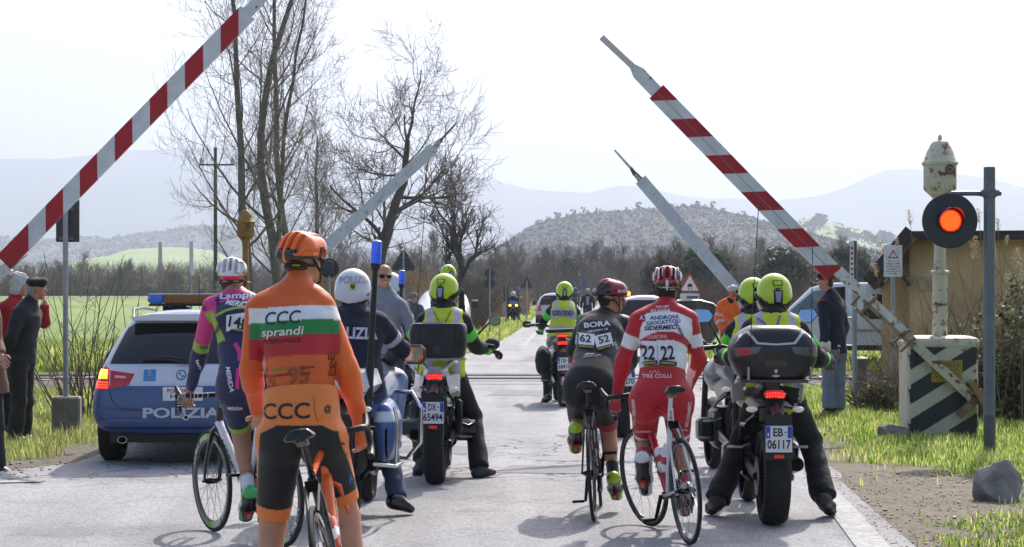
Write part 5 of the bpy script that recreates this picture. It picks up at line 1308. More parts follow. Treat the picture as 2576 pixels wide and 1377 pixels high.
def ground_root(J): return V(((J['hL'].x + J['hR'].x) / 2, (J['hL'].y + J['hR'].y) / 2, 0))
def sock(t, J, k, col, lab=None, t0=1.6, m=1.0, e=.004, band=None):
 B = Body(.02); leg(B, J, k, e, m, t0, 2.0); an, kn = np.array(J['a' + k]), np.array(J['k' + k]); ax = (kn - an) / np.linalg.norm(kn - an); L = np.linalg.norm(kn - an) * (2 - t0)
 def cf(vs):
  z = (vs - an) @ ax; out = np.tile(np.array(c(col)), (len(vs), 1))
  if band:
   for (a, b, q) in band: out[(z > L * a) & (z < L * b)] = np.array(c(q))
  return out
 return B.build('sock', LYCRA, t, .008, cf)
def glasses(t, p, m=1.0, lens='#1a1414', framec='#111111'):
 mb = MB(framec)
 for q in (-1, 1): mb.tube([p(q * .072, .07, .016), p(q * .08, -.01, .018)], .003, 5)
 mb.tube([p(-.072, .072, .02), p(-.03, .098, .022), p(.03, .098, .022), p(.072, .072, .02)], .004, 5)
 o = mb.build('glasses', PLAST, t, 40); mb = MB(lens)
 for q in (-1, 1): mb.loft([[p(q * .012, .103, .022), p(q * .012, .103, -.004)], [p(q * .035, .100, .026), p(q * .035, .100, -.014)], [p(q * .062, .082, .022), p(q * .062, .082, -.006)]], closed=False, caps=False)
 mb.build('lenses', GLASS, o, 60)
def seam(mb, o, x, y, pts, bvh, dirn, w_=.006, col='#000', off=.003):
 for a, b in zip(pts, pts[1:]):
  d = (V((b[0], b[1], 0)) - V((a[0], a[1], 0))); n_ = V((-d.y, d.x, 0)).normalized() * w_ / 2
  vs, fs = poly_mesh([(a[0] - n_.x, a[1] - n_.y), (b[0] - n_.x, b[1] - n_.y), (b[0] + n_.x, b[1] + n_.y), (a[0] + n_.x, a[1] + n_.y)], .05)
  mb.color(col); project(mb, vs, fs, o, x, y, bvh, dirn, off)
# ---------------------------------------------------------------- the four racers
FWD = V((0, 1, 0))
def px2(t0, px, py, d):                              # a point in world for lettering origins
 return P(px, py, d)
# orange-kitted rider, nearest
d0 = 9.35
J = mk(d0, head=(763, 660, .20), neck=(748, 722, .12), pel=(760, 1050, 0), sL=(652, 778, .08), sR=(812, 778, .10), eL=(632, 925, .12), wL=(648, 1040, .32), eR=(872, 925, .06), wR=(908, 1074, .26),
  hL=(705, 1110, 0), hR=(815, 1110, 0), kL=(686, 1322, .10), kR=(872, 1300, .10), aL=(668, 1535, -.08), aR=(905, 1530, .0), tL=(640, 1575, .13), tR=(930, 1570, .2))
t = person('racer in orange skinsuit with white, green and red band across the back, nearest the camera', ground_root(J))
LOOK = V((.55, .83, .02)); ob, hp = skinbody(t, J, LOOK, {'R': (V((.15, .25, -1)), V((-.5, .8, -.1)), .55, -1)}, h=.010, m=1.08, skin='#b98468')
OR, OR2, BK = '#d2601c', '#dd6f26', '#0e0e10'
def orange_jersey(vs):
 px = vs[:, 0] / vs[:, 1] * 0 + (vs[:, 0] - J['neck'].x) ; z = vs[:, 2]; out = np.tile(np.array(c('#cf5a1a')), (len(vs), 1))
 ax = np.array(J['pel']) - np.array(J['neck']); L = np.linalg.norm(ax); ax /= L; s = np.array((J['sR'] - J['sL']).normalized()); q = vs - np.array(J['neck']); v = q @ ax; xx = q @ s
 tilt = v + .06 * xx ** 2 / .02 * .1
 body = (np.abs(xx + .01) < .215)
 b0 = .105 + .05 * np.clip(xx, -1, 1) * 0
 for (a, b, cc) in ((.115, .185, '#d9d9de'), (.185, .255, '#1f7a3f'), (.255, .33, '#b3202c')):
  mm = body & (tilt > a + .1 * xx ** 2) & (tilt < b + .1 * xx ** 2 + (0.02 if cc == '#b3202c' else 0)); out[mm] = np.array(c(cc))
 out[(xx > .215)] = np.array(c('#e0641c'))
 return out
B = Body(.03); torso(B, J, .008, 1.06, hips=False)
arm(B, J, 'L', .008, 1.06, 0, 1.95); arm(B, J, 'R', .008, 1.06, 0, 1.97); B.el(J['neck'], lp(J['neck'], J['head'], .42), .066, .060, k=.02, flat=(0, 1))
je = B.build('jersey', LYCRA, t, .007, orange_jersey, fold=.006, fscale=13)
bb = bvh_of(je); lb = MB()
mid = lambda px, py: P(px, py, d0 - .1)
text(lb, 'CCC', mid(707, 800), .175, .062, bb, FWD, roll=R(-4), bold=.01, shear=.15, col='#22303c')
text(lb, 'sprandi', mid(706, 838), .21, .052, bb, FWD, roll=R(-4), bold=.012, shear=.2, col='#e3d3d6')
text(lb, 'POLKOWICE', mid(704, 859), .185, .022, bb, FWD, roll=R(-4), bold=.02, col='#3b2418')
text(lb, 'POLKOWICE', mid(702, 883), .145, .018, bb, FWD, roll=R(-3), bold=.01, col='#b04c14')
text(lb, '95', mid(668, 963), .085, .075, bb, FWD, roll=R(3), bold=.04, col='#9a4514')
text(lb, '95', mid(750, 945), .10, .085, bb, FWD, roll=R(-3), bold=.04, col='#9a4514')
for (s_, px, py, w_, cl) in [('eurosport', 655, 935, .05, '#3b2418'), ('LAMPCO', 705, 929, .09, '#5a8a1c'), ('Gazeta', 770, 925, .07, '#3b2418'), ('SRAM', 655, 950, .05, '#3b2418'), ('NAMED SPORT', 712, 944, .08, '#5c2038'), ('KLINGER', 768, 940, .05, '#3b2418')]: text(lb, s_, mid(px, py), w_, .013, bb, FWD, roll=R(-6), bold=.03, col=cl)
patch(lb, [(-.012, -.03), (.012, -.03), (.012, .03), (-.012, .03)], P(886, 868, d0 - .05), bb, FWD, col='#2b62b5')
for k, (px, py) in enumerate(((829, 900), (833, 920), (831, 940))): text(lb, 'ω', mid(px, py), .03, .035, bb, FWD, roll=R(10), bold=.02, col='#3b2418')
lb.build('lettering', LETTER, je, 0)
B = Body(.03); s_ = (J['sR'] - J['sL']).normalized(); e = .012
B.el(lp(J['pel'], J['neck'], .22), J['pel'], (.172, .132), (.182, .140), s_, flat=(1, 0))
for k in 'LR': B.el(J['h' + k] + V((0, -.02, .01)), J['h' + k] + V((0, -.02, -.01)), .115, .108, k=.03)
leg(B, J, 'L', e, 1.1, 0, .90); leg(B, J, 'R', e, 1.1, 0, .80)
def shorts_col(vs):
 out = np.tile(np.array(c('#dd7a36')), (len(vs), 1)); px = vs[:, 0] / vs[:, 1] * F + CX; z = vs[:, 2]
 zt = P(0, 1065, d0).z; zc = P(0, 1075, d0)
 hx = (J['hL'].x + J['hR'].x) / 2; r = np.abs(vs[:, 0] - hx)
 top = zt - .5 * np.clip(r - .1, 0, 1)
 for k, te in (('L', .74), ('R', .66)):
  a, b = np.array(J['h' + k]), np.array(J['k' + k]); ax = (b - a) / np.linalg.norm(b - a); v = (vs - a) @ ax / np.linalg.norm(b - a)
  sgn = -1 if k == 'L' else 1
  off = (vs[:, 0] - (a[0] + ax[0] * v * np.linalg.norm(b - a))) * sgn
  near = (np.abs(vs[:, 0] - (a[0] + ax[0] * np.clip(v, 0, 1) * .4)) < .13)
  out[(z < top) & (v < te) & (off < .088) & ((vs[:, 0] - hx) * sgn > -.03)] = np.array(c(BK))
 return out
sh = B.build('shorts', LYCRA, t, .006, shorts_col, fold=.002, fscale=16)
bb = bvh_of(sh); lb = MB(); text(lb, 'CCC', mid(719, 1034), .23, .075, bb, FWD, roll=R(-2), bold=.015, col='#221c22')
text(lb, 'POLKOWICE', mid(684, 1267), .11, .02, bb, FWD, roll=R(5), bold=.02, col='#2a1a14'); text(lb, 'POLKOWICE', mid(848, 1235), .11, .02, bb, FWD, roll=R(-22), bold=.02, col='#2a1a14')
for q, (px, py) in enumerate(((842, 1095), (856, 1125), (866, 1155))): text(lb, 'C', mid(px, py), .03, .045, bb, FWD, roll=R(18), bold=.03, col='#2a1a14')
patch(lb, [(-.014, -.025), (.014, -.025), (.014, .025), (-.014, .025)], mid(883, 1212), bb, FWD, col='#2b62b5')
text(lb, '@', mid(824, 1030), .03, .04, bb, FWD, bold=.02, col='#2a1a14'); seam(lb, mid(790, 1030), V((1, 0, 0)), V((0, 0, 1)), [(0, .06), (.005, 0), (.02, -.06)], bb, FWD, .004, '#b0581c')
lb.build('lettering', LETTER, sh, 0)
for k in 'LR': sock(t, J, k, '#222222', t0=1.75); shoe(t, J, k, '#d8641e')
B = Body(.015); X = MB('#c9622a'); hand(B, X, J['wR'], V((.15, .25, -1)), V((-.5, .8, -.1)), .55, 1.1, '#b98468', .004, -1); B.build('glove', LYCRA, t, .006, '#d2662a')
def oh(x, y, z):
 out = np.tile(np.array(c('#e4661a')), (len(x), 1)); out[(z < .028) & (np.abs(x) < .2) & (y < .02)] = np.array(c('#151515')); out[(y < -.06) & (np.abs(x) < .05) & (z < .06)] = np.array(c('#151515'))
 out[(np.abs(x) < .007) & (y < -.05) & (z < .07)] = np.array(c('#e8701f')); return out
hm, q, ax_ = cyc_helmet(t, J['head'] + V((0, 0, .0)), LOOK, oh, '#9bbf2a', m=1.08, vents=4, up=(-.05, -.12, 1))
lb = MB(); bb = bvh_of(hm); dr = V((-.75, .65, -.05)).normalized()
text(lb, 'RUDY', q(.09, .0, .05) - dr * .4, .055, .017, bb, (-.3, 1, 0), roll=R(8), bold=.03, col='#2a1208'); text(lb, 'm', P(780, 622, d0 - .5), .034, .03, bb, (0, 1, 0), bold=.04, col='#2a1208'); text(lb, 'RUDY', P(783, 636, d0 - .5), .055, .014, bb, (0, 1, 0), roll=R(8), bold=.03, col='#2a1208'); lb.build('lettering', LETTER, hm, 0)
glasses(t, hp, 1.0)
B = Body(.01); B.el(hp(0, -.045, -.01), hp(0, -.04, -.045), (.068, .06), (.055, .04), axes(LOOK)[0]); B.build('hair', CLOTH, t, .008, '#5a3c28', fold=.004, fscale=60)
# pink and navy rider, left
d0 = 12.35
J = mk(d0, head=(585, 700, .22), neck=(597, 742, .15), pel=(612, 945, -.02), sL=(531, 772, .14), sR=(655, 776, .12), eL=(502, 888, .30), wL=(478, 985, .52), eR=(690, 890, .3), wR=(670, 985, .55),
  hL=(585, 985, 0), hR=(655, 985, 0), kL=(606, 1090, .30), kR=(665, 1080, .30), aL=(627, 1245, .02), aR=(680, 1180, .1), tL=(618, 1303, .13), tR=(675, 1225, .25))
t = person('racer in the pink, navy and lime skinsuit with number 148 and white-pink helmet', ground_root(J))
ob, hp = skinbody(t, J, (0, 1, .02), {'L': (V((-.25, .25, -1)), V((.3, .9, 0)), .5, 1)}, h=.011, m=.98, skin='#a87a60')
def lamp_col(vs):
 out = np.tile(np.array(c('#1c1f4a')), (len(vs), 1)); pk, lm = np.array(c('#c8327e')), np.array(c('#8fa83a'))
 s = np.array((J['sR'] - J['sL']).normalized()); ax = np.array((J['pel'] - J['neck']).normalized()); q = vs - np.array(J['neck']); x = q @ s; v = q @ ax
 out[(v < .02)] = pk
 out[(x < -.125) & (v < .24)] = pk; out[(x < -.11) & (v > .05) & (v < .30) & (v < .14 - (x + .11) * 4)] = pk
 d = x - (-.155 + (v - .12) * .50); out[(np.abs(d) < .028) & (v > .10) & (v < .32)] = lm
 el_, w = np.array(J['eL']), np.array(J['sL']); a = (el_ - w); L = np.linalg.norm(a); tt = (vs - w) @ (a / L) / L; near = np.linalg.norm(vs - (w + np.clip(tt, 0, 1)[:, None] * a), axis=1) < .085
 out[near & (tt > .25) & (tt < .74)] = pk; out[near & (tt > .74) & (tt < .93)] = lm; out[near & (tt >= .93)] = np.array(c('#16194a'))
 fa = np.array(J['wL']) - el_; L2 = np.linalg.norm(fa); t2 = (vs - el_) @ (fa / L2) / L2; near2 = np.linalg.norm(vs - (el_ + np.clip(t2, 0, 1)[:, None] * fa), axis=1) < .06
 out[near2 & (t2 > .1)] = np.array(c('#16194a')); out[near2 & (t2 > .9)] = np.array(c('#d8307e'))
 return out
B = Body(.03); torso(B, J, .008, .95); arm(B, J, 'L', .006, .98, 0, 1.93); arm(B, J, 'R', .006, .98, 0, 1.93)
je = B.build('jersey', LYCRA, t, .009, lamp_col, fold=.006, fscale=15)
bb = bvh_of(je); lb = MB(); mid = lambda px, py: P(px, py, d0 - .05)
text(lb, 'Lampre', mid(598, 745), .26, .048, bb, FWD, roll=R(-3), bold=.03, col='#d8d8e4'); text(lb, 'MERIDA', mid(596, 764), .17, .034, bb, FWD, roll=R(8), bold=.03, shear=.3, col='#d8d8e4')
seam(lb, mid(590, 757), V((1, 0, 0)), V((0, 0, 1)), [(-.11, -.01), (-.04, .015), (.03, .017), (.1, .01)], bb, FWD, .014, '#c8327e'); seam(lb, mid(590, 777), V((1, 0, 0)), V((0, 0, 1)), [(-.13, -.045), (-.06, -.01), (.0, .006), (.1, .01)], bb, FWD, .016, '#8fa83a')
text(lb, 'MERIDA', mid(549, 818), .13, .028, bb, FWD, roll=R(-62), bold=.03, shear=.2, col='#23303a')
nb = MB(); patch(nb, [(-.085, -.055), (.085, -.03), (.085, .07), (-.085, .045)], mid(602, 812), bb, FWD, col='#d5d5da', off=.006); text(nb, '148', mid(600, 812), .125, .07, bb, FWD, roll=R(8), bold=.02, col='#14161c', off=.012); patch(nb, [(-.07, -.012), (.07, .006), (.07, .026), (-.07, .008)], mid(606, 833), bb, FWD, col='#1b1b18', off=.008); text(nb, 'NAMEDSPORT', mid(606, 831), .11, .012, bb, FWD, roll=R(8), bold=.02, col='#b7b23a', off=.011); nb.build('race_number', LETTER, je, 0)
seam(lb, mid(600, 900), V((1, 0, 0)), V((0, 0, 1)), [(-.02, .09), (.01, .04), (.018, -.03), (.01, -.11)], bb, FWD, .028, '#c8327e')
text(lb, 'lampre', mid(482, 940), .15, .03, bb, FWD, roll=R(74), bold=.03, col='#d8d8e4'); text(lb, 'k', mid(506, 775), .03, .04, bb, FWD, bold=.04, col='#1c1f4a'); text(lb, 'IDA', mid(498, 878), .06, .018, bb, FWD, bold=.02, col='#1c1f4a')
lb.build('lettering', LETTER, je, 0)
B = Body(.03); B.el(lp(J['pel'], J['neck'], .12), J['pel'], (.15, .118), (.158, .122), s_, flat=(1, 0))
for k in 'LR': B.el(J['h' + k] + V((0, -.0, .03)), J['h' + k], .102, .1, k=.04); leg(B, J, k, .010, .98, 0, .82)
def lamp_sh(vs):
 out = np.tile(np.array(c('#1c1f4a')), (len(vs), 1))
 for k in 'LR':
  a, b = np.array(J['h' + k]), np.array(J['k' + k]); L = np.linalg.norm(b - a); v = (vs - a) @ ((b - a) / L) / L; sg = (vs[:, 0] - J['pel'].x) * (-1 if k == 'L' else 1) > 0
  out[(v > .70) & sg] = np.array(c('#86b92c'))
 return out
sh = B.build('shorts', LYCRA, t, .008, lamp_sh); bb = bvh_of(sh); lb = MB()
text(lb, 'MERIDA', mid(583, 953), .16, .03, bb, FWD, roll=R(80), bold=.03, shear=.2, col='#c9c9d8', off=.012); text(lb, 'MERIDA', mid(589, 1029), .09, .022, bb, FWD, roll=R(2), bold=.03, shear=.2, col='#d8d8e4'); seam(lb, mid(596, 950), V((1, 0, 0)), V((0, 0, 1)), [(.02, .06), (.018, .0), (.012, -.07)], bb, FWD, .022, '#c8327e', off=.010)
lb.build('lettering', LETTER, sh, 0)
for k in 'LR': sock(t, J, k, '#d0d0d6', t0=1.66, band=[(.86, 1.2, '#c8327e'), (.78, .86, '#86b92c')]); shoe(t, J, k, '#3ea85a', accent='#c8ccd0')
def lh(x, y, z):
 out = np.tile(np.array(c('#d4d4d8')), (len(x), 1)); out[z < .028] = np.array(c('#d0245c')); out[(np.abs(np.abs(x) - .085) < .01) & (z > .03) & (z < .06)] = np.array(c('#8fc43a')); return out
hm, q, ax_ = cyc_helmet(t, J['head'], (0.0, 1, .1), lh, '#b7d03a', m=.98, vents=5)
lb = MB(); bb = bvh_of(hm); text(lb, 'SUOMY', P(583, 657, d0 - .3), .04, .012, bb, (0, 1, 0), bold=.03, col='#33202a'); text(lb, 'LAMPRE-MERIDA', P(584, 686, d0 - .3), .09, .010, bb, (0, 1, 0), bold=.02, col='#b0305c'); lb.build('lettering', LETTER, hm, 0)
B = Body(.01); B.el(hp(0, -.04, -.015), hp(0, -.035, -.05), (.066, .058), (.055, .04), V((1, 0, 0))); B.build('hair', CLOTH, t, .009, '#3a2a1f', fold=.004, fscale=60)
# black-kitted rider looking right
d0 = 14.1
J = mk(d0, head=(1538, 752, .42), neck=(1522, 795, .36), pel=(1484, 945, -.02), sL=(1472, 812, .33), sR=(1580, 820, .36), eL=(1442, 880, .50), wL=(1455, 940, .75), eR=(1588, 905, .55), wR=(1560, 960, .80),
  hL=(1457, 985, 0), hR=(1517, 988, 0), kL=(1455, 1062, .36), kR=(1530, 1080, .30), aL=(1448, 1082, -.02), aR=(1544, 1205, .06), tL=(1448, 1133, .10), tR=(1551, 1250, .20))
t = person('racer in all-black kit and dark red helmet riding crouched, looking right', ground_root(J))
LOOK = V((.93, .36, -.12)); ob, hp = skinbody(t, J, LOOK, h=.011, m=.99, skin='#b58468')
B = Body(.03); torso(B, J, .008, .98); arm(B, J, 'L', .006, 1, 0, 1.9); arm(B, J, 'R', .006, 1, 0, 1.9); B.el(J['neck'], lp(J['neck'], J['head'], .3), .062, .058, k=.02, flat=(0, 1))
def bora_col(vs):
 out = np.tile(np.array(c('#131418')), (len(vs), 1)); z = vs[:, 2]; x = vs[:, 0]
 out[(z < P(0, 905, d0).z) & (z > P(0, 925, d0).z) & (x < P(1448, 0, d0).x)] = np.array(c('#8a1a22')); return out
je = B.build('jersey', LYCRA, t, .009, bora_col, fold=.006, fscale=14); bb = bvh_of(je); lb = MB(); mid = lambda px, py: P(px, py, d0 + .12)
text(lb, 'BORA', mid(1503, 816), .19, .038, bb, FWD, roll=R(-5), bold=.03, col='#d0d3da'); text(lb, 'ARGON 18', mid(1503, 831), .15, .015, bb, FWD, roll=R(-8), bold=.03, col='#c4c7cf'); seam(lb, mid(1500, 836), V((1, 0, 0)), V((0, 0, 1)), [(-.1, .005), (0, -.008), (.1, -.03)], bb, FWD, .005, '#8a6a20')
for (px, py, rl) in ((1472, 856, 4), (1518, 858, -14)):
 nb = MB(); patch(nb, [(-.062, -.048), (.062, -.048), (.064, .048), (-.06, .052)], mid(px, py), bb, FWD, col='#d8d8dd', off=.006, roll=R(rl)); text(nb, '62' if px < 1500 else '52', mid(px, py - 5), .08, .052, bb, FWD, roll=R(rl), bold=.02, col='#14161c', off=.012)
 patch(nb, [(-.06, -.012), (.06, -.012), (.06, .012), (-.06, .012)], mid(px + 1, py + 15), bb, FWD, col='#26241a', off=.009, roll=R(rl)); text(nb, 'NAMEDSPORT', mid(px + 1, py + 15), .10, .010, bb, FWD, roll=R(rl), bold=.02, col='#c7b64a', off=.012); nb.build('race_number', LETTER, je, 0)
text(lb, 'ARGON 18', mid(1556, 880), .13, .022, bb, FWD, roll=R(62), bold=.02, col='#c4c7cf')
lb.build('lettering', LETTER, je, 0)
B = Body(.04); B.el(lp(J['pel'], J['neck'], .20), J['pel'] + V((0, -.03, -.02)), (.140, .115), (.165, .13), V((1, 0, 0)), flat=(1, 0))
for k in 'LR': B.el(J['h' + k] + V((0, -.03, .03)), J['h' + k] + V((0, -.03, -.03)), .118, .112, k=.05); leg(B, J, k, .010, 1.05, 0, .88)
def bora_sh(vs):
 out = np.tile(np.array(c('#101114')), (len(vs), 1)); a, b = np.array(J['hR']), np.array(J['kR']); L = np.linalg.norm(b - a); v = (vs - a) @ ((b - a) / L) / L; out[(v > .68) & (vs[:, 0] > J['pel'].x)] = np.array(c('#9c1e2c'))
 a, b = np.array(J['hL']), np.array(J['kL']); L = np.linalg.norm(b - a); v = (vs - a) @ ((b - a) / L) / L; out[(v > .78) & (vs[:, 0] < J['pel'].x)] = np.array(c('#17181c')); return out
sh = B.build('shorts', LYCRA, t, .009, bora_sh, fold=.003, fscale=14); lb = MB(); bb = bvh_of(sh); text(lb, 'BORA', mid(1494, 884), .15, .032, bb, FWD, roll=R(-5), bold=.03, col='#c9ccd4', off=.008); text(lb, 'cooking systems', mid(1492, 893), .16, .018, bb, FWD, roll=R(-6), col='#a9adb8', off=.008); lb.build('lettering', LETTER, sh, 0)
for k in 'LR': sock(t, J, k, '#15161a', t0=1.62 if k == 'L' else 1.68); shoe(t, J, k, '#a5c81e', accent='#141414')
def bh(x, y, z):
 out = np.tile(np.array(c('#8a1220')), (len(x), 1)); out[(z < .035) & (y < .0)] = np.array(c('#17171a')); out[(y < -.06) & (z < .10)] = np.array(c('#17171a')); return out
hm, q, ax_ = cyc_helmet(t, J['head'] + V((0, 0, .0)), LOOK, bh, '#222222', m=1.04, vents=3); lb = MB(); bb = bvh_of(hm); patch(lb, [(-.032, -.009), (.032, -.009), (.032, .009), (-.032, .009)], P(1572, 733, d0), bb, FWD, col='#d8d8d8'); text(lb, 'ABUS', P(1572, 733, d0), .045, .011, bb, FWD, bold=.02, col='#8a1220', off=.005); lb.build('lettering', LETTER, hm, 0)
glasses(t, hp, 1.0, lens='#101418', framec='#b7c8c8')
B = Body(.01); B.el(hp(0, -.045, -.015), hp(0, -.04, -.05), (.068, .058), (.055, .04), axes(LOOK)[0]); B.build('hair', CLOTH, t, .009, '#2f221a', fold=.004, fscale=60)
# red and white rider, number 22
d0 = 13.0
J = mk(d0, head=(1679, 722, .20), neck=(1674, 772, .14), pel=(1664, 985, -.02), sL=(1606, 806, .10), sR=(1735, 806, .12), eL=(1568, 905, .16), wL=(1549, 1002, .30), eR=(1757, 905, .14), wR=(1728, 985, .42),
  hL=(1625, 1015, 0), hR=(1704, 1015, 0), kL=(1622, 1118, .26), kR=(1708, 1120, .20), aL=(1617, 1162, -.12), aR=(1728, 1235, .02), tL=(1624, 1238, -.04), tR=(1722, 1290, .16))
t = person('racer in the red and white skinsuit with number 22 and red vented helmet', ground_root(J))
ob, hp = skinbody(t, J, (.25, .97, .02), {'L': (V((-.1, .3, -1)), V((.2, .9, 0)), .6, 1)}, h=.011, m=1.0, skin='#a9745a')
RD, WH = '#b01220', '#dcdce0'
def and_col(vs):
 out = np.tile(np.array(c(RD)), (len(vs), 1)); wh = np.array(c(WH)); rd = np.array(c(RD))
 s = np.array((J['sR'] - J['sL']).normalized()); ax = np.array((J['pel'] - J['neck']).normalized()); q = vs - np.array(J['neck']); x = q @ s; v = q @ ax; k = 385
 inb = np.abs(x + .005) < .205
 vv = v - .28 * x ** 2 / .18
 out[inb & (vv > .052) & (vv < .20)] = wh; out[inb & (vv > .255) & (vv < .475)] = wh
 out[inb & (vv > .205) & (vv < .255)] = rd
 out[inb & (vv > .475)] = rd
 out[(np.abs(x) > .15) & (v < .75 * (np.abs(x) - .15) + .02)] = rd
 for k_ in 'LR':
  a = np.array(J['s' + k_]); b = np.array(J['e' + k_]); L = np.linalg.norm(b - a); tt = (vs - a) @ ((b - a) / L) / L; near = np.linalg.norm(vs - (a + np.clip(tt, 0, 1)[:, None] * (b - a)), axis=1) < .08
  m_ = near & (np.abs(x) > .165); out[m_ & (tt > .36) & (tt < .68)] = wh; out[m_ & (tt >= .68)] = rd; out[m_ & (tt < .36)] = rd
 return out
B = Body(.03); torso(B, J, .008, 1.0, hips=True); arm(B, J, 'L', .006, 1, 0, 1.96); arm(B, J, 'R', .006, 1, 0, 1.9); B.el(J['neck'], lp(J['neck'], J['head'], .35), .063, .06, k=.02, flat=(0, 1))
je = B.build('jersey', LYCRA, t, .008, and_col, fold=.006, fscale=14); bb = bvh_of(je); lb = MB(); mid = lambda px, py: P(px, py, d0 - .1)
tx = lambda s_, px, py, w_, h_, cl, rl=0, sh_=0, bo=.03, o_=.003: text(lb, s_, mid(px, py), w_, h_, bb, FWD, roll=R(rl), bold=bo, shear=sh_, col=cl, off=o_)
tx('INDUMET', 1672, 772, .09, .015, '#d9c9cf', -3); tx('KUOTA', 1666, 782, .13, .022, '#d9c9cf', -3, .1); tx('ANDRONI', 1674, 799, .19, .026, '#1f2f74', -3); tx('GIOCATTOLI', 1672, 811, .225, .024, '#1f2f74', -5); tx('SIDERMEC', 1664, 825, .215, .030, '#16181e', -3, .3)
tx('LAURETANA', 1656, 848, .125, .024, '#d9c0c6', -2, 0, .005); patch(lb, [(-.02, -.03), (.02, -.03), (.024, .005), (.0, .032), (-.022, .01)], mid(1617, 799), bb, FWD, col='#a3101e', off=.005); tx('A', 1617, 800, .026, .03, '#dcdce2', 0, 0, .02, .008)
tx('SIDERMEC', 1714, 834, .12, .02, '#1f2f74', 62)
for (px, rl) in ((1631, 3), (1680, -4)):
 nb = MB(); patch(nb, [(-.058, -.07), (.058, -.07), (.058, .075), (-.058, .075)], mid(px, 888), bb, FWD, col='#dadade', off=.007, roll=R(rl)); text(nb, '22', mid(px, 888), .090, .092, bb, FWD, roll=R(rl), bold=.02, col='#15171e', off=.014); patch(nb, [(-.058, -.014), (.058, -.014), (.058, .014), (-.058, .014)], mid(px + 1, 914), bb, FWD, col='#24261a', off=.013, roll=R(-rl * 1.6)); text(nb, 'NAMEDSPORT', mid(px + 1, 914), .095, .012, bb, FWD, roll=R(-rl * 1.6), bold=.02, col='#c7c04a', off=.013)
 seam(nb, mid(px, 925), V((1, 0, 0)), V((0, 0, 1)), [(-.055, .008), (.055, .0)], bb, FWD, .006, '#a05a20', .011); nb.build('race_number', LETTER, je, 0)
tx('ROSTI', 1678, 931, .07, .016, '#d9c9cf', -3, .1); lb.build('lettering', LETTER, je, 0)
B = Body(.03); B.el(lp(J['pel'], J['neck'], .26), J['pel'], (.150, .118), (.165, .13), V((1, 0, 0)), flat=(1, 0))
for k in 'LR': B.el(J['h' + k] + V((0, -.01, .03)), J['h' + k] + V((0, -.01, -.02)), .112, .108, k=.04); leg(B, J, k, .010, 1.03, 0, .90)
def and_sh(vs):
 out = np.tile(np.array(c(RD)), (len(vs), 1))
 for k in 'LR':
  a, b = np.array(J['h' + k]), np.array(J['k' + k]); L = np.linalg.norm(b - a); v = (vs - a) @ ((b - a) / L) / L; sg = (vs[:, 0] - J['pel'].x) * (-1 if k == 'L' else 1) > 0; out[(v > .66) & (v < .74) & sg] = np.array(c(WH))
 return out
sh = B.build('shorts', LYCRA, t, .008, and_sh, fold=.003, fscale=14); bb = bvh_of(sh); lb = MB(); tx('TRE COLLI', 1652, 946, .185, .024, '#d9c9cf', -1, 0, .015); tx('//\\\\', 1646, 936, .07, .022, '#d9c9cf', 0, 0, -.01)
tx('#SIDERMEC', 1595, 1040, .18, .022, '#d9c9cf', 86); tx('SIDERMEC', 1733, 1045, .17, .022, '#d9c9cf', -86); tx('LAURETANA', 1622, 1091, .10, .014, '#d9c9cf', -2); tx('LAURETANA', 1728, 1086, .04, .014, '#d9c9cf', 8); lb.build('lettering', LETTER, sh, 0)
for k in 'LR': sock(t, J, k, '#a9222c', t0=1.5 if k == 'L' else 1.68); shoe(t, J, k, '#cfd0d4', sole='#25262a', accent='#cfd0d4')
B = Body(.015); X = MB('#b02a4a'); hand(B, X, J['wL'], V((-.1, .3, -1)), V((.2, .9, 0)), .6, 1.05, '#b0283e', .003, 1); B.build('glove', LYCRA, t, .007, '#b0283e', extra=None)
def rh(x, y, z):
 out = np.tile(np.array(c('#96121f')), (len(x), 1)); out[(z < .03)] = np.array(c('#1a1a1c')); out[(np.abs(np.abs(x) - .056) < .005) & (z > .06)] = np.array(c('#c9c9ce')); out[(np.abs(np.abs(x) - .088) < .005) & (z > .04)] = np.array(c('#c9c9ce')); out[(np.abs(x) < .009) & (z < .05)] = np.array(c('#d0d0d4')); out[(z < .005) & (y < 0)] = np.array(c('#c9c9ce')); return out
hm, q, ax_ = cyc_helmet(t, J['head'], (.1, 1, .05), rh, '#c9c9ce', m=1.02, vents=5)
mb = MB('#b8b8be')
for x in (-.075, -.03, .03, .075): mb.tube([q(x, -.12 + abs(x) * .3, .075), q(x * .95, -.06, .125), q(x * .8, .03, .142 - abs(x) * .25)], [.003, .005, .004], 6)
mb.color('#c4c4ca').tube([q(0, -.128, .06), q(0, -.122, .02), q(0, -.1, -.02)], .008, 6); mb.build('fins', GLOSS, hm, 60)
B = Body(.01); B.el(hp(0, -.045, -.01), hp(0, -.04, -.06), (.068, .06), (.056, .045), V((1, 0, 0))); B.build('hair', CLOTH, t, .009, '#221811', fold=.004, fscale=60)
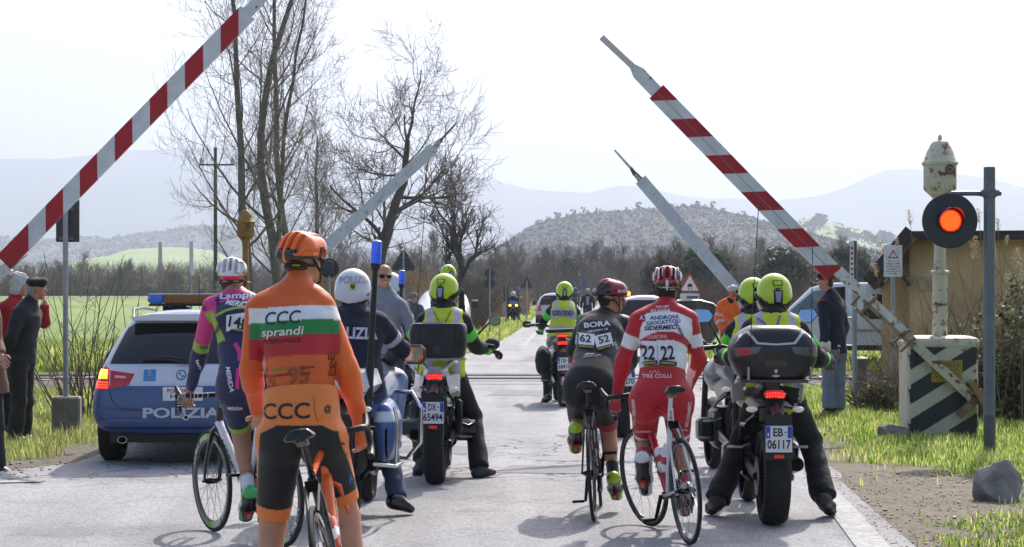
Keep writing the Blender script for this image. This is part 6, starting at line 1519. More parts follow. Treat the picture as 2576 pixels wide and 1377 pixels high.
# ================================================================ BICYCLES
def wheel(t, hub, R_, cfg, steer=None, rear=False, name='wheel'):
 M = steer if steer is not None else Matrix.Identity(4)
 mb = MB('#16161a', M); mb.torus(hub, R_ - .012, .0125, 'X', 56, 8); w = mb.build(name, RUB, t, 60)
 dp = cfg.get('rim_depth', .045)
 mb = MB(cfg.get('rim', '#1a1a1c'), M); r1 = R_ - .022; mb.lathe([(r1, -.0095), (r1 - .012, -.012), (r1 - dp * .6, -.010), (r1 - dp, -.002), (r1 - dp, .002), (r1 - dp * .6, .010), (r1 - .012, .012), (r1, .0095)], hub, 'X', 56)
 rim = mb.build('rim', GLOSS, w, 60)
 if cfg.get('rimtext'):
  lb = MB(cfg.get('rimcol', '#d0d0d0'), M)
  for (s_, a0, h_) in cfg['rimtext']:
   for i, ch in enumerate(s_):
    if ch == ' ': continue
    vs, fs = text_mesh(ch, .03, 0, .4); rr = r1 - dp * .5; a = R(a0) + i * h_ * .95 / rr
    for sx in (-1, 1):
     er = V((0, cos(a), sin(a))); et = V((0, -sin(a), cos(a))) * (1 if sx > 0 else -1)
     out = []
     for v in vs: out.append(V(hub) + er * (rr + (v.y * h_) * (1)) + (V((0, -sin(a), cos(a)))) * (v.x * h_ * .75) * (1) + V((sx * .0135, 0, 0)))
     lb.add(out, fs)
  if cfg.get('rimstripe'):
   lb.color(cfg['rimstripe']); lb.lathe([(r1 - .004, -.0128), (r1 - dp * .75, -.0128)], hub, 'X', 20, R(60), R(110)); lb.lathe([(r1 - .004, -.0128), (r1 - dp * .75, -.0128)], hub, 'X', 20, R(240), R(290))
  lb.build('lettering', LETTER, rim, 0)
 mb = MB('#2a2a2c' if not cfg.get('silver') else '#a0a0a0', M); n = 20
 for i in range(n):
  a = 2 * pi * i / n; off = (.03 if i % 2 else -.03); b = a + (.5 if i % 4 < 2 else -.5)
  mb.tube([V(hub) + V((off, .02 * cos(b), .02 * sin(b))), V(hub) + V((0, (r1 - dp) * cos(a), (r1 - dp) * sin(a)))], .0014, 4, caps=False)
 mb.build('spokes', METAL, w, 180)
 mb = MB('#1b1b1b', M); mb.tube([V(hub) + V((-.05, 0, 0)), V(hub) + V((-.03, 0, 0)), V(hub) + V((.03, 0, 0)), V(hub) + V((.05, 0, 0))], [.012, .02, .02, .012], 12); mb.tube([V(hub) + V((-.068, 0, 0)), V(hub) + V((.068, 0, 0))], .007, 8)
 if rear:
  mb.color('#8b8b8d')
  for k in range(9): mb.lathe([(.02, 0), (.025 + .0035 * k, 0), (.025 + .0035 * k, .002), (.02, .002)], V(hub) + V((.048 - .0038 * k, 0, 0)), 'X', 22)
 mb.build('hub', METAL, w, 40)
def bicycle(label, loc, heading, lean, steer=0, frame='#c0392b', fork='#111111', cfg=None, saddle='#151515', tape='#151515', crank=60, post_col='#151515', name='racing_bicycle', text_='', textcol='#ffffff', bottle=None, fcols=None, pair=None, sz=0.0, number=None, group=None, tcheck=None):
 cfg = cfg or {}; fc = fcols or {}
 rot = (Matrix.Rotation(-heading, 4, 'Z') @ Matrix.Rotation(lean, 4, 'Y')).to_euler()
 t = thing(name, label, 'bicycle', loc, rot=rot, group=group)
 R_ = .335; rh = V((0, 0, R_)); fh = V((0, .985, R_)); bb = V((0, .405, .27)); st = V((0, .235, .80)); sad = V((0, .185, .965 + sz)); ht = V((0, .785, .86)); hb = V((0, .83, .72))
 ax = (ht - hb).normalized(); SM = Matrix.Translation(hb) @ Matrix.Rotation(steer, 4, ax) @ Matrix.Translation(-hb)
 wheel(t, rh, R_, cfg, rear=True); wheel(t, fh, R_, cfg, SM)
 mb = MB(frame); T = lambda k: mb.color(fc.get(k, frame))
 T('top'); mb.tube([st + V((0, .01, -.02)), ht - ax * .02], [.016, .019], 10); T('down'); mb.tube([bb, hb + ax * .01], [.026, .027], 12); T('seat'); mb.tube([bb, st], [.021, .016], 10); T('head'); mb.tube([hb - ax * .02, ht], [.025, .021], 12)
 for sx in (-1, 1):
  T('stays'); mb.tube([bb + V((sx * .03, -.02, 0)), rh + V((sx * .06, .02, 0))], [.012, .009], 8, flat=1.4); mb.tube([st + V((sx * .012, -.005, -.03)), st + V((sx * .035, -.07, -.12)), rh + V((sx * .062, 0, .01))], [.009, .008, .007], 8)
 mb.color('#222222').tube([bb + V((-.04, 0, 0)), bb + V((.04, 0, 0))], .024, 14)
 fr = mb.build('frame', GLOSS, t, 50)
 if text_:
  lb = MB(); d = (hb - bb).normalized(); up = V((0, -d.z, d.y))
  for sx in (-1, 1):
   vs, fs = text_mesh(text_, .03, 0, .3)
   lb.color(textcol); lb.add([bb.lerp(hb, .5) + d * (v.x * .34 * (1 if sx > 0 else -1)) + up * v.y * .035 + V((sx * .0285, 0, 0)) for v in vs], fs)
  lb.build('lettering', LETTER, fr, 0)
 mb = MB(fork, SM)
 for sx in (-1, 1): mb.tube([hb - ax * .015, hb - ax * .05 + V((sx * .04, 0, 0)), fh + V((sx * .052, -.03, .12)), fh + V((sx * .052, 0, .0))], [.018, .016, .012, .009], 8, flat=1.5)
 fk = mb.build('fork', GLOSS, t, 60)
 mb = MB(post_col); mb.tube([st - V((0, -.02, .03)), sad - V((0, 0, .03))], .0145, 10); mb.build('seat_post', GLOSS, t, 60)
 mb = MB(saddle); rings = []
 for (y, w_, z) in ((-.14, .02, .012), (-.13, .062, .014), (-.09, .072, .010), (-.04, .055, .004), (.03, .026, .0), (.11, .019, -.002), (.135, .012, -.008)):
  rings.append([sad + V((w_ * cos(a), y, z + .022 * sin(a) - (.012 if abs(cos(a)) > .8 else 0))) for a in [2 * pi * k / 14 for k in range(14)]])
 mb.loft(rings); mb.color('#777777')
 for sx in (-1, 1): mb.tube([sad + V((sx * .03, -.10, -.012)), sad + V((sx * .022, -.03, -.035)), sad + V((sx * .015, .09, -.012))], .0035, 5)
 mb.box(sad + V((0, -.02, -.035)), (.05, .04, .022)); mb.build('saddle', mat('saddle_leather', .4, bump=.1), t, 60)
 # bars
 c0 = ht + ax * .05 + V((0, .095, .0)); mb = MB('#151515', SM); mb.tube([ht, ht + ax * .055], .018, 10); mb.tube([ht + ax * .04, c0], .017, 10)
 prof = []
 for sx in (-1, 1):
  pts = [c0, c0 + V((sx * .12, 0, 0)), c0 + V((sx * .19, .015, .003)), c0 + V((sx * .21, .06, 0)), c0 + V((sx * .212, .105, -.03)), c0 + V((sx * .214, .10, -.085)), c0 + V((sx * .216, .05, -.125)), c0 + V((sx * .218, -.02, -.135))]
  mb.color(tape).tube(pts, [.016] * 2 + [.0165] * 6, 9)
  if tcheck:                                     # chequered bar tape
   mb.color(tcheck)
   for q in range(22):
    f = q / 22 * 6.98 + .5; i = int(f); pp = pts[i].lerp(pts[i + 1], f - i) if i < 7 else pts[7]; mb.torus(pp, .0155, .003, 'X' if i < 2 else ('Y' if i < 4 or i > 5 else 'Z'), 10, 4)
  mb.color('#101010'); mb.tube([c0 + V((sx * .21, .085, .0)), c0 + V((sx * .21, .135, .025)), c0 + V((sx * .21, .165, .055))], [.017, .018, .013], 8); mb.tube([c0 + V((sx * .21, .15, .02)), c0 + V((sx * .215, .155, -.05)), c0 + V((sx * .218, .125, -.11))], [.007, .009, .005], 6)
 mb.build('handlebar', PLAST, t, 60)
 mb = MB('#101010'); mb.color('#1a1a1a')                        # crankset, chain, brakes, derailleur
 for k, sx in ((0, 1), (1, -1)):
  a = R(crank) + pi * k; e = bb + V((sx * .075, .17 * cos(a), .17 * sin(a))); mb.color('#202022').tube([bb + V((sx * .05, 0, 0)), e], [.014, .011], 8); mb.color('#1a1a1c').box(e + V((sx * .05, 0, 0)), (.085, .07, .018)); mb.tube([e, e + V((sx * .05, 0, 0))], .007, 6)
 mb.color('#2c2c2e'); mb.lathe([(.03, -.002), (.105, -.002), (.105, .002), (.03, .002)], bb + V((.048, 0, 0)), 'X', 36); mb.lathe([(.03, -.002), (.08, -.002), (.08, .002), (.03, .002)], bb + V((.040, 0, 0)), 'X', 30)
 mb.color('#3d3a36'); c1 = rh + V((.04, 0, 0)); mb.tube([bb + V((.046, 0, .103)), c1 + V((0, 0, .04))], .0035, 4); mb.tube([bb + V((.046, 0, -.103)), c1 + V((0, .05, -.11)), c1 + V((0, .04, -.06))], .0035, 4)
 mb.color('#1c1c1e'); mb.tube([c1 + V((.01, .01, -.03)), c1 + V((.01, .045, -.07)), c1 + V((.0, .03, -.13))], [.016, .014, .010], 7); mb.disc(c1 + V((0, .045, -.07)), .02, .008, 'X', 12); mb.disc(c1 + V((0, .03, -.125)), .02, .008, 'X', 12)
 mb.build('drivetrain', METAL, t, 40)
 mb = MB('#1a1a1a'); mb.box(st + V((0, -.055, -.06)), (.06, .03, .05)); mb.tube([st + V((-.03, -.07, -.06)), rh + V((-.02, .01, R_ - .03))], .009, 5); mb.tube([st + V((.03, -.07, -.06)), rh + V((.02, .01, R_ - .03))], .009, 5); mb.build('brake', METAL, t, 40)
 if bottle:
  for (f, base_, d_) in ((.45, bb, (hb - bb).normalized()), (.42, bb, (st - bb).normalized())):
   p = base_ + d_ * .16; off = V((0, -d_.z, d_.y)) * .06 if base_ is bb and d_.y > .5 else V((0, .06, .01))
   mb = MB(bottle[0]); q = p + off; mb.tube([q, q + d_ * .06, q + d_ * .14, q + d_ * .16, q + d_ * .175], [.036, .037, .037, .028, .02], 14); mb.color(bottle[1]).tube([q + d_ * .05, q + d_ * .10], .0378, 14); mb.build('bottle', GLOSS, t, 50)
 if number:
  mb = MB('#d8d8dc'); mb.box(st + V((-.0, -.045, -.0)), (.006, .05, .085)); pl = mb.build('number_plate', PLAST, t, 0); lb = MB(); vs, fs = text_mesh(number, .02, 0, .4)
  for sx in (-1, 1): lb.color('#16181e').add([st + V((sx * .005, -.045 + v.x * .04 * sx, v.y * .05)) for v in vs], fs)
  lb.build('lettering', LETTER, pl, 0)
 return t
def at(px, py): d = D(py); return V(((px - CX) / F * d, d, .02))
bicycle('orange and black racing bicycle leaning against the nearest racer', V((-.716, 8.48, .02)), R(0), R(-12), R(-2), frame='#17171a', fork='#d8601c', cfg=dict(rimtext=[('VISION', 50, .026), ('VISION', 200, .026)], rim='#17181a'), text_='guerciotti', textcol='#e8e8e8', fcols={'down': '#dd5f1e', 'stays': '#17171a', 'head': '#dd5f1e', 'top': '#dd5f1e'}, bottle=('#c23b22', '#e8e8e8'), crank=-30, sz=.0, tape='#141414')
bicycle('white racing bicycle with chequered bar tape and deep rims under the pink racer', V((-1.42, 12.23, .02)), R(-33), R(-3), R(-3), frame='#d4d4d8', fork='#1a1b1e', cfg=dict(rimtext=[('RACING SPEED', 195, .034), ('RACING SPEED XLR', 20, .030)], rimstripe='#6fa832', rim_depth=.052), text_='MERIDA', textcol='#17181c', fcols={'down': '#d8d8dc', 'head': '#1a1a1c', 'top': '#1a1a1c'}, crank=-75, tape='#141414', tcheck='#d0d0d0', sz=-.02)
bicycle('slim black and red racing bicycle seen from straight behind, under the black-kitted racer', at(1495, 1320), R(5), R(-3.5), R(3), frame='#1a1a1d', fork='#17181b', cfg=dict(rimtext=[('VISION', 60, .028), ('VISION', 240, .028)]), text_='ARGON 18', textcol='#d5d5d8', bottle=('#d4d4d8', '#b0202c'), fcols={'down': '#b01f2a'}, crank=100, sz=-.04)
bicycle('red and white racing bicycle with silver spokes and plate 22 under the red racer', at(1733, 1379), R(-11), R(-4), R(13), frame='#c9c9cd', fork='#c9c9cd', cfg=dict(rim_depth=.024, rim='#1f1f22', silver=1, rimtext=[('MICHE', 100, .018), ('MICHE', 230, .018)]), text_='KUOTA', textcol='#1c1c20', fcols={'top': '#b3202c', 'down': '#b3202c', 'head': '#b3202c', 'seat': '#c9c9cd', 'stays': '#d0d0d4'}, bottle=('#d6d6d8', '#b0202c'), crank=115, post_col='#d0d0d4', number='22', sz=-.01)
# ================================================================ MOTORCYCLES
def moto(label, loc, heading, lean=0.0, kind='adv', plate=None, tw=.16, R_=.32, low=False, group=None, body='#9a9ca2', cat='motorcycle', name='motorcycle', case=None, tail_lit=True, mirrors='round', bars=.42, zb=1.08, spread=.30, front=True, indic='#c9c4b8'):
 """x right, y forward, z up; origin where the rear tyre meets the road"""
 rot = (Matrix.Rotation(-heading, 4, 'Z') @ Matrix.Rotation(lean, 4, 'Y')).to_euler()
 t = thing(name, label, cat, loc, rot=rot, group=group); n = 24 if low else 40
 mb = MB('#17171a'); h2 = tw / 2; pr = [(R_ - .075, -h2 * .72), (R_ - .05, -h2 * .98), (R_ - .02, -h2 * .9), (R_ - .006, -h2 * .62), (R_, -h2 * .25), (R_, h2 * .25), (R_ - .006, h2 * .62), (R_ - .02, h2 * .9), (R_ - .05, h2 * .98), (R_ - .075, h2 * .72)]
 mb.lathe(pr, (0, 0, R_), 'X', n)
 if not low:
  mb.color('#0c0c0d')
  for k in range(44):
   a = 2 * pi * k / 44; sg = 1 if k % 2 else -1
   p = lambda x, aa: V((x, (R_ + .0015 - abs(x) ** 2 * 2.6) * cos(aa), R_ + (R_ + .0015 - abs(x) ** 2 * 2.6) * sin(aa)))
   mb.tube([p(sg * .008, a), p(sg * h2 * .45, a + .10), p(sg * h2 * .8, a + .13)], .0035, 4)
 w = mb.build('wheel', RUB, t, 60); mb = MB('#3a3b3e'); mb.lathe([(R_ - .07, -h2 * .7), (R_ - .09, -h2 * .6), (R_ - .09, h2 * .6), (R_ - .07, h2 * .7)], (0, 0, R_), 'X', n)
 for k in range(5):
  a = 2 * pi * k / 5; mb.tube([(0, 0, R_), (0, (R_ - .08) * cos(a), R_ + (R_ - .08) * sin(a))], [.03, .018], 6)
 mb.tube([(-.10, 0, R_), (.10, 0, R_)], .028, 10); mb.build('rim', METAL, w, 50)
 if not low: mb = MB('#8d8f92'); mb.lathe([(.05, -.003), (.13, -.003), (.13, .003), (.05, .003)], (-.11, 0, R_), 'X', 28); mb.build('brake_disc', METAL, w, 40)
 fy = 1.52
 if front:
  mb = MB('#17171a'); mb.lathe([(R_ - .06, -.05), (R_ - .02, -.055), (R_, -.02), (R_, .02), (R_ - .02, .055), (R_ - .06, .05), (R_ - .08, 0)], (0, fy, R_), 'X', n); w = mb.build('wheel', RUB, t, 60)
  mb = MB('#2a2b2e'); [mb.tube([(s * .10, fy, R_), (s * .11, fy - .28, .98)], [.028, .026], 8) for s in (-1, 1)]; mb.build('fork', METAL, t, 60)
 # engine, swingarm, frame: dark mechanical mass with pipes
 mb = MB('#232427'); mb.box((0, .72, .42), (.30, .46, .36), bev=.05); mb.color('#3c3d41').box((-.2, .74, .40), (.14, .22, .20), bev=.03); mb.box((.2, .78, .40), (.14, .22, .20), bev=.03)
 mb.color('#2b2c30').tube([(-.11, 0, R_), (-.12, .3, .36), (-.10, .55, .40)], [.03, .035, .04], 8); mb.tube([(.11, 0, R_), (.12, .3, .36), (.10, .55, .40)], [.03, .035, .04], 8)
 mb.color('#1c1d20').tube([(-.10, .10, .74), (-.13, .45, .66), (-.12, .75, .60)], .016, 6); mb.tube([(.10, .10, .74), (.13, .45, .66), (.12, .75, .60)], .016, 6)
 mb.color('#44464a')
 if not low:
  rg = random.Random(4)
  for k in range(10):
   s = rg.choice((-1, 1)); x = s * rg.uniform(.06, .16); mb.color(rg.choice(['#1a1b1d', '#3e4045', '#595b60', '#26272a'])); mb.tube([(x, rg.uniform(.1, .3), rg.uniform(.4, .75)), (x + rg.uniform(-.03, .03), rg.uniform(.3, .5), rg.uniform(.35, .7)), (x, .7, rg.uniform(.3, .6))], rg.uniform(.007, .018), 6)
 mb.build('engine', METAL, t, 40)
 mb = MB('#2c2d31'); sx = -1 if kind == 'gs' else 1; mb.tube([(sx * .14, .62, .30), (sx * .16, .25, .36), (sx * .17, .05, .40)], [.03, .045, .05], 14); mb.color('#141416').disc((sx * .17, .035, .403), .04, .02, 'Y', 18); mb.build('exhaust', METAL, t, 50)
 # seat and tail
 mb = MB('#18181a'); mb.loft([[(x * w_, y, z + zz) for x, zz in ((-1, 0), (-.9, .05), (0, .065), (.9, .05), (1, 0), (0, -.03))] for (y, w_, z) in ((.10, .12, .86), (.35, .15, .86), (.60, .16, .82), (.9, .10, .86))]); mb.build('seat', mat('seat_vinyl', .6, bump=.2), t, 50)
 mb = MB(body); mb.loft([[(x * w_, y, z + zz) for x, zz in ((-1, .03), (-.8, .08), (.8, .08), (1, .03), (.7, -.07), (-.7, -.07))] for (y, w_, z) in ((.0, .06, .88), (.10, .115, .86), (.35, .14, .80), (.65, .15, .74))]); mb.build('tail_fairing', PAINT, t, 40)
 mb = MB(body); mb.ball((0, 1.0, .86), (.17, .28, .17), 16, 10); mb.build('tank', PAINT, t, 60)
 mb = MB('#1b1c1e'); mb.loft([[(x, y, z) for x, z in ((-w_, z0), (w_, z0), (w_ * .9, z1), (-w_ * .9, z1))] for (y, w_, z0, z1) in ((-.10, .045, .74, .78), (-.05, .075, .70, .84), (.08, .085, .70, .86))])
 mb.loft([[(x, y, z) for x, y in ((-.085, -.325), (.085, -.325), (.085, -.31), (-.085, -.31))] for z in (.46, .76)]); mb.tube([(0, -.05, .80), (0, -.31, .74)], .035, 8)
 mb.lathe([(R_ + .03, -h2 * .9), (R_ + .045, 0), (R_ + .03, h2 * .9), (R_ + .024, h2 * .9), (R_ + .03, -h2 * .9)], (0, 0, R_), 'X', 14, R(60), R(130)); mb.build('mudguard', PLAST, t, 40)
 mb = MB('#c02014'); mb.box((0, -.115, .885), (.15, .05, .055), bev=.02); tl_ = mb.build('tail_light', LENS, t, 40)
 if tail_lit:
  mb = MB('#ff2a18')
  for k in range(7):
   for j in range(2): mb.ball((-.054 + k * .018, -.142, .875 + j * .02 - abs(k - 3) * .002), .0058, 8, 5)
  mb.build('tail_led', LAMP, tl_, 60)
 for s in (-1, 1):
  mb = MB('#1b1b1d'); mb.tube([(s * .06, -.10, .80), (s * .13, -.12, .79)], .008, 6); mb.color(indic).ball((s * .155, -.13, .785), (.04, .03, .022), 12, 8); mb.build('indicator', LENS, t, 60)
 if plate:
  mb = MB('#16161a'); mb.box((0, -.33, .60), (.19, .006, .19)); pp = mb.build('licence_plate', PLAST, t, 0)
  lb = MB('#d9d9dc'); lb.box((0, -.3355, .60), (.175, .003, .175)); lb.color('#1d4fa8'); lb.box((-.0715, -.338, .645), (.028, .002, .078)); lb.box((.0715, -.338, .645), (.028, .002, .078))
  text(lb, plate[0], (-.006, -.3395, .645), .065, .055, None, bold=.02, col='#15171c', off=0); text(lb, plate[1], (0, -.3395, .565), .155, .062, None, bold=.02, col='#15171c', off=0); lb.color('#15171c').box((.042, -.3395, .645), (.016, .002, .006)); text(lb, 'I', (-.0715, -.3405, .63), .008, .02, None, col='#ffffff', off=0); lb.build('lettering', LETTER, pp, 0)
  mb = MB('#b8281e'); mb.box((0, -.34, .485), (.065, .012, .024)); mb.build('reflector', LENS, t, 0)
 # bars, mirrors, pegs
 mb = MB('#17181a'); by = 1.12; mb.tube([(-bars, by - .12, zb), (-bars * .55, by, zb + .02), (-.1, by + .02, zb - .02), (.1, by + .02, zb - .02), (bars * .55, by, zb + .02), (bars, by - .12, zb)], .013, 8)
 for s in (-1, 1): mb.color('#0f0f10').tube([(s * bars, by - .12, zb), (s * (bars - .12), by - .06, zb + .01)], .019, 10); mb.color('#202124').box((s * (bars - .02), by - .02, zb + .02), (.13, .08, .10), bev=.03)
 mb.build('handlebar', PLAST, t, 50)
 if mirrors:
  for s in (-1, 1):
   mb = MB('#141416'); e = V((s * (spread + .12), by - .02, zb + .24)); mb.tube([(s * .24, by, zb + .02), e - V((s * .04, 0, .03))], .008, 6)
   Mx = Matrix.Translation(e)
   poly = [(.07 * cos(2 * pi * k / 20), .07 * sin(2 * pi * k / 20)) for k in range(20)] if mirrors == 'round' else [(-.085 * s, .0), (-.05 * s, .05), (.06 * s, .055), (.09 * s, .01), (.03 * s, -.055), (-.05 * s, -.05)]
   mb.prism(poly, .03, Mx); mr = mb.build('mirror', PLAST, t, 40); mb = MB('#8aa0b8'); mb.prism([(a * .88, b * .88) for a, b in poly], .004, Matrix.Translation(e - V((0, .024, 0))) @ Matrix.Rotation(R(-9), 4, 'X')); mb.build('mirror_glass', mat('mirror_silver', .03, 1.0), mr, 0)
 for s in (-1, 1):
  for (y, z) in ((.30, .50), (.62, .34)): mb = MB('#4a4b4f'); mb.tube([(s * .12, y, z + .02), (s * .17, y, z)], .012, 6); mb.color('#9a9b9e').box((s * .225, y, z), (.11, .03, .018), bev=.005); mb.build('footpeg', METAL, t, 40)
 if kind == 'rt': pass
 return t
def lens_shape(mb, c0, w_, h_, d_, col, n=16, e=3.0):
 pass
def topcase(t, ctr, sz, style='box'):
 """hard luggage box: ctr = centre"""
 x, y, z = [a / 2 for a in sz]; c0 = V(ctr); mb = MB('#1c1d20' if style == 'box' else '#26272b')
 rings = []
 for (zz, k, ky) in (((-1, .86, .9), (-.9, .93, .95), (0, 1, 1), (.55, 1, 1), (.85, .97, .96), (1, .9, .88)) if style == 'box' else ((-1, .70, .8), (-.85, .84, .9), (-.3, .98, 1.0), (.15, 1, 1), (.55, .90, .93), (.85, .68, .80), (1, .5, .6))):
  rg = []
  for q in range(28):
   a = 2 * pi * q / 28; ex = .35 if style == 'box' else .5
   rg.append(c0 + V((math.copysign(abs(cos(a)) ** ex, cos(a)) * x * k, math.copysign(abs(sin(a)) ** ex, sin(a)) * y * ky, zz * z)))
  rings.append(rg)
 mb.loft(rings); o = mb.build('top_case', mat('case_plastic', .38, bump=.15, bscale=300, var=.05), t, 40)
 bb = bvh_of(o); lb = MB()
 if style == 'box':
  patch(lb, [(-.07, -.05), (.07, -.05), (.07, .05), (-.07, .05)], c0 + V((0, -.5, z * .4)), bb, FWD, col='#141518', off=.004); seam(lb, c0 + V((0, -.5, 0)), V((1, 0, 0)), V((0, 0, 1)), [(-x * .95, -.04), (x * .95, -.04)], bb, FWD, .006, '#0c0c0e'); patch(lb, [(-.03, -.035), (.03, -.035), (.03, .03), (-.03, .03)], c0 + V((0, -.5, -z * .5)), bb, FWD, col='#2e3034', off=.008)
  for s in (-1, 1): patch(lb, [(-.008, -.12), (.008, -.12), (.008, .12), (-.008, .12)], c0 + V((s * x * .62, -.5, 0)), bb, FWD, col='#101114', off=.003)
  lb.build('panel_lines', PLAST, o, 0); mb = MB('#9fa1a5'); mb.box(c0 + V((0, .0, -z - .012)), (sz[0] * .96, sz[1] * .5, .018)); mb.box(c0 + V((-.04, -.05, z + .006)), (.17, .03, .018)); mb.build('rack', METAL, t, 0)
 else:
  pol = [(-.27, .015), (-.20, .085), (-.14, .035), (.14, .035), (.20, .085), (.27, .015), (.16, .005), (.13, .018), (-.13, .018), (-.16, .005)]
  patch(lb, [(-.275, .04), (-.21, .115), (-.19, .115), (-.13, .042), (.0, .034), (0, .046), (-.12, .055), (-.19, .145), (-.22, .14)], c0 + V((0, -.5, .015)), bb, FWD, col='#b9bcc4', off=.004, res=.02); patch(lb, [(.275, .04), (.21, .115), (.19, .115), (.13, .042), (.0, .034), (0, .046), (.12, .055), (.19, .145), (.22, .14)], c0 + V((0, -.5, .015)), bb, FWD, col='#b9bcc4', off=.004, res=.02)
  for s in (-1, 1):
   patch(lb, [(s * .285, -.03), (s * .285, .03), (s * .10, .04), (s * .12, -.005), (s * .2, -.02)], c0 + V((0, -.5, 0)), bb, FWD, col='#5e5a60', off=.005, res=.02); patch(lb, [(s * .25, -.024), (s * .25, .028), (s * .17, .033), (s * .17, -.016)], c0 + V((0, -.5, 0)), bb, FWD, col='#9c3540' if s < 0 else '#4f4b50', off=.007, res=.02)
  patch(lb, [(-.075, -.09), (.075, -.09), (.075, -.01), (-.075, -.01)], c0 + V((0, -.5, 0)), bb, FWD, col='#131316', off=.004); patch(lb, [(.01 * cos(a / 8 * pi), .013 * sin(a / 8 * pi)) for a in range(16)], c0 + V((0, -.5, -.125)), bb, FWD, col='#c9ccd2', off=.006); patch(lb, [(.026 * cos(a / 8 * pi), .009 * sin(a / 8 * pi)) for a in range(16)], c0 + V((0, -.5, -.158)), bb, FWD, col='#c0c3c9', off=.006)
  lb.build('trim', GLOSS, o, 0)
 return o
def antenna(t, p, h, lean=.0, whip='#3a3b3e', wd=.0032):
 mb = MB('#9b9da0'); p = V(p); mb.tube([p, p + V((0, 0, .09))], [.012, .009], 8); mb.color(whip).tube([p + V((0, 0, .08)), p + V((lean * .5, 0, h * .5)), p + V((lean, 0, h))], wd, 5); mb.build('antenna', METAL, t, 60)
def beacon(t, base, top, r=.045, pole='#1b1c1f', col='#1f55d8', lit=False):
 base, top = V(base), V(top); d = (top - base).normalized(); mb = MB(pole); mb.tube([base, base.lerp(top, .35), base.lerp(top, .35), top - d * .12], [.036 * r / .045, .036 * r / .045, .028 * r / .045, .022 * r / .045], 12); mb.tube([top - d * .17, top - d * .13, top - d * .12], [.025 * r / .045, r * .98, r * .98], 14); mb.build('beacon_pole', PLAST, t, 50)
 mb = MB(col); q = top - d * .12; mb.tube([q, q + d * .04, q + d * .041, q + d * .08, q + d * .081, q + d * .15, q + d * .16], [r, r, r * 1.03, r * 1.03, r, r * .96, r * .6], 16); mb.build('beacon_lens', mat('blue_lens', .12, coat=.8, emis=.12), t, 40)
# --- EB 06117, nearest motorcycle
loc = at(1944, 1326); t = moto('black motorcycle with large silver-trimmed top case and plate EB 06117', loc, R(0.5), 0, 'adv', ('EB', '06117'), .185, .325, body='#1c1c1f', mirrors='angular', bars=.43, zb=1.16, spread=.26); eb = t
# plate height fits the photo: the tail stands tall on this one
topcase(t, (.01, .12, 1.165), (.60, .46, .36), 'round')
mb = MB('#55575b'); mb.box((.0, .02, .972), (.46, .22, .018)); mb.tube([(-.23, -.08, .972), (.23, -.08, .972)], .012, 8); mb.build('rack', METAL, t, 0)
antenna(t, (-.175, -.1, .98), 1.22, .07); antenna(t, (.245, -.1, .98), .95, .01)
mb = MB('#c8cad0')
for s in (-1, 1): mb.loft([[(s * .17, .35, .96), (s * .25, .30, .93), (s * .24, .32, .80), (s * .15, .36, .84)], [(s * .16, .6, .94), (s * .23, .55, .9), (s * .22, .55, .80), (s * .14, .6, .82)]])
mb.build('side_fairing', PAINT, t, 40)
mb = MB('#141416')
rg = random.Random(2)
for k in range(12):
 s = rg.choice((-1, 1)); mb.tube([(s * .05, -.02, .93), (s * rg.uniform(.1, .19), .05, rg.uniform(.82, .92)), (s * rg.uniform(.1, .2), .15, rg.uniform(.78, .88)), (s * .1, .3, .85)], rg.uniform(.006, .012), 5)
mb.build('luggage_straps', CLOTH, t, 60)
# --- DX 65494
loc = at(1095, 1222); t = moto('tall silver touring motorcycle with flat black top case and plate DX 65494', loc, R(1), 0, 'gs', ('DX', '65494'), .17, .325, body='#a9abb1', mirrors=None, bars=.46, zb=1.10)
topcase(t, (.02, .12, 1.175), (.475, .40, .285), 'box'); antenna(t, (-.185, .1, 1.0), 1.25, .09)
mb = MB('#141416'); e = V((.47, .85, 1.33)); mb.tube([(.26, 1.0, 1.15), e - V((.05, 0, .02))], .009, 6); mb.disc(e, .05, .03, 'Y', 24); mr = mb.build('mirror', PLAST, t, 40); mb = MB('#8aa0b8'); mb.disc(e - V((0, .018, 0)), .045, .004, 'Y', 24); mb.build('mirror_glass', mat('mirror_silver', .03, 1.0), mr, 0)
mb = MB('#c3c5ca')
for s in (-1, 1):
 mb.tube([(s * .05, -.02, .92), (s * .13, .15, 1.0), (s * .16, .4, .98)], [.016, .02, .02], 8)
 mb.loft([[(s * .09, -.02, .88), (s * .17, .12, .90), (s * .19, .14, .76), (s * .12, .0, .74)], [(s * .10, .3, .88), (s * .19, .35, .88), (s * .19, .35, .70), (s * .13, .3, .68)]])
mb.build('rear_subframe', PAINT, t, 40)
mb = MB('#26272a'); mb.box((.19, .05, .55), (.06, .10, .28), bev=.02); mb.color('#18181a').tube([(.13, .2, .5), (.26, .25, .45), (.30, .3, .47)], .02, 8); mb.build('passenger_bracket', METAL, t, 50)
for s in (-1, 1): mb = MB('#3a3b3f'); mb.tube([(s * .13, .52, .42), (s * .30, .57, .42)], .07, 12); mb.build('cylinder_head', METAL, t, 50)
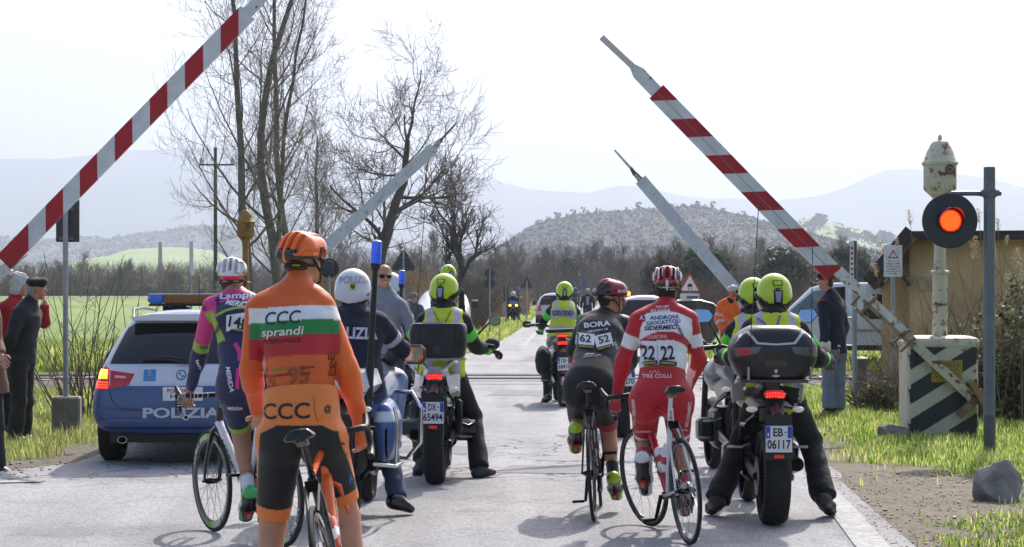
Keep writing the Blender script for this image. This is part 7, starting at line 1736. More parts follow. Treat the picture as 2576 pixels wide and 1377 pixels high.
# --- police tourer, blue and white
loc = V((P(868, 0, 13.5).x, 13.5, .02)); t = moto('blue and white police motorcycle with panniers, chrome guard rails and tall beacon', loc, R(1.5), 0, 'rt', None, .18, .325, body='#3f62a3', mirrors=None, bars=.40, zb=1.08, tail_lit=False); pm = t
bl, wt = '#38588f', '#c9ced8'
mb = MB(wt); mb.loft([[(x * w_, y, z + zz) for x, zz in ((-1, 0), (-.85, .10), (.85, .10), (1, 0), (.8, -.06), (-.8, -.06))] for (y, w_, z) in ((-.12, .17, .93), (-.05, .20, .94), (.35, .22, .94), (.5, .18, .94))]); q = mb.build('tail_box', PAINT, t, 40)
bb = bvh_of(q); lb = MB(); patch(lb, [(-.2, -.075), (.2, -.075), (.2, -.03), (-.2, -.03)], (0, -.6, .93), bb, col=bl); patch(lb, [(.022 * cos(a / 10 * pi), .022 * sin(a / 10 * pi)) for a in range(20)], (-.10, -.6, .965), bb, col='#24364f', off=.005); patch(lb, [(.013 * cos(a / 10 * pi), .013 * sin(a / 10 * pi)) for a in range(20)], (-.10, -.6, .965), bb, col='#9fb2c8', off=.007); lb.build('lettering', LETTER, q, 0)
mb = MB('#7d1a22'); mb.box((-.06, -.13, .76), (.10, .06, .11), bev=.02); mb.color('#b8761c').box((.02, -.12, .74), (.12, .06, .09), bev=.02); mb.build('lamp_cluster', LENS, t, 40)
for s in (-1, 1):
 B = Body(.04); x = s * .265; B.el((x, .02, .62), (x, .30, .62), (.085, .20), (.10, .22), (1, 0, 0)); q = B.build('pannier', PAINT, t, .014, lambda vs: np.where((vs[:, 2:3] > .70) & (vs[:, 2:3] < .76), np.array([c(wt)]), np.array([c(bl)])))
 mb = MB('#101114'); mb.torus((x + s * .02, .10, .58), .17, .008, 'X', 30, 6, fl=1); mb.color('#c0c2c6').tube([(x + s * .09, -.12, .42), (x + s * .11, -.14, .66), (x + s * .08, -.12, .80)], .011, 8); mb.tube([(x - s * .06, -.16, .42), (x + s * .09, -.12, .40), (x + s * .10, .25, .40)], .013, 8); mb.build('guard_rail', CHROME, q, 60)
mb = MB('#c9cbd0')
for s in (-1, 1): mb.tube([(s * .28, .75, .86), (s * .40, .70, .86), (s * .47, .70, .74), (s * .46, .72, .50), (s * .36, .76, .38), (s * .22, .8, .40)], .016, 10)
mb.build('crash_bars', CHROME, t, 60)
B = Body(.05); B.el((0, .75, .78), (0, 1.15, .86), (.25, .22), (.30, .24), (1, 0, 0)); [B.el((s * .22, .98, .60), (s * .25, 1.15, .92), .085, .09) for s in (-1, 1)]
q = B.build('front_fairing', PAINT, t, .016, lambda vs: np.where((vs[:, 2:3] > .98), np.array([c(wt)]), np.array([c(bl)])))
mb = MB('#a9b6c4'); rings = []
for z, y, w_ in ((1.0, 1.28, .26), (1.15, 1.20, .27), (1.32, 1.08, .26), (1.48, .98, .22), (1.54, .95, .14)): rings.append([(w_ * sin(R(a)), y - .12 * (1 - cos(R(a))), z) for a in range(-80, 81, 16)])
mb.loft(rings, closed=False, caps=False); mb.build('windscreen', SCREEN, t, 180)
for s in (-1, 1): mb = MB('#1e2023'); mb.box((s * .40, .98, 1.12), (.16, .10, .14), bev=.03); mr = mb.build('mirror', PLAST, t, 40); mb = MB('#8aa0b8'); mb.box((s * .40, .925, 1.12), (.13, .004, .11)); mb.build('mirror_glass', mat('mirror_silver', .03, 1.0), mr, 0)
mb = MB('#101113'); mb.box((-.02, -.02, .50), (.34, .2, .34), bev=.05); mb.tube([(-.1, -.14, .66), (.22, -.14, .66), (.24, -.14, .44)], .014, 8); mb.build('under_tray', PLAST, t, 40)
beacon(t, (.155, -.08, .66), (.22, -.05, 1.885), .037)
# --- second police motorcycle ahead, mostly hidden
loc = V((-1.30, 22.5, .02)); t = moto('police motorcycle ahead of the first, only windscreen and short beacon showing', loc, R(4), 0, 'rt', None, .17, .32, low=True, body='#3d60a6', mirrors=None)
mb = MB('#a9b6c4'); rings = []
for z, y, w_ in ((.95, 1.2, .27), (1.15, 1.1, .29), (1.35, 1.0, .28), (1.54, .9, .24), (1.62, .86, .14)): rings.append([(w_ * sin(R(a)), y - .12 * (1 - cos(R(a))), z) for a in range(-80, 81, 16)])
mb.loft(rings, closed=False, caps=False); mb.build('windscreen', SCREEN, t, 180); beacon(t, (.02, -.08, .7), (.06, -.05, 1.79), .036)
mb = MB('#c9ced8'); mb.box((0, .02, .95), (.42, .4, .2), bev=.05); mb.build('tail_box', PAINT, t, 40)
# --- technical escort motorcycle
loc = at(1419, 1026); t = moto('motorcycle with soft black side bag and lit tail light, ridden by the SCORTA TECNICA man', loc, R(-2), R(-2), 'adv', ('DB', '68410'), .16, .32, low=True, body='#1b1b1e', mirrors=None, bars=.45, zb=1.12)
B = Body(.05); B.el((-.27, .05, .62), (-.26, .3, .66), (.11, .19), (.10, .19), (1, 0, 0)); B.build('side_bag', CLOTH, t, .02, '#1a1b1d', fold=.012, fscale=14)
mb = MB('#c0281e'); mb.box((0, -.12, .985), (.17, .05, .05), bev=.01); mb.build('upper_lamp', LENS, t, 40); mb = MB('#ff3a28'); [mb.ball((-.06 + k * .02, -.148, .985), .008, 6, 4) for k in range(7)]; mb.build('lamp_led', LAMP, t, 60)
mb = MB('#1b1c1e'); mb.box((0, .1, 1.05), (.42, .34, .05), bev=.01); mb.build('rack', PLAST, t, 0)
# --- parked one behind the two racers
loc = at(1567, 1103); t = moto('dark motorcycle with fat rear tyre between the black and the red racer', loc, R(3), R(-3), 'adv', ('DL', '06270'), .18, .33, low=True, body='#2a2226', mirrors=None, bars=.38, zb=1.0)
for o in t.children:
 if o.name.startswith('licence'): o.location = (.07, 0, .05)
# --- motorcycle of the second escort rider on the right
loc = V((P(1868, 0, 16.3).x, 16.3, .02)); t = moto('silver motorcycle half hidden beside the EB machine, front mirror showing', loc, R(-3), 0, 'adv', None, .17, .32, low=True, body='#6d6f74', mirrors='angular', bars=.43, zb=1.13, spread=.25, tail_lit=False)
B = Body(.05); B.el((0, .05, .95), (0, .35, .95), (.16, .14), (.17, .15), (1, 0, 0)); B.build('tail_pack', PAINT, t, .02, '#5d6066')
# --- far police motorcycle
loc = V((P(1291, 0, 104).x, 104, gz(104) + .02));
t = moto('far police motorcycle with blue beacon and two amber lamps seen from behind', loc, 0, 0, 'rt', None, .2, .33, low=True, body='#27334f', mirrors='round', tail_lit=False); beacon(t, (.26, -.1, .7), (.27, -.05, 1.78), .05)
mb = MB('#4a6fb8'); mb.box((0, -.05, 1.02), (.42, .4, .18), bev=.04); mb.color('#1b1c20').box((0, -.02, .72), (.85, .5, .36), bev=.06); mb.build('luggage', PAINT, t, 40)
mb = MB('#ffb030'); [mb.ball((s * .17, -.28, .89), (.06, .03, .045), 10, 8) for s in (-1, 1)]; mb.build('amber_lamp', LAMPW, t, 60)
mb = MB('#b8b8ba'); mb.box((0, -.29, .70), (.18, .01, .17)); mb.build('licence_plate', PLAST, t, 0)
# --- riders down the road
grp = 'motorcycles far down the road'
first_ = None
for n, (px, d) in enumerate(((1441, 150), (1447, 165), (1436, 172))):
 lab = 'dark far motorcycle with its rider, ' + ('nearest of the cluster', 'right one of the cluster', 'left and farthest of the cluster')[n] + ' beside the yellow helmet'
 loc = V((P(px, 0, d).x, d, gz(d)))
 if first_ is None:
  first_ = moto(lab, loc, 0, 0, 'rt', None, .2, .33, low=True, body='#2a3044', mirrors='round', tail_lit=False, group=grp)
  mb = MB('#23262f'); mb.box((0, .0, .8), (.8, .5, .4), bev=.06); mb.build('luggage', PAINT, first_, 40)
 else: dup(first_, loc, label=lab)
# ================================================================ CARS
def car_shell(t, st, cols, sub=2, name='body', m=PAINT):
 """st: rows (y, [(x,z) from bottom centre up to roof centre]); cols: one colour per band"""
 mb = MB(); n = len(st[0][1]); rings = []
 for y, pr in st:
  yy = (lambda p: y) if not isinstance(y, (list, tuple)) else None
  L = [(x, (y if yy else y[i]), z) for i, (x, z) in enumerate(pr)]
  Rr = [(-x, yv, z) for (x, yv, z) in L[::-1] if x > 1e-6]
  rings.append([p for p in L] + Rr)
 nn = len(rings[0]); bandc = []
 for k in range(nn):
  i = k if k < n - 1 else nn - 1 - k
  bandc.append(cols[min(max(i, 0), len(cols) - 1)])
 vs = [p for r in rings for p in r]; mb.v = [tuple(p) for p in vs]
 for i in range(len(rings) - 1):
  for k in range(nn):
   j = (k + 1) % nn; mb.f.append((i * nn + k, i * nn + j, (i + 1) * nn + j, (i + 1) * nn + k)); mb.c.append(c(bandc[k]))
 for r, rev in ((0, True), (len(rings) - 1, False)):      # end caps as strips across so they stay smooth and keep band colours
  for k in range(n - 1):
   a, b = r * nn + k, r * nn + k + 1; a2, b2 = r * nn + (nn - k) % nn, r * nn + (nn - k - 1) % nn
   f = [a, b, b2, a2]; f = [q for i_, q in enumerate(f) if q not in f[:i_]]
   if len(f) > 2: mb.f.append(tuple(f if rev else f[::-1])); mb.c.append(c(bandc[k]))
 return mb.build(name, m, t, 180, sub=sub, fix=True)
def car_wheel(t, x, y, r, w_=.2, rimc='#9a9ca0'):
 mb = MB('#17171a'); mb.lathe([(r - .09, -w_ / 2), (r - .03, -w_ / 2), (r, -w_ / 2 + .03), (r, w_ / 2 - .03), (r - .03, w_ / 2), (r - .09, w_ / 2), (r - .09, -w_ / 2)], (x, y, r), 'X', 32); o = mb.build('wheel', RUB, t, 50)
 mb = MB(rimc); s = 1 if x > 0 else -1; mb.disc((x + s * w_ * .3, y, r), r - .09, .03, 'X', 24); mb.color('#222226'); [mb.disc((x + s * w_ * .46, y + (r - .15) * cos(a), r + (r - .15) * sin(a)), .035, .02, 'X', 8) for a in [i * pi * 2 / 5 for i in range(5)]]; mb.build('rim', METAL, o, 40)
# --- police estate, rear view
cx_ = P(455, 0, 18).x; t = thing('police_car', 'blue and white POLIZIA estate car with roof light bar, tail lights lit', 'car', (cx_, 18.0, .02), R(3)); bl, wt = '#2e4878', '#bcc4d4'
def sec(y, f=1, zt=1.42, wr=.42, g=1, zbm=.28, belt=.90, wg=.55): return (y, [(0, zbm), (.70 * f, zbm), (.80 * f, .36), (.845 * f, .56), (.82 * f, .73), (.77 * f, min(belt, zt)), (wg * g + (0 if zt > 1.2 else .16), min(1.28, zt)), (wr, min(1.38, zt + .0)), (0, zt)])
st = [([.02, .02, -.02, -.03, .0, .06, .38, .50, .55], [(0, .30), (.62, .30), (.74, .36), (.79, .52), (.765, .735), (.71, .90), (.545, 1.28), (.42, 1.375), (0, 1.42)]),
  ([.06] * 2 + [.04, .04, .06, .12, .46, .58, .62], [(0, .28), (.68, .28), (.80, .36), (.83, .54), (.80, .735), (.735, .91), (.555, 1.29), (.42, 1.39), (0, 1.435)])]
for y, zt, wr in ((1.0, 1.43, .5), (2.2, 1.42, .52)): st.append((y, [(0, .28), (.74, .24), (.83, .34), (.855, .56), (.83, .735), (.77, .90), (.60, 1.29), (wr - .04, 1.39), (0, zt)]))
st.append((3.2, [(0, .28), (.74, .24), (.83, .34), (.85, .56), (.82, .70), (.74, .84), (.62, .88), (.45, .90), (0, .93)]))
st.append((4.3, [(0, .3), (.6, .26), (.72, .34), (.76, .50), (.70, .62), (.6, .68), (.5, .70), (.4, .72), (0, .74)]))
body = car_shell(t, st, [bl, bl, bl, bl, wt, wt, wt, wt])
bb = bvh_of(body); Y0 = -1.2; lb = MB()
patch(lb, [(-.70, .0), (.70, .0), (.672, .155), (-.672, .155)], (0, Y0, .745), bb, col='#c4c8d2', off=.003, res=.05)
lb.build('white_band', PAINT, body, 0)
mb = MB(); patch(mb, [(-.655, .925), (.655, .925), (.63, 1.0), (.55, 1.20), (.525, 1.25), (.46, 1.29), (-.46, 1.29), (-.525, 1.25), (-.55, 1.2), (-.63, 1.0)], (0, Y0, 0), bb, col='#0e1216', off=.005, res=.06); wn = mb.build('rear_window', GLASS, t, 180)
mb = MB(); patch(mb, [(-.30, 1.10), (-.05, 1.10), (-.06, 1.19), (-.28, 1.20)], (0, Y0, 0), None, col='#0e1216');
mb = MB('#cfd3da'); mb.loft([[(x, y, z) for x, z in ((-.50, 1.345), (-.3, 1.375), (.3, 1.375), (.50, 1.345), (.46, 1.315), (-.46, 1.315))] for y in (.30, .55)]); mb.build('roof_spoiler', PAINT, t, 40)
mb = MB('#101113'); mb.tube([(.02, .06, .965), (-.12, .09, .985), (-.36, .10, .975)], .011, 6); mb.box((.02, .08, .95), (.1, .05, .03)); mb.build('wiper', PLAST, t, 40)
for s in (-1, 1):                                        # tail lights: amber over red outside, red inside
 mb = MB(); patch(mb, [(s * .79, .695), (s * .77, .88), (s * .71, .915), (s * .655, .88), (s * .645, .70)], (0, Y0, .0), bb, col='#a01515', off=.006, res=.03); patch(mb, [(s * .635, .70), (s * .645, .868), (s * .42, .835), (s * .47, .735)], (0, Y0, 0), bb, col='#8e1620', off=.006, res=.03); o = mb.build('tail_light', LENS, t, 180)
 mb = MB('#ffb22a')
 for i in range(5):
  for j in range(6):
   h_, nn, _, _ = bb.ray_cast(V((s * (.675 + i * .018), Y0, .80 + j * .014)), V((0, 1, 0)))
   if h_: mb.ball(h_ - V((0, .014, 0)), .0052, 6, 4)
 mb.build('amber_led', LAMPW, o, 60)
 mb = MB('#ff3018');
 for k in range(3):
  pts = []
  for a in range(7):
   h_, nn, _, _ = bb.ray_cast(V((s * (.66 + a * .018), Y0, .715 + k * .022)), V((0, 1, 0)))
   if h_: pts.append(h_ - V((0, .012, 0)))
  if len(pts) > 2: mb.tube(pts, .006, 5)
 mb.build('red_led', LAMP, o, 60)
 mb = MB(); patch(mb, [(s * .60, .80), (s * .60, .825), (s * .50, .815), (s * .50, .795)], (0, Y0, 0), bb, col='#c08088', off=.009, res=.03); mb.build('reversing_lamp', LENS, o, 0)
lb = MB()
text(lb, 'POLIZIA', (.01, Y0, .485), .70, .095, bb, (0, 1, 0), bold=.035, col='#b9bfcc', off=.004)
patch(lb, [(-.30, .77), (-.30, .875), (-.19, .875), (-.19, .77)][::-1], (-.04, Y0, 0), bb, col='#2f7fc8', off=.006); text(lb, 'S', (-.285, Y0, .84), .03, .05, bb, bold=.03, col='#b8a83a', off=.009); text(lb, 'POLIZIA STRADALE', (-.285, Y0, .79), .09, .010, bb, bold=.02, col='#b8a83a', off=.009)
for (r, cl, o_) in ((.045, '#1f2c3c', .007), (.036, '#c5ccd4', .009), (.026, '#2f6fc0', .011)): patch(lb, [(r * cos(a / 12 * pi), r * sin(a / 12 * pi)) for a in range(24)], (.0, Y0, .825), bb, col=cl, off=o_, res=.02)
patch(lb, [(0, 0), (.025, 0), (.018, .018), (0, .025)], (0, Y0, .825), bb, col='#d8dde2', off=.013, res=.02); patch(lb, [(0, 0), (-.025, 0), (-.018, -.018), (0, -.025)], (0, Y0, .825), bb, col='#d8dde2', off=.013, res=.02)
lb.build('lettering', LETTER, body, 0)
mb = MB('#d6d6d8'); h_, _, _, _ = bb.ray_cast(V((0, Y0, .655)), V((0, 1, 0))); yb = h_.y; mb.box((.02, yb - .02, .655), (.36, .012, .125), bev=.01); pl = mb.build('licence_plate', PLAST, t, 0); lb = MB(); text(lb, 'POLIZIA', (-.03, yb - .028, .685), .18, .035, None, bold=.02, col='#b02028', off=0); text(lb, 'H2746', (.02, yb - .028, .635), .22, .04, None, bold=.02, col='#30343a', off=0); lb.build('lettering', LETTER, pl, 0)
lb = MB(); seam(lb, (0, Y0, 0), V((1, 0, 0)), V((0, 0, 1)), [(-.70, .92), (-.655, .73), (-.62, .60), (-.55, .53), (-.4, .505), (.4, .505), (.55, .53), (.62, .60), (.655, .73), (.70, .92)], bb, FWD, .007, '#16203a', .003); seam(lb, (0, Y0, 0), V((1, 0, 0)), V((0, 0, 1)), [(-.78, .44), (.78, .44)], bb, FWD, .006, '#22386a', .003); seam(lb, (0, Y0, 0), V((1, 0, 0)), V((0, 0, 1)), [(-.7, .345), (.7, .345)], bb, FWD, .02, '#1a2540', .003); lb.build('panel_gaps', PLAST, body, 0)
mb = MB('#8d8f92'); mb.tube([(-.53, .02, .24), (-.53, .2, .24)], .045, 16, flat=.75, ref=(1, 0, 0)); mb.color('#0e0e10').tube([(-.53, .015, .24), (-.53, .03, .24)], .037, 16, flat=.75, ref=(1, 0, 0)); mb.build('exhaust_tip', CHROME, t, 50)
mb = MB('#0f1012'); mb.box((0, 1.0, .26), (1.3, 1.8, .1)); mb.build('underbody', PLAST, t, 0)
for x in (-.72, .72):
 for y in (.78, 3.5): car_wheel(t, x, y, .315, .21)
mb = MB('#14161a'); z = 1.515; mb.box((0, .95, 1.455), (.80, .2, .02)); [mb.tube([(s * .25, .95, 1.40), (s * .25, .95, 1.47)], .03, 8) for s in (-1, 1)]; mb.build('bar_feet', PLAST, t, 40)
mb = MB('#2a4f9c'); [mb.box((s * .335, .95, z), (.15, .24, .105), bev=.03) for s in (-1, 1)]; lbx = mb.build('light_bar', mat('blue_bar_lens', .1, coat=.9, emis=.15), t, 40); mb = MB('#7a4a22'); mb.box((0, .95, z - .004), (.52, .225, .09), bev=.015); mb.color('#9c6330'); [mb.box((-.24 + i * .03, .835, z), (.004, .012, .08)) for i in range(17)]; mb.color('#d8dadc').box((0, .95, z + .047), (.80, .2, .008)); mb.build('amber_lens', mat('amber_bar', .15, coat=.8), lbx, 40)
mb = MB('#b9bcc2'); mb.color('#4a4d54'); [mb.tube([(s * .50, .55, 1.33), (s * .525, .75, 1.415), (s * .53, 1.5, 1.425), (s * .53, 2.3, 1.40)], .014, 8) for s in (-1, 1)]; mb.build('roof_rails', METAL, t, 60)
mb = MB('#1a1b1e'); mb.ball((-.14, 1.0, 1.42), (.12, .2, .03), 14, 8); mb.tube([(.09, .75, 1.42), (.09, .72, 1.72)], .003, 5); mb.tube([(.30, .75, 1.42), (.30, .72, 1.6)], .004, 5); mb.build('antenna', PLAST, t, 60)
mb = MB('#22304a'); [mb.ball((s * .93, 2.35, .93), (.10, .06, .07), 14, 10) for s in (-1, 1)]; mb.build('door_mirror', PAINT, t, 60)
# --- far white and red car
cx_ = P(1392, 0, 92).x; t = thing('small_car', 'white and red small car far ahead on the road, seen from behind', 'car', (cx_, 92, gz(92) + .02), R(-3))
st = []
for y, pr in (([0, 0, 0, 0, .05, .3, .4], [(0, .3), (.76, .3), (.84, .55), (.82, .85), (.76, 1.0), (.60, 1.5), (0, 1.58)]), (.5, [(0, .3), (.8, .3), (.86, .55), (.84, .85), (.80, 1.0), (.64, 1.52), (0, 1.61)]), (2.2, [(0, .3), (.8, .3), (.86, .55), (.84, .85), (.80, 1.0), (.64, 1.5), (0, 1.58)]), (2.9, [(0, .3), (.8, .3), (.84, .55), (.8, .8), (.72, .95), (.6, 1.0), (0, 1.02)]), (3.7, [(0, .3), (.7, .3), (.74, .5), (.7, .6), (.6, .68), (.5, .7), (0, .72)])): st.append((y, pr))
body = car_shell(t, st, ['#8c1c20', '#8c1c20', '#c9c9cc', '#c9c9cc', '#d2d2d5', '#d6d6d8']); bb = bvh_of(body)
mb = MB(); patch(mb, [(-.66, 1.02), (.66, 1.02), (.52, 1.45), (-.52, 1.45)], (0, -1, 0), bb, col='#14161a', off=.01, res=.1); q = mb.build('rear_window', GLASS, t, 0); lb = MB(); text(lb, 'SOS', (-.35, -1, 1.35), .4, .12, bb, col='#c02830', off=.02); lb.build('lettering', LETTER, q, 0)
mb = MB(); [patch(mb, [(s * .82, .72), (s * .80, 1.0), (s * .58, 1.0), (s * .56, .74)], (0, -1, 0), bb, col='#b02828', off=.012, res=.1) for s in (-1, 1)]; mb.build('tail_lights', LENS, t, 0)
mb = MB('#d8d8da'); mb.box((0, -.03, .62), (.5, .02, .12)); mb.build('licence_plate', PLAST, t, 0)
for x in (-.74, .74):
 for y in (.7, 3.0): car_wheel(t, x, y, .32)
mb = MB('#17181a'); [mb.box((s * .98, 2.3, 1.1), (.16, .1, .2), bev=.04) for s in (-1, 1)]; mb.build('door_mirror', PLAST, t, 40)
# --- white off-roader facing us
cx_ = P(1121, 0, 68).x; t = thing('off_road_car', 'white four-wheel-drive facing us behind the hi-vis rider, dark windscreen', 'car', (cx_, 68, .02), R(180))
st = [(0, [(0, .45), (.78, .45), (.86, .6), (.9, .9), (.88, 1.1), (.74, 1.72), (0, 1.84)]), (2.6, [(0, .45), (.8, .45), (.88, .6), (.92, .9), (.9, 1.12), (.74, 1.74), (0, 1.86)]), (3.3, [(0, .45), (.8, .45), (.88, .6), (.92, .9), (.9, 1.12), (.82, 1.16), (0, 1.2)]), (4.4, [(0, .45), (.75, .45), (.84, .6), (.86, .85), (.8, 1.0), (.7, 1.05), (0, 1.08)])]
body = car_shell(t, st, ['#4a4c50', '#b9bbbe', '#c9cacc', '#c9cacc', '#c9cacc', '#d0d1d3']); bb = bvh_of(body); mb = MB(); patch(mb, [(-.78, 1.17), (.78, 1.17), (.66, 1.68), (-.66, 1.68)], (0, 6, 0), bb, (0, -1, 0), col='#14181c', off=.01, res=.1); mb.build('windscreen', GLASS, t, 0)
mb = MB('#14181c'); [patch(mb, [(-1.0, 1.16), (1.3, 1.16), (1.05, 1.66), (-1.0, 1.66)], (s * 3, 1.5, 0), bb, (-s, 0, 0), col='#14181c', off=.01, res=.2) for s in (-1, 1)]; mb.build('side_window', GLASS, t, 0)
mb = MB('#1b1c1f'); [mb.box((s * 1.06, 3.0, 1.22), (.22, .14, .26), bev=.05) for s in (-1, 1)]; mb.color('#c9cacc'); [mb.box((s * 1.06, 3.0, 1.35), (.22, .15, .05), bev=.02) for s in (-1, 1)]; mb.build('door_mirror', PLAST, t, 40)
for x in (-.78, .78):
 for y in (.8, 3.6): car_wheel(t, x, y, .38, .24)
mb = MB('#2a2c30'); mb.box((0, 4.4, .85), (1.0, .06, .2)); mb.color('#b8bcc2'); [mb.box((s * .66, 4.37, .88), (.25, .08, .18), bev=.03) for s in (-1, 1)]; mb.build('grille', GLOSS, t, 0)
# --- race service car with roof lamp and an open dark door
d = 46.0; cx_ = P(1628, 0, d).x; t = thing('service_car', 'white-roofed service car with amber roof lamp and open dark right door', 'car', (cx_, d, .02), 0)
st = []
for y, pr in (([0, 0, 0, 0, .05, .3, .4], [(0, .3), (.76, .3), (.86, .55), (.84, .85), (.78, 1.0), (.60, 1.46), (0, 1.54)]), (.5, [(0, .3), (.8, .3), (.88, .55), (.86, .85), (.80, 1.0), (.64, 1.49), (0, 1.57)]), (2.4, [(0, .3), (.8, .3), (.88, .55), (.86, .85), (.80, 1.0), (.64, 1.48), (0, 1.55)]), (3.1, [(0, .3), (.8, .3), (.84, .55), (.8, .8), (.72, .95), (.6, 1.0), (0, 1.02)]), (4.1, [(0, .3), (.7, .3), (.74, .5), (.7, .6), (.6, .68), (.5, .7), (0, .72)])): st.append((y, pr))
body = car_shell(t, st, ['#1b1c1f', '#1f2023', '#26272a', '#8c1c20', '#b9bcc0', '#d6d7d9']); bb = bvh_of(body); mb = MB(); patch(mb, [(-.66, 1.04), (.66, 1.04), (.52, 1.42), (-.52, 1.42)], (0, -1, 0), bb, col='#2a1518', off=.01, res=.1); mb.build('rear_window', GLASS, t, 0)
mb = MB('#e07a1c'); mb.lathe([(.06, 0), (.06, .07), (.04, .1), (0, .11)], (-.40, .8, 1.52), n=14); mb.build('roof_lamp', LAMP, t, 60); mb = MB('#18181a'); mb.box((.2, 1.2, 1.585), (.05, .05, .04)); mb.build('antenna', PLAST, t, 0)
mb = MB(); [patch(mb, [(s * .84, .70), (s * .82, .98), (s * .62, .98), (s * .6, .72)], (0, -1, 0), bb, col='#b02828', off=.012, res=.1) for s in (-1, 1)]; mb.build('tail_lights', LENS, t, 0)
for x in (-.76, .76):
 for y in (.8, 3.3): car_wheel(t, x, y, .32)
S = lambda px, py: P(px, py, d + 1.6) - V((cx_, d, .02)); poly = [S(*q) for q in ((1694, 758), (1710, 755), (1760, 758), (1792, 766), (1812, 782), (1816, 800), (1808, 830), (1790, 862), (1772, 888), (1762, 893), (1694, 893))]
mb = MB('#1c1d20'); mb.prism([(p.x, p.z) for p in poly], .07, Matrix.Translation((0, 1.6, 0)) @ Matrix.Identity(4)); dr = mb.build('door', PAINT, t, 30)
mb = MB('#30363a'); pw = [S(*q) for q in ((1703, 765), (1752, 766), (1784, 775), (1800, 790), (1798, 802), (1703, 802))]; mb.prism([(p.x, p.z) for p in pw], .085, Matrix.Translation((0, 1.6, 0))); mb.build('door_window', GLASS, dr, 0)
mb = MB('#a9abad'); mb.tube([S(1696, 757) + V((0, -.04, 0)), S(1760, 756) + V((0, -.04, 0)), S(1794, 765) + V((0, -.04, 0)), S(1818, 786) + V((0, -.04, 0)), S(1818, 806) + V((0, -.04, 0)), S(1806, 838) + V((0, -.04, 0)), S(1782, 872) + V((0, -.04, 0)), S(1764, 890) + V((0, -.04, 0))], .022, 6); mb.build('door_edge', METAL, dr, 60)
# --- white van, side on behind the policeman
d = 43.0; o = V((P(1928, 0, d).x, d, .02)); t = thing('white_van', 'white van parked side-on behind the policeman, sliding door open', 'van', o, R(-8))
rs = []                                                    # x to the right = towards the tail; nose at left
prof = [(0, .35), (-.02, .75), (.12, .98), (.30, 1.08), (.95, 1.70), (1.35, 1.80), (4.7, 1.82), (4.8, .40), (4.0, .34), (0.6, .34)]
mb = MB('#e4e6ea'); n = len(prof); rings = []
for (y, k, zz) in ((0.0, 1, 0), (-.0, 1, 0)): pass
for y, ins in ((0, .10), (.05, .0), (1.75, .0), (1.8, .10)): rings.append([(min(max(x, ins), 4.8 - ins * .4) if True else x, y, z - (ins * .7 if z > 1.6 else 0)) for x, z in prof])
vs = [p for r in rings for p in r]; mb.add(vs, [(i * n + k, i * n + (k + 1) % n, (i + 1) * n + (k + 1) % n, (i + 1) * n + k) for i in range(3) for k in range(n)] + [tuple(range(n)), tuple(range(4 * n - 1, 3 * n - 1, -1))])
b = mb.build('body', PAINT, t, 60, bevel=.07, fix=True); b.modifiers[0].segments = 4
def vp(mb, pts, col, y=-.008): mb.color(col).prism(pts, .012, Matrix.Translation((0, y, 0)))
mb = MB(); vp(mb, [(.42, 1.12), (1.0, 1.62), (1.32, 1.66), (1.32, 1.08)], '#6f8594'); mb.build('side_window', GLASS, t, 0); mb = MB(); vp(mb, [(2.05, 1.15), (2.10, 1.55), (2.7, 1.55), (2.75, 1.15), (2.6, 1.02), (2.2, 1.02)], '#1c262a'); mb.build('side_window', GLASS, t, 0)
mb = MB('#8fa3b5'); mb.loft([[(.305, y, 1.10), (.93, y, 1.69)] for y in (.12, 1.68)], closed=False, caps=False); g_ = mb.build('windscreen', GLASS, t, 0); g_.location = (-.012, 0, .012)
mb = MB('#17191c'); vp(mb, [(1.42, .42), (1.42, 1.7), (1.68, 1.72), (1.68, .42)], '#121316'); mb.build('open_doorway', PLAST, t, 0)
mb = MB('#8d9096'); [vp(mb, [(x, .42), (x, 1.72), (x + .012, 1.72), (x + .012, .42)], '#7d8086') for x in (1.38, 1.9, 3.0)]; vp(mb, [(1.9, .75), (4.7, .75), (4.7, .80), (1.9, .80)], '#9c9fa5'); vp(mb, [(.1, .36), (4.7, .36), (4.7, .46), (.1, .46)], '#34363a'); mb.build('trim', PLAST, t, 0)
mb = MB('#24262a'); mb.box((.75, -.18, 1.15), (.10, .18, .26), bev=.03); mb.build('door_mirror', PLAST, t, 40)
for x in (.85, 3.9):
 mb = MB('#17171a'); mb.lathe([(.22, -.1), (.30, -.1), (.33, -.07), (.33, .07), (.30, .1), (.22, .1), (.22, -.1)], (x, .08, .33), 'Y', 28); w = mb.build('wheel', RUB, t, 50); mb = MB('#a0a2a6'); mb.disc((x, -.0, .33), .22, .05, 'Y', 20); mb.build('rim', METAL, w, 40)
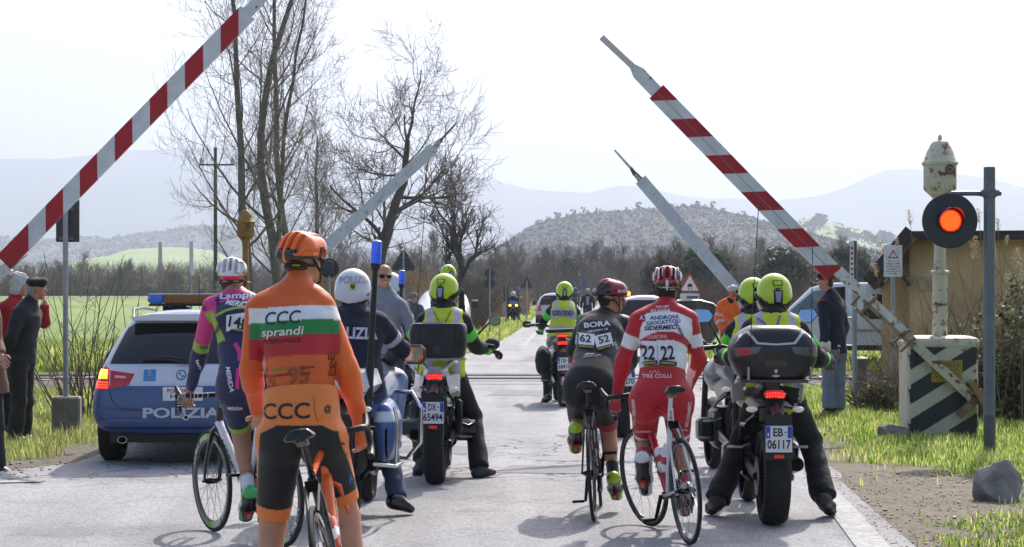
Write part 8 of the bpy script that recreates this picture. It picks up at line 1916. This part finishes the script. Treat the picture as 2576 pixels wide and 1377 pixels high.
# ================================================================ MOTORCYCLISTS AND BYSTANDERS
def stripe_arm_col(J, base, marks, s=None):
 def f(vs):
  out = np.tile(np.array(c(base)), (len(vs), 1))
  for (a, b, t0, t1, cl) in marks:
   A, Bv = np.array(J[a]), np.array(J[b]); L = np.linalg.norm(Bv - A); tt = (vs - A) @ ((Bv - A) / L) / L; near = np.linalg.norm(vs - (A + np.clip(tt, 0, 1)[:, None] * (Bv - A)), axis=1) < .11
   out[near & (tt > t0) & (tt < t1)] = np.array(c(cl))
  return out
 return f
def rider(t, J, look, jacket='#15161a', trousers='#121316', boots='#1d1c1c', h=.013, marks=(), vest=None, helmet=None, m=1.0, glove='#151515', hands=None, skin=SK, flare=.01, bare=False, e=.022, boot_h=.4, hstyle='lime', vestcol=None, fold=.010, seed=0, trcol=None, up=(0, 0, 1)):
 """clothed figure: continuous body, jacket, trousers, boots, gloves, helmet"""
 fx = V((0, 1, 0)); ob, hp = skinbody(t, J, look, hands, h=max(h, .012), m=m, skin=skin, up=up)
 B = Body(.035); torso(B, J, e, m, hips=False)
 for k in 'LR': arm(B, J, k, e * .85, m, 0, 1.92)
 B.el(J['neck'] - V((0, 0, .02)), lp(J['neck'], J['head'], .30), .075 * m, .068 * m, k=.03)
 B.el(lp(J['pel'], J['neck'], .2), J['pel'] - (J['neck'] - J['pel']).normalized() * .04, (.16 * m + e, .12 * m + e), (.17 * m + e, .125 * m + e), (J['sR'] - J['sL']), k=.04, flat=(0, 1))
 jk = B.build('jacket', CLOTH, t, h, stripe_arm_col(J, jacket, marks), fold=fold, fscale=13, seed=seed)
 B = Body(.035); B.el(lp(J['pel'], J['neck'], .10), J['pel'], (.155 * m + e * .6, .115 * m + e * .6), (.165 * m + e * .6, .12 * m + e * .6), (J['sR'] - J['sL']), flat=(1, 0))
 for k in 'LR': B.el(lp(J['pel'], J['h' + k], .8), lp(J['pel'], J['h' + k], .9), (.11 * m + e * .5), (.105 * m + e * .5), k=.04); leg(B, J, k, e * .9, m, 0, 1.96, flare=flare)
 tr = B.build('trousers', CLOTH, t, h, trcol or trousers, fold=fold, fscale=11, seed=seed + 1)
 for k in 'LR':
  B = Body(.02); foot(B, J, k, .012, m); leg(B, J, k, .014, m, 2 - boot_h, 2.0); B.build('boot' if boot_h > .15 else 'shoe', GLOSS if boot_h > .3 else PLAST, t, h, boots)
 if glove:
  for k in 'LR':
   B = Body(.02); X = MB(glove); d, pn, cu, th = (hands or {}).get(k, ((J['w' + k] - J['e' + k]), (0, 1, 0), .5, 1 if k == 'L' else -1)); hand(B, X, J['w' + k], d, pn, cu, m * 1.08, glove, .005, th); B.build('glove', PLAST, t, .012, glove, extra=X)
 if vest:
  B = Body(.035); torso(B, J, e + .012, m, hips=False); B.el(lp(J['pel'], J['neck'], .2), J['pel'] - (J['neck'] - J['pel']).normalized() * .02, (.165 * m + e, .125 * m + e), (.175 * m + e, .13 * m + e), (J['sR'] - J['sL']), k=.04, flat=(0, 1))
  s = (J['sR'] - J['sL']).normalized()
  for k, sg in (('L', 1), ('R', -1)):              # arm holes
   B.el(lp(J['s' + k], J['e' + k], .0) + s * sg * (-.04), lp(J['s' + k], J['e' + k], 1.0) + s * sg * (-.06), .105, .10, neg=True, k=.01)
  B.el(J['neck'] + V((0, .0, .06)), J['neck'] + V((0, 0, .12)), .085, .1, neg=True, k=.01)
  vv = B.build('vest', mat('vest_cloth', .75, bump=.4, bscale=22, var=.06, tl=0), t, h, vestcol or vest, fold=.006, fscale=10, seed=seed + 2); return jk, tr, hp, vv
 return jk, tr, hp, None
def vestcolor(J, base='#b9c62c', grey='#a7a3b4', bands=((.58, .0),), vert=.105, vw=.028):
 s = np.array((J['sR'] - J['sL']).normalized()); ax = np.array((J['pel'] - J['neck']).normalized()); n = np.array(J['neck'])
 def f(vs):
  q = vs - n; x = q @ s; v = q @ ax; out = np.tile(np.array(c(base)), (len(vs), 1)); g = np.array(c(grey))
  out[(np.abs(np.abs(x) - vert) < vw) & (v < bands[0][0])] = g
  for (a, w_) in bands: out[(v > a) & (v < a + w_)] = g
  return out
 return f
LIME, NEON = '#b4cc1e', '#5fd040'
# --- rider on the EB machine
d0 = 13.95
J = mk(d0, head=(1946, 742, .20), neck=(1948, 800, .08), pel=(1948, 1000, -.05), sL=(1888, 832, .10), sR=(2010, 832, .10), eL=(1845, 900, .22), wL=(1818, 893, .62), eR=(2055, 902, .22), wR=(2085, 905, .62),
  hL=(1915, 1010, 0), hR=(1985, 1010, 0), kL=(1862, 1115, .22), kR=(2040, 1112, .20), aL=(1803, 1262, -.05), aR=(2072, 1255, -.15), tL=(1790, 1288, .10), tR=(2088, 1302, .04))
J['tL'].z = max(J['tL'].z, .05); J['tR'].z = .05
t = person('rider in hi-vis vest and lime helmet astride the black motorcycle with plate EB 06117', ground_root(J))
_, _, hp, vv = rider(t, J, (0, 1, 0), h=.012, marks=(('sL', 'eL', .30, .85, NEON), ('eL', 'wL', .05, .22, NEON), ('sR', 'eR', .30, .6, NEON), ('eR', 'wR', .25, .55, NEON)), vest='#b9c62c', m=1.03, vestcol=vestcolor(J, bands=((.62, .05),), vert=.115, vw=.024), flare=.035, boot_h=.14, boots='#2a2725', seed=3, hands={'L': (V((-.1, 1, -.1)), V((0, 0, -1)), .9, 1), 'R': (V((.1, 1, -.1)), V((0, 0, -1)), .9, -1)})
moto_helmet(t, J['head'] + V((0, 0, -.012)), (-.10, 1, 0), LIME, m=.98)
lb = MB(); bb = bvh_of(vv); seam(lb, P(1945, 830, d0 - .1), V((1, 0, 0)), V((0, 0, 1)), [(-.115, .095), (-.06, .05), (.0, -.035), (.03, .03), (.06, .10)], bb, FWD, .016, '#7d6490', .004); seam(lb, P(1945, 830, d0 - .1), V((1, 0, 0)), V((0, 0, 1)), [(.0, -.035), (.002, -.07)], bb, FWD, .01, '#55505c', .004); lb.build('lanyard', CLOTH, vv, 0)
# --- second rider half hidden behind
d0 = 16.6
J = mk(d0, head=(1893, 745, .2), neck=(1896, 800, .08), pel=(1900, 960, -.05), sL=(1845, 832, .10), sR=(1950, 832, .10), eL=(1822, 880, .2), wL=(1803, 880, .6), eR=(1985, 890, .2), wR=(1990, 880, .6), hL=(1880, 965, 0), hR=(1930, 965, 0), kL=(1848, 1050, .2), kR=(1960, 1050, .2), aL=(1840, 1190, 0), aR=(1975, 1190, 0), tL=(1832, 1208, .15), tR=(1985, 1208, .15))
t = person('second escort rider with lime helmet and neon sleeve, half hidden left of the EB rider', ground_root(J))
rider(t, J, (0, 1, 0), h=.016, marks=(('sL', 'eL', .2, .8, NEON), ('eL', 'wL', .1, .4, NEON)), vest='#b9c62c', vestcol=vestcolor(J, vert=.11), m=.97, seed=5); moto_helmet(t, J['head'] + V((0, 0, -.01)), (-.15, 1, 0), LIME, h=.012)
# --- rider on DX
d0 = 17.0
J = mk(d0, head=(1119, 734, .2), neck=(1117, 785, .08), pel=(1112, 940, -.05), sL=(1067, 810, .10), sR=(1166, 810, .10), eL=(1032, 858, .25), wL=(1035, 900, .55), eR=(1196, 872, .28), wR=(1232, 882, .60), hL=(1085, 950, 0), hR=(1142, 950, 0), kL=(1060, 1020, .30), kR=(1190, 1048, .26), aL=(1062, 1165, .05), aR=(1207, 1185, -.1), tL=(1050, 1195, .15), tR=(1238, 1202, -.02))
J['tR'].z = .06
t = person('rider in hi-vis vest and lime helmet on the silver motorcycle, gloved right arm held out', ground_root(J))
_, _, hp, vv = rider(t, J, (0, 1, 0), h=.013, marks=(('sL', 'eL', .2, .8, NEON), ('sR', 'eR', .30, .62, NEON), ('eR', 'wR', .55, .85, NEON)), vest='#b9c62c', m=.98, vestcol=vestcolor(J, vert=.115), flare=.03, boot_h=.14, boots='#2e3233', seed=7, hands={'R': (V((1, .4, -.1)), V((0, .3, -1)), .8, -1)})
moto_helmet(t, J['head'] + V((0, 0, -.006)), (.25, 1, 0), LIME, m=.98)
lb = MB(); bb = bvh_of(vv); seam(lb, P(1113, 800, d0 - .1), V((1, 0, 0)), V((0, 0, 1)), [(-.09, .08), (.0, -.09), (.07, .06)], bb, FWD, .018, '#8f8a2a', .004); lb.build('lanyard', CLOTH, vv, 0)
# --- police rider
d0 = 14.15
J = mk(d0, head=(889, 733, .18), neck=(893, 790, .08), pel=(893, 975, -.05), sL=(838, 822, .06), sR=(955, 818, .08), eL=(815, 900, .20), wL=(850, 935, .55), eR=(1008, 878, .26), wR=(975, 912, .62), hL=(862, 985, 0), hR=(928, 985, 0), kL=(835, 1080, .25), kR=(965, 1070, .30), aL=(840, 1230, 0), aR=(1000, 1262, -.12), tL=(835, 1268, .15), tR=(1032, 1288, -.08))
J['tR'].z = .06
t = person('police motorcyclist in dark navy POLIZIA jacket and white helmet, high black boots', ground_root(J))
jk, tr, hp, _ = rider(t, J, (0, 1, 0), jacket='#131829', trousers='#39445e', boots='#141416', h=.011, marks=(('sR', 'eR', .46, .64, '#a9abb4'), ), m=1.06, boot_h=.92, flare=0.006, glove='#141414', seed=9, e=.026, hands={'R': (V((-.3, 1, -.2)), V((0, 0, -1)), .8, -1)})
bb = bvh_of(jk); lb = MB(); text(lb, 'POLIZIA', P(888, 838, d0 - .1), .345, .085, bb, FWD, roll=R(2), bold=.035, col='#b9b4c6', off=.004); patch(lb, [(-.16, -.02), (.16, -.02), (.16, .02), (-.16, .02)], P(893, 955, d0 - .1), bb, FWD, col='#a9abb4', off=.004); lb.build('lettering', LETTER, jk, 0)
hm, q, f, u = moto_helmet(t, J['head'] + V((0, 0, -.01)), (.06, 1, 0), '#c4c6cc', dark='#232428', style='white', m=1.03, h=.009)
bb = bvh_of(hm); lb = MB(); text(lb, 'POLIZIA', P(889, 703, d0 - .1), .235, .055, bb, FWD, bold=.03, col='#989ba6', off=.003, arc=-.03); patch(lb, [(-.025, -.025), (.025, -.025), (.025, .025), (-.025, .025)], P(884, 721, d0 - .1), bb, FWD, col='#b9bf2c', off=.003); text(lb, 'U', P(884, 721, d0 - .1), .026, .034, bb, FWD, bold=.12, col='#2c2f22', off=.006); text(lb, 'BMW', P(925, 738, d0 - .1), .05, .014, bb, FWD, roll=R(-50), bold=.02, col='#4a4c52', off=.004); lb.build('lettering', LETTER, hm, 0)
# --- technical escort
d0 = 28.6
J = mk(d0, head=(1420, 737, .2), neck=(1418, 762, .08), pel=(1415, 848, -.05), sL=(1389, 782, .10), sR=(1445, 782, .10), eL=(1364, 812, .25), wL=(1360, 835, .6), eR=(1466, 812, .28), wR=(1470, 835, .60), hL=(1400, 858, 0), hR=(1430, 858, 0), kL=(1378, 925, .30), kR=(1458, 925, .26), aL=(1378, 1000, .0), aR=(1460, 1000, 0), tL=(1368, 1010, .1), tR=(1466, 1012, .1))
t = person('rider with grey SCORTA TECNICA band across his hi-vis vest and lime helmet', ground_root(J))
_, _, hp, vv = rider(t, J, (.05, 1, 0), h=.02, marks=(('sL', 'eL', .2, .6, NEON), ('eL', 'wL', .4, .7, NEON), ('sR', 'eR', .2, .6, NEON)), vest='#b9c62c', m=1.0, vestcol=vestcolor(J, bands=((.14, .115), (.385, .07)), vert=.115, vw=.026), seed=11)
lb = MB(); bb = bvh_of(vv); text(lb, 'SCORTA TECNICA', P(1416, 788, d0 - .1), .30, .075, bb, FWD, bold=.03, col='#2c2c30', off=.006); lb.build('lettering', LETTER, vv, 0)
moto_helmet(t, J['head'], (0, 1, 0), LIME, h=.015, m=.98)
# --- helmet peeping over the DX rider: a standing escort
d0 = 27.0; k = F / d0
J = mk(d0, head=(1126, 692, 0), neck=(1126, 722, 0), pel=(1126, 830, 0), sL=(1098, 735, 0), sR=(1155, 735, 0), eL=(1092, 790, 0), wL=(1090, 835, .1), eR=(1160, 790, 0), wR=(1162, 835, .1), hL=(1110, 840, 0), hR=(1142, 840, 0), kL=(1110, 930, .05), kR=(1142, 930, .05), aL=(1110, 1018, 0), aR=(1142, 1018, 0), tL=(1110, 1030, -.15), tR=(1142, 1030, -.15))
t = person('helmeted escort standing hidden behind the DX rider, only lime helmet top visible', ground_root(J)); rider(t, J, (-.3, 1, 0), h=.024, vest='#b9c62c', vestcol=vestcolor(J), seed=12); moto_helmet(t, J['head'], (-.5, 1, 0), '#a9c02a', h=.016, m=.85)
# --- second police rider hidden behind the windscreen
d0 = 22.9
J = mk(d0, head=(984, 722, .1), neck=(984, 757, 0), pel=(984, 870, 0), sL=(952, 775, 0), sR=(1018, 775, 0), eL=(945, 830, .2), wL=(960, 850, .5), eR=(1036, 825, .2), wR=(1020, 850, .5), hL=(970, 880, 0), hR=(1000, 880, 0), kL=(950, 950, .2), kR=(1020, 950, .2), aL=(950, 1060, 0), aR=(1020, 1060, 0), tL=(945, 1080, .1), tR=(1025, 1080, .1))
t = person('second police rider mostly hidden, white helmet edge beside the man in sunglasses', ground_root(J)); rider(t, J, (0, 1, 0), jacket='#131829', trousers='#39445e', h=.022, seed=13, marks=(('sR', 'eR', .3, .5, '#b5c22c'),)); moto_helmet(t, J['head'], (0, 1, 0), '#c4c6cc', style='white', h=.015)
# --- far police rider and the man on the road
d0 = 104.5; kk = F / d0; zz = gz(104.5)
def far_person(label, px, d, pose='sit', jacket='#1b2030', trousers='#2a3040', helmet=None, hatcol=None, face=-1, m=1.0, inner=None, group=None):
 X, z = P(px, 0, d).x, gz(d); j = lambda x, y, zz: V((X + x * m, d + y, z + zz * m)); s = pose == 'sit'
 b = .75 if s else .95
 J = dict(head=j(0, 0, b + .72), neck=j(0, 0, b + .56), pel=j(0, 0, b), sL=j(-.19, 0, b + .48), sR=j(.19, 0, b + .48), eL=j(-.27, .05 * -face, b + .22), eR=j(.27, .05 * -face, b + .22), wL=j(-.28 if s else -.26, .35 if s else -.05, b + .2 if s else b), wR=j(.28 if s else .26, .35 if s else -.05, b + .2 if s else b), hL=j(-.09, 0, b), hR=j(.09, 0, b), kL=j(-.25 if s else -.10, .25 if s else 0, .5), kR=j(.25 if s else .1, .25 if s else 0, .5), aL=j(-.32 if s else -.1, 0, .09), aR=j(.32 if s else .1, 0, .09), tL=j(-.36 if s else -.12, .12 if s else -.14, .04), tR=j(.36 if s else .12, .12 if s else -.14, .04))
 t = person(label, (X, d, z), group)
 rider(t, J, (0, -face if not s else 1, 0), jacket=jacket, trousers=trousers, h=.03, fold=0, glove=None, m=m, boot_h=.3)
 if helmet: moto_helmet(t, J['head'], (0, 1, 0), helmet, style='white', h=.02)
 elif hatcol: B = Body(.02); B.el(J['head'] + V((0, .03 * -face * -1, .05)), J['head'] + V((0, 0, .05)), .098, .095, flat=(0, 0)); B.build('hair', CLOTH, t, .016, hatcol)
 return t, J
t, J = far_person('far police rider in dark jacket and white helmet on the motorcycle with amber lamps', 1291, 104.4, 'sit', '#1b2236', '#2c3448', '#cfd1d6')
lb = MB(); text(lb, 'POLIZIA', (P(1291, 0, 104).x, 103.0, gz(104) + 1.12), .30, .07, bvh_of([o for o in t.children if o.name.startswith('jacket')][0]), FWD, bold=.03, col='#8a8fa0', off=.01); lb.build('lettering', LETTER, [o for o in t.children if o.name.startswith('jacket')][0], 0)
t, J = far_person('grey-haired man in a dark open jacket standing on the road, facing us', 1478, 84, 'stand', '#22262c', '#2a2d33', None, '#a9a6a2', face=1)
mb = MB('#8d93a0'); mb.box((J['neck'].x, J['neck'].y - .16, J['neck'].z - .22), (.12, .03, .36), bev=.01); mb.build('shirt', CLOTH, t, 40)
t, J = far_person('woman in dark coat with brown hair standing by the white four-wheel-drive', 1041, 46, 'stand', '#1c1a1d', '#1c1c20', None, '#5b4238', face=1, m=.88)
d_ = 84
for n, (px, d) in enumerate(((1441, 150.2), (1447, 165.2), (1436, 172.2))): far_person('tiny dark rider down the road, ' + ('nearest of three', 'the right one of three', 'farthest of three')[n], px, d, 'sit', '#20242e', '#20242e', ['#2a3a5c', '#26304a', '#d0d2d6'][n], group='far riders down the road')
def cap(t, hc, col, peak=None, look=(0, 1, 0), z=.06, r=.1, band=None):
 s, f, u = axes(look); p = lambda a, b, q: V(hc) + s * a + f * b + u * q; B = Body(.02)
 B.el(p(0, -.07, z), p(0, .07, z + .01), (r, .045), (r * .98, .045), s); B.el(p(0, -.05, z - .025), p(0, .05, z - .02), (r * .88, .045), (r * .88, .045), s)
 o = B.build('cap', CLOTH, t, .01, col)
 if peak: mb = MB(peak); mb.loft([[p(x, .07 + .0 * abs(x), z - .025) for x in (-.07, 0, .07)], [p(x, .135 - abs(x) * .5, z - .05) for x in (-.065, 0, .065)]], closed=False, caps=False); mb.build('peak', GLOSS, o, 0)
 if band: mb = MB(band); Rm = Matrix((s, f, u)).transposed(); mb.lathe([(r * .97, -.012), (r * .985, 0), (r * .97, .012)], p(0, 0, z - .035), 'Z', 28, rot=Rm); mb.build('hat_band', CLOTH, o, 60)
 return o
# --- man with sunglasses, grey jacket, facing us
d0 = 20.3
J = mk(d0, head=(966, 698, 0), neck=(968, 735, .03), pel=(975, 880, 0), sL=(922, 768, .08), sR=(1012, 774, -.05), eL=(915, 830, .05), wL=(925, 885, -.1), eR=(1036, 832, -.05), wR=(1030, 885, -.2), hL=(955, 890, 0), hR=(993, 890, 0), kL=(955, 1000, 0), kR=(993, 1000, 0), aL=(955, 1105, .0), aR=(993, 1105, 0), tL=(950, 1122, -.14), tR=(998, 1122, -.14))
t = person('smiling man in sunglasses and light grey jacket facing us behind the police riders', ground_root(J)); LOOK = V((.25, -1, 0)); _, _, hp, _ = rider(t, J, LOOK, jacket='#777a86', trousers='#3a3f4c', h=.013, glove=None, m=1.0, e=.016, boot_h=.1, boots='#222222', skin='#b07c66', seed=15)
glasses(t, hp, 1.0); fb = face_bits(t, hp); fb.color('#e6e0da').tube([hp(-.018, .094, -.054), hp(0, .098, -.056), hp(.018, .094, -.054)], .004, 5); fb.build('face_details', SKIN, t, 60)
B = Body(.015); B.el(hp(0, -.04, .045), hp(0, -.0, .07), (.0815, .088), (.078, .056), axes(LOOK)[0]); B.build('hair', CLOTH, t, .009, '#6f675f', fold=.005, fscale=60)
# --- old man with beret
d0 = 21.2
J = mk(d0, head=(92, 728, 0), neck=(72, 765, .0), pel=(50, 900, 0), sL=(48, 790, -.17), sR=(88, 795, .17), eL=(28, 850, -.25), wL=(10, 890, -.17), eR=(95, 860, .1), wR=(60, 895, -.1), hL=(42, 910, -.09), hR=(60, 910, .09), kL=(48, 1010, -.05), kR=(65, 1010, .1), aL=(38, 1095, -.05), aR=(58, 1098, .1), tL=(62, 1112, -.1), tR=(88, 1110, .1))
J['wR'] = P(14, 892, d0 - .05); J['eR'] = P(40, 850, d0 + .25)
t = person('old man in black beret, dark jacket and trousers, hands behind his back, left edge', ground_root(J)); LOOK = V((1, .35, -.05)); _, _, hp, _ = rider(t, J, LOOK, jacket='#1d1d1f', trousers='#262220', h=.012, glove=None, m=1.04, e=.024, boot_h=.08, boots='#151414', skin='#a8705a', seed=17, flare=.03, fold=.013, hands={'L': (V((-.6, .3, -.6)), V((0, 1, 0)), .5, 1), 'R': (V((-.6, .2, -.6)), V((0, 1, 0)), .6, -1)})
cap(t, J['head'], '#141313', look=LOOK, z=.075, r=.112); face_bits(t, hp, brow='#b9b4ae').build('face_details', SKIN, t, 60)
B = Body(.01); B.el(hp(0, -.045, .02), hp(0, -.05, -.03), (.078, .055), (.066, .04), axes(LOOK)[0]); B.build('hair', CLOTH, t, .009, '#8f8a84', fold=.003, fscale=60)
# --- woman with white hair and red jacket, taking a picture
d0 = 21.9
J = mk(d0, head=(48, 722, 0), neck=(38, 757, 0), pel=(22, 880, 0), sL=(12, 775, -.15), sR=(62, 778, .17), eL=(-10, 840, -.1), wL=(-5, 890, .1), eR=(112, 812, .15), wR=(113, 762, .05), hL=(12, 890, -.08), hR=(32, 890, .08), kL=(12, 985, -.05), kR=(35, 985, .1), aL=(15, 1070, -.05), aR=(30, 1072, .1), tL=(30, 1086, -.1), tR=(50, 1088, .1))
t = person('white-haired woman in a red jacket raising a small camera, behind the old man', ground_root(J)); LOOK = V((1, .3, .0)); _, _, hp, _ = rider(t, J, LOOK, jacket='#9e1424', trousers='#17181c', h=.013, glove=None, m=.92, e=.024, boot_h=.08, boots='#151414', skin='#b58370', seed=19, hands={'R': (V((-.15, .0, 1)), V((-1, 0, .2)), .9, -1)})
B = Body(.02); B.el(hp(0, -.02, .05), hp(0, -.04, -.04), (.095, .10), (.09, .06), axes(LOOK)[0]); B.el(hp(0, .02, .075), hp(0, -.03, .08), .085, .09, axes(LOOK)[0]); B.build('hair', CLOTH, t, .009, '#b9b7b6', fold=.008, fscale=40)
face_bits(t, hp).build('face_details', SKIN, t, 60)
mb = MB('#16161a'); mb.box(P(105, 742, 21.95), (.055, .10, .06), bev=.01); mb.tube([P(105, 742, 21.95), P(101, 742, 21.95)], .022, 12); tag(mb.build('camera', PLAST, None, 40), 'small black compact camera held up by the woman in red', 'camera')
# --- person at the very left edge
d0 = 17.6
J = mk(d0, head=(-62, 715, 0), neck=(-60, 762, 0), pel=(-45, 945, 0), sL=(-110, 790, 0), sR=(-20, 792, 0), eL=(-120, 870, 0), wL=(-110, 930, .1), eR=(-12, 865, 0), wR=(2, 895, -.12), hL=(-65, 955, 0), hR=(-25, 955, 0), kL=(-65, 1070, 0), kR=(-14, 1070, .05), aL=(-65, 1165, 0), aR=(-6, 1180, 0), tL=(-50, 1185, -.1), tR=(26, 1192, .0))
t = person('person cut off by the left edge: brown coat edge, dark trousers and black shoe', ground_root(J)); rider(t, J, (1, .3, 0), jacket='#6d5340', trousers='#22202a', h=.015, glove=None, e=.03, boot_h=.08, boots='#141314', seed=21, skin='#b07c66')
B = Body(.04); B.el(J['pel'] + V((0, 0, .1)), J['kL'].lerp(J['kR'], .5) + V((0, 0, .28)), (.2, .15), (.22, .17), flat=(0, 1)); B.build('coat_skirt', CLOTH, t, .018, '#6d5340', fold=.01)
# --- policeman standing on the grass
d0 = 25.6
J = mk(d0, head=(2078, 710, 0), neck=(2092, 745, 0), pel=(2096, 880, 0), sL=(2070, 768, -.12), sR=(2112, 770, .15), eL=(2075, 825, -.2), wL=(2072, 868, -.3), eR=(2124, 825, .12), wR=(2108, 875, -.12), hL=(2086, 890, -.07), hR=(2108, 890, .07), kL=(2084, 960, -.05), kR=(2110, 960, .05), aL=(2086, 1030, -.05), aR=(2108, 1030, .05), tL=(2070, 1044, -.1), tR=(2092, 1044, 0))
t = person('policeman in navy jacket, peaked cap and pale blue-grey trousers standing on the grass', ground_root(J)); LOOK = V((-1, .35, .02)); jk, tr, hp, _ = rider(t, J, LOOK, jacket='#141726', trousers='#6b7485', h=.012, glove=None, m=1.02, e=.026, boot_h=.08, boots='#141314', seed=23, skin='#b07c66', flare=.035, hands={'L': (V((.2, -.5, -.6)), V((0, 0, -1)), .6, 1), 'R': (V((-.6, -.4, -.5)), V((0, 0, -1)), .6, -1)})
cap(t, J['head'], '#161a2c', '#0e0f14', LOOK, z=.08, r=.115, band='#8c2230'); face_bits(t, hp, brow='#33261c').build('face_details', SKIN, t, 60)
B = Body(.01); B.el(hp(0, -.045, .02), hp(0, -.05, -.03), (.076, .055), (.066, .04), axes(LOOK)[0]); B.build('hair', CLOTH, t, .009, '#3a2b20', fold=.003, fscale=60)
B = Body(.02); s_ = (J['sR'] - J['sL']).normalized(); B.el(J['pel'] + V((0, 0, .03)), J['pel'] + V((0, 0, .085)), (.195, .155), (.195, .155), s_, flat=(1, 1)); B.build('belt', PLAST, t, .01, '#cfcabf')
mb = MB('#cfcabf'); mb.box(P(2075, 872, d0 - .28), (.14, .10, .14), rot=(0, 0, R(20)), bev=.02); mb.build('holster', PLAST, t, 40); mb = MB('#8c2230'); mb.box(lp(J['sL'], J['eL'], .0) + V((0, -.08, .06)), (.06, .06, .02)); mb.color('#9c8a5a').box(P(2056, 752, d0 - .3), (.05, .02, .04)); mb.build('badges', CLOTH, t, 0)
# --- orange worker
d0 = 34.0
J = mk(d0, head=(1843, 735, 0), neck=(1842, 755, 0), pel=(1840, 850, 0), sL=(1815, 768, 0), sR=(1866, 768, .05), eL=(1806, 805, .0), wL=(1820, 832, -.18), eR=(1874, 800, .1), wR=(1885, 780, -.2), hL=(1829, 858, 0), hR=(1851, 858, 0), kL=(1828, 910, 0), kR=(1852, 910, 0), aL=(1828, 955, .0), aR=(1852, 955, 0), tL=(1824, 963, -.12), tR=(1856, 963, -.12))
t = person('rail worker in orange hi-vis jacket with dark bib, standing under the far right arm', ground_root(J)); LOOK = V((.1, -1, 0)); jk, tr, hp, _ = rider(t, J, LOOK, jacket='#e0601a', trousers='#d85a18', h=.016, glove='#22252a', m=.98, e=.03, boot_h=.2, boots='#1b1a19', seed=25, skin='#a8664c', marks=(('sL', 'eL', .55, .72, '#b5b5b8'), ('eL', 'wL', .2, .4, '#b5b5b8'), ('sR', 'eR', .55, .75, '#b5b5b8')))
B = Body(.03); torso(B, J, .032, .93, hips=False); s_ = (J['sR'] - J['sL']).normalized()
for k, sg in (('L', -1), ('R', 1)): B.el(J['s' + k] + s_ * sg * .05, J['e' + k] + s_ * sg * .0, .12, .12, neg=True, k=.01)
B.build('bib', CLOTH, t, .016, '#161c2a'); face_bits(t, hp).build('face_details', SKIN, t, 60); cap(t, J['head'], '#b9b9b6', look=LOOK, z=.06, r=.09)
for o in bpy.data.objects:
 if '_w' in o: del o['_w']
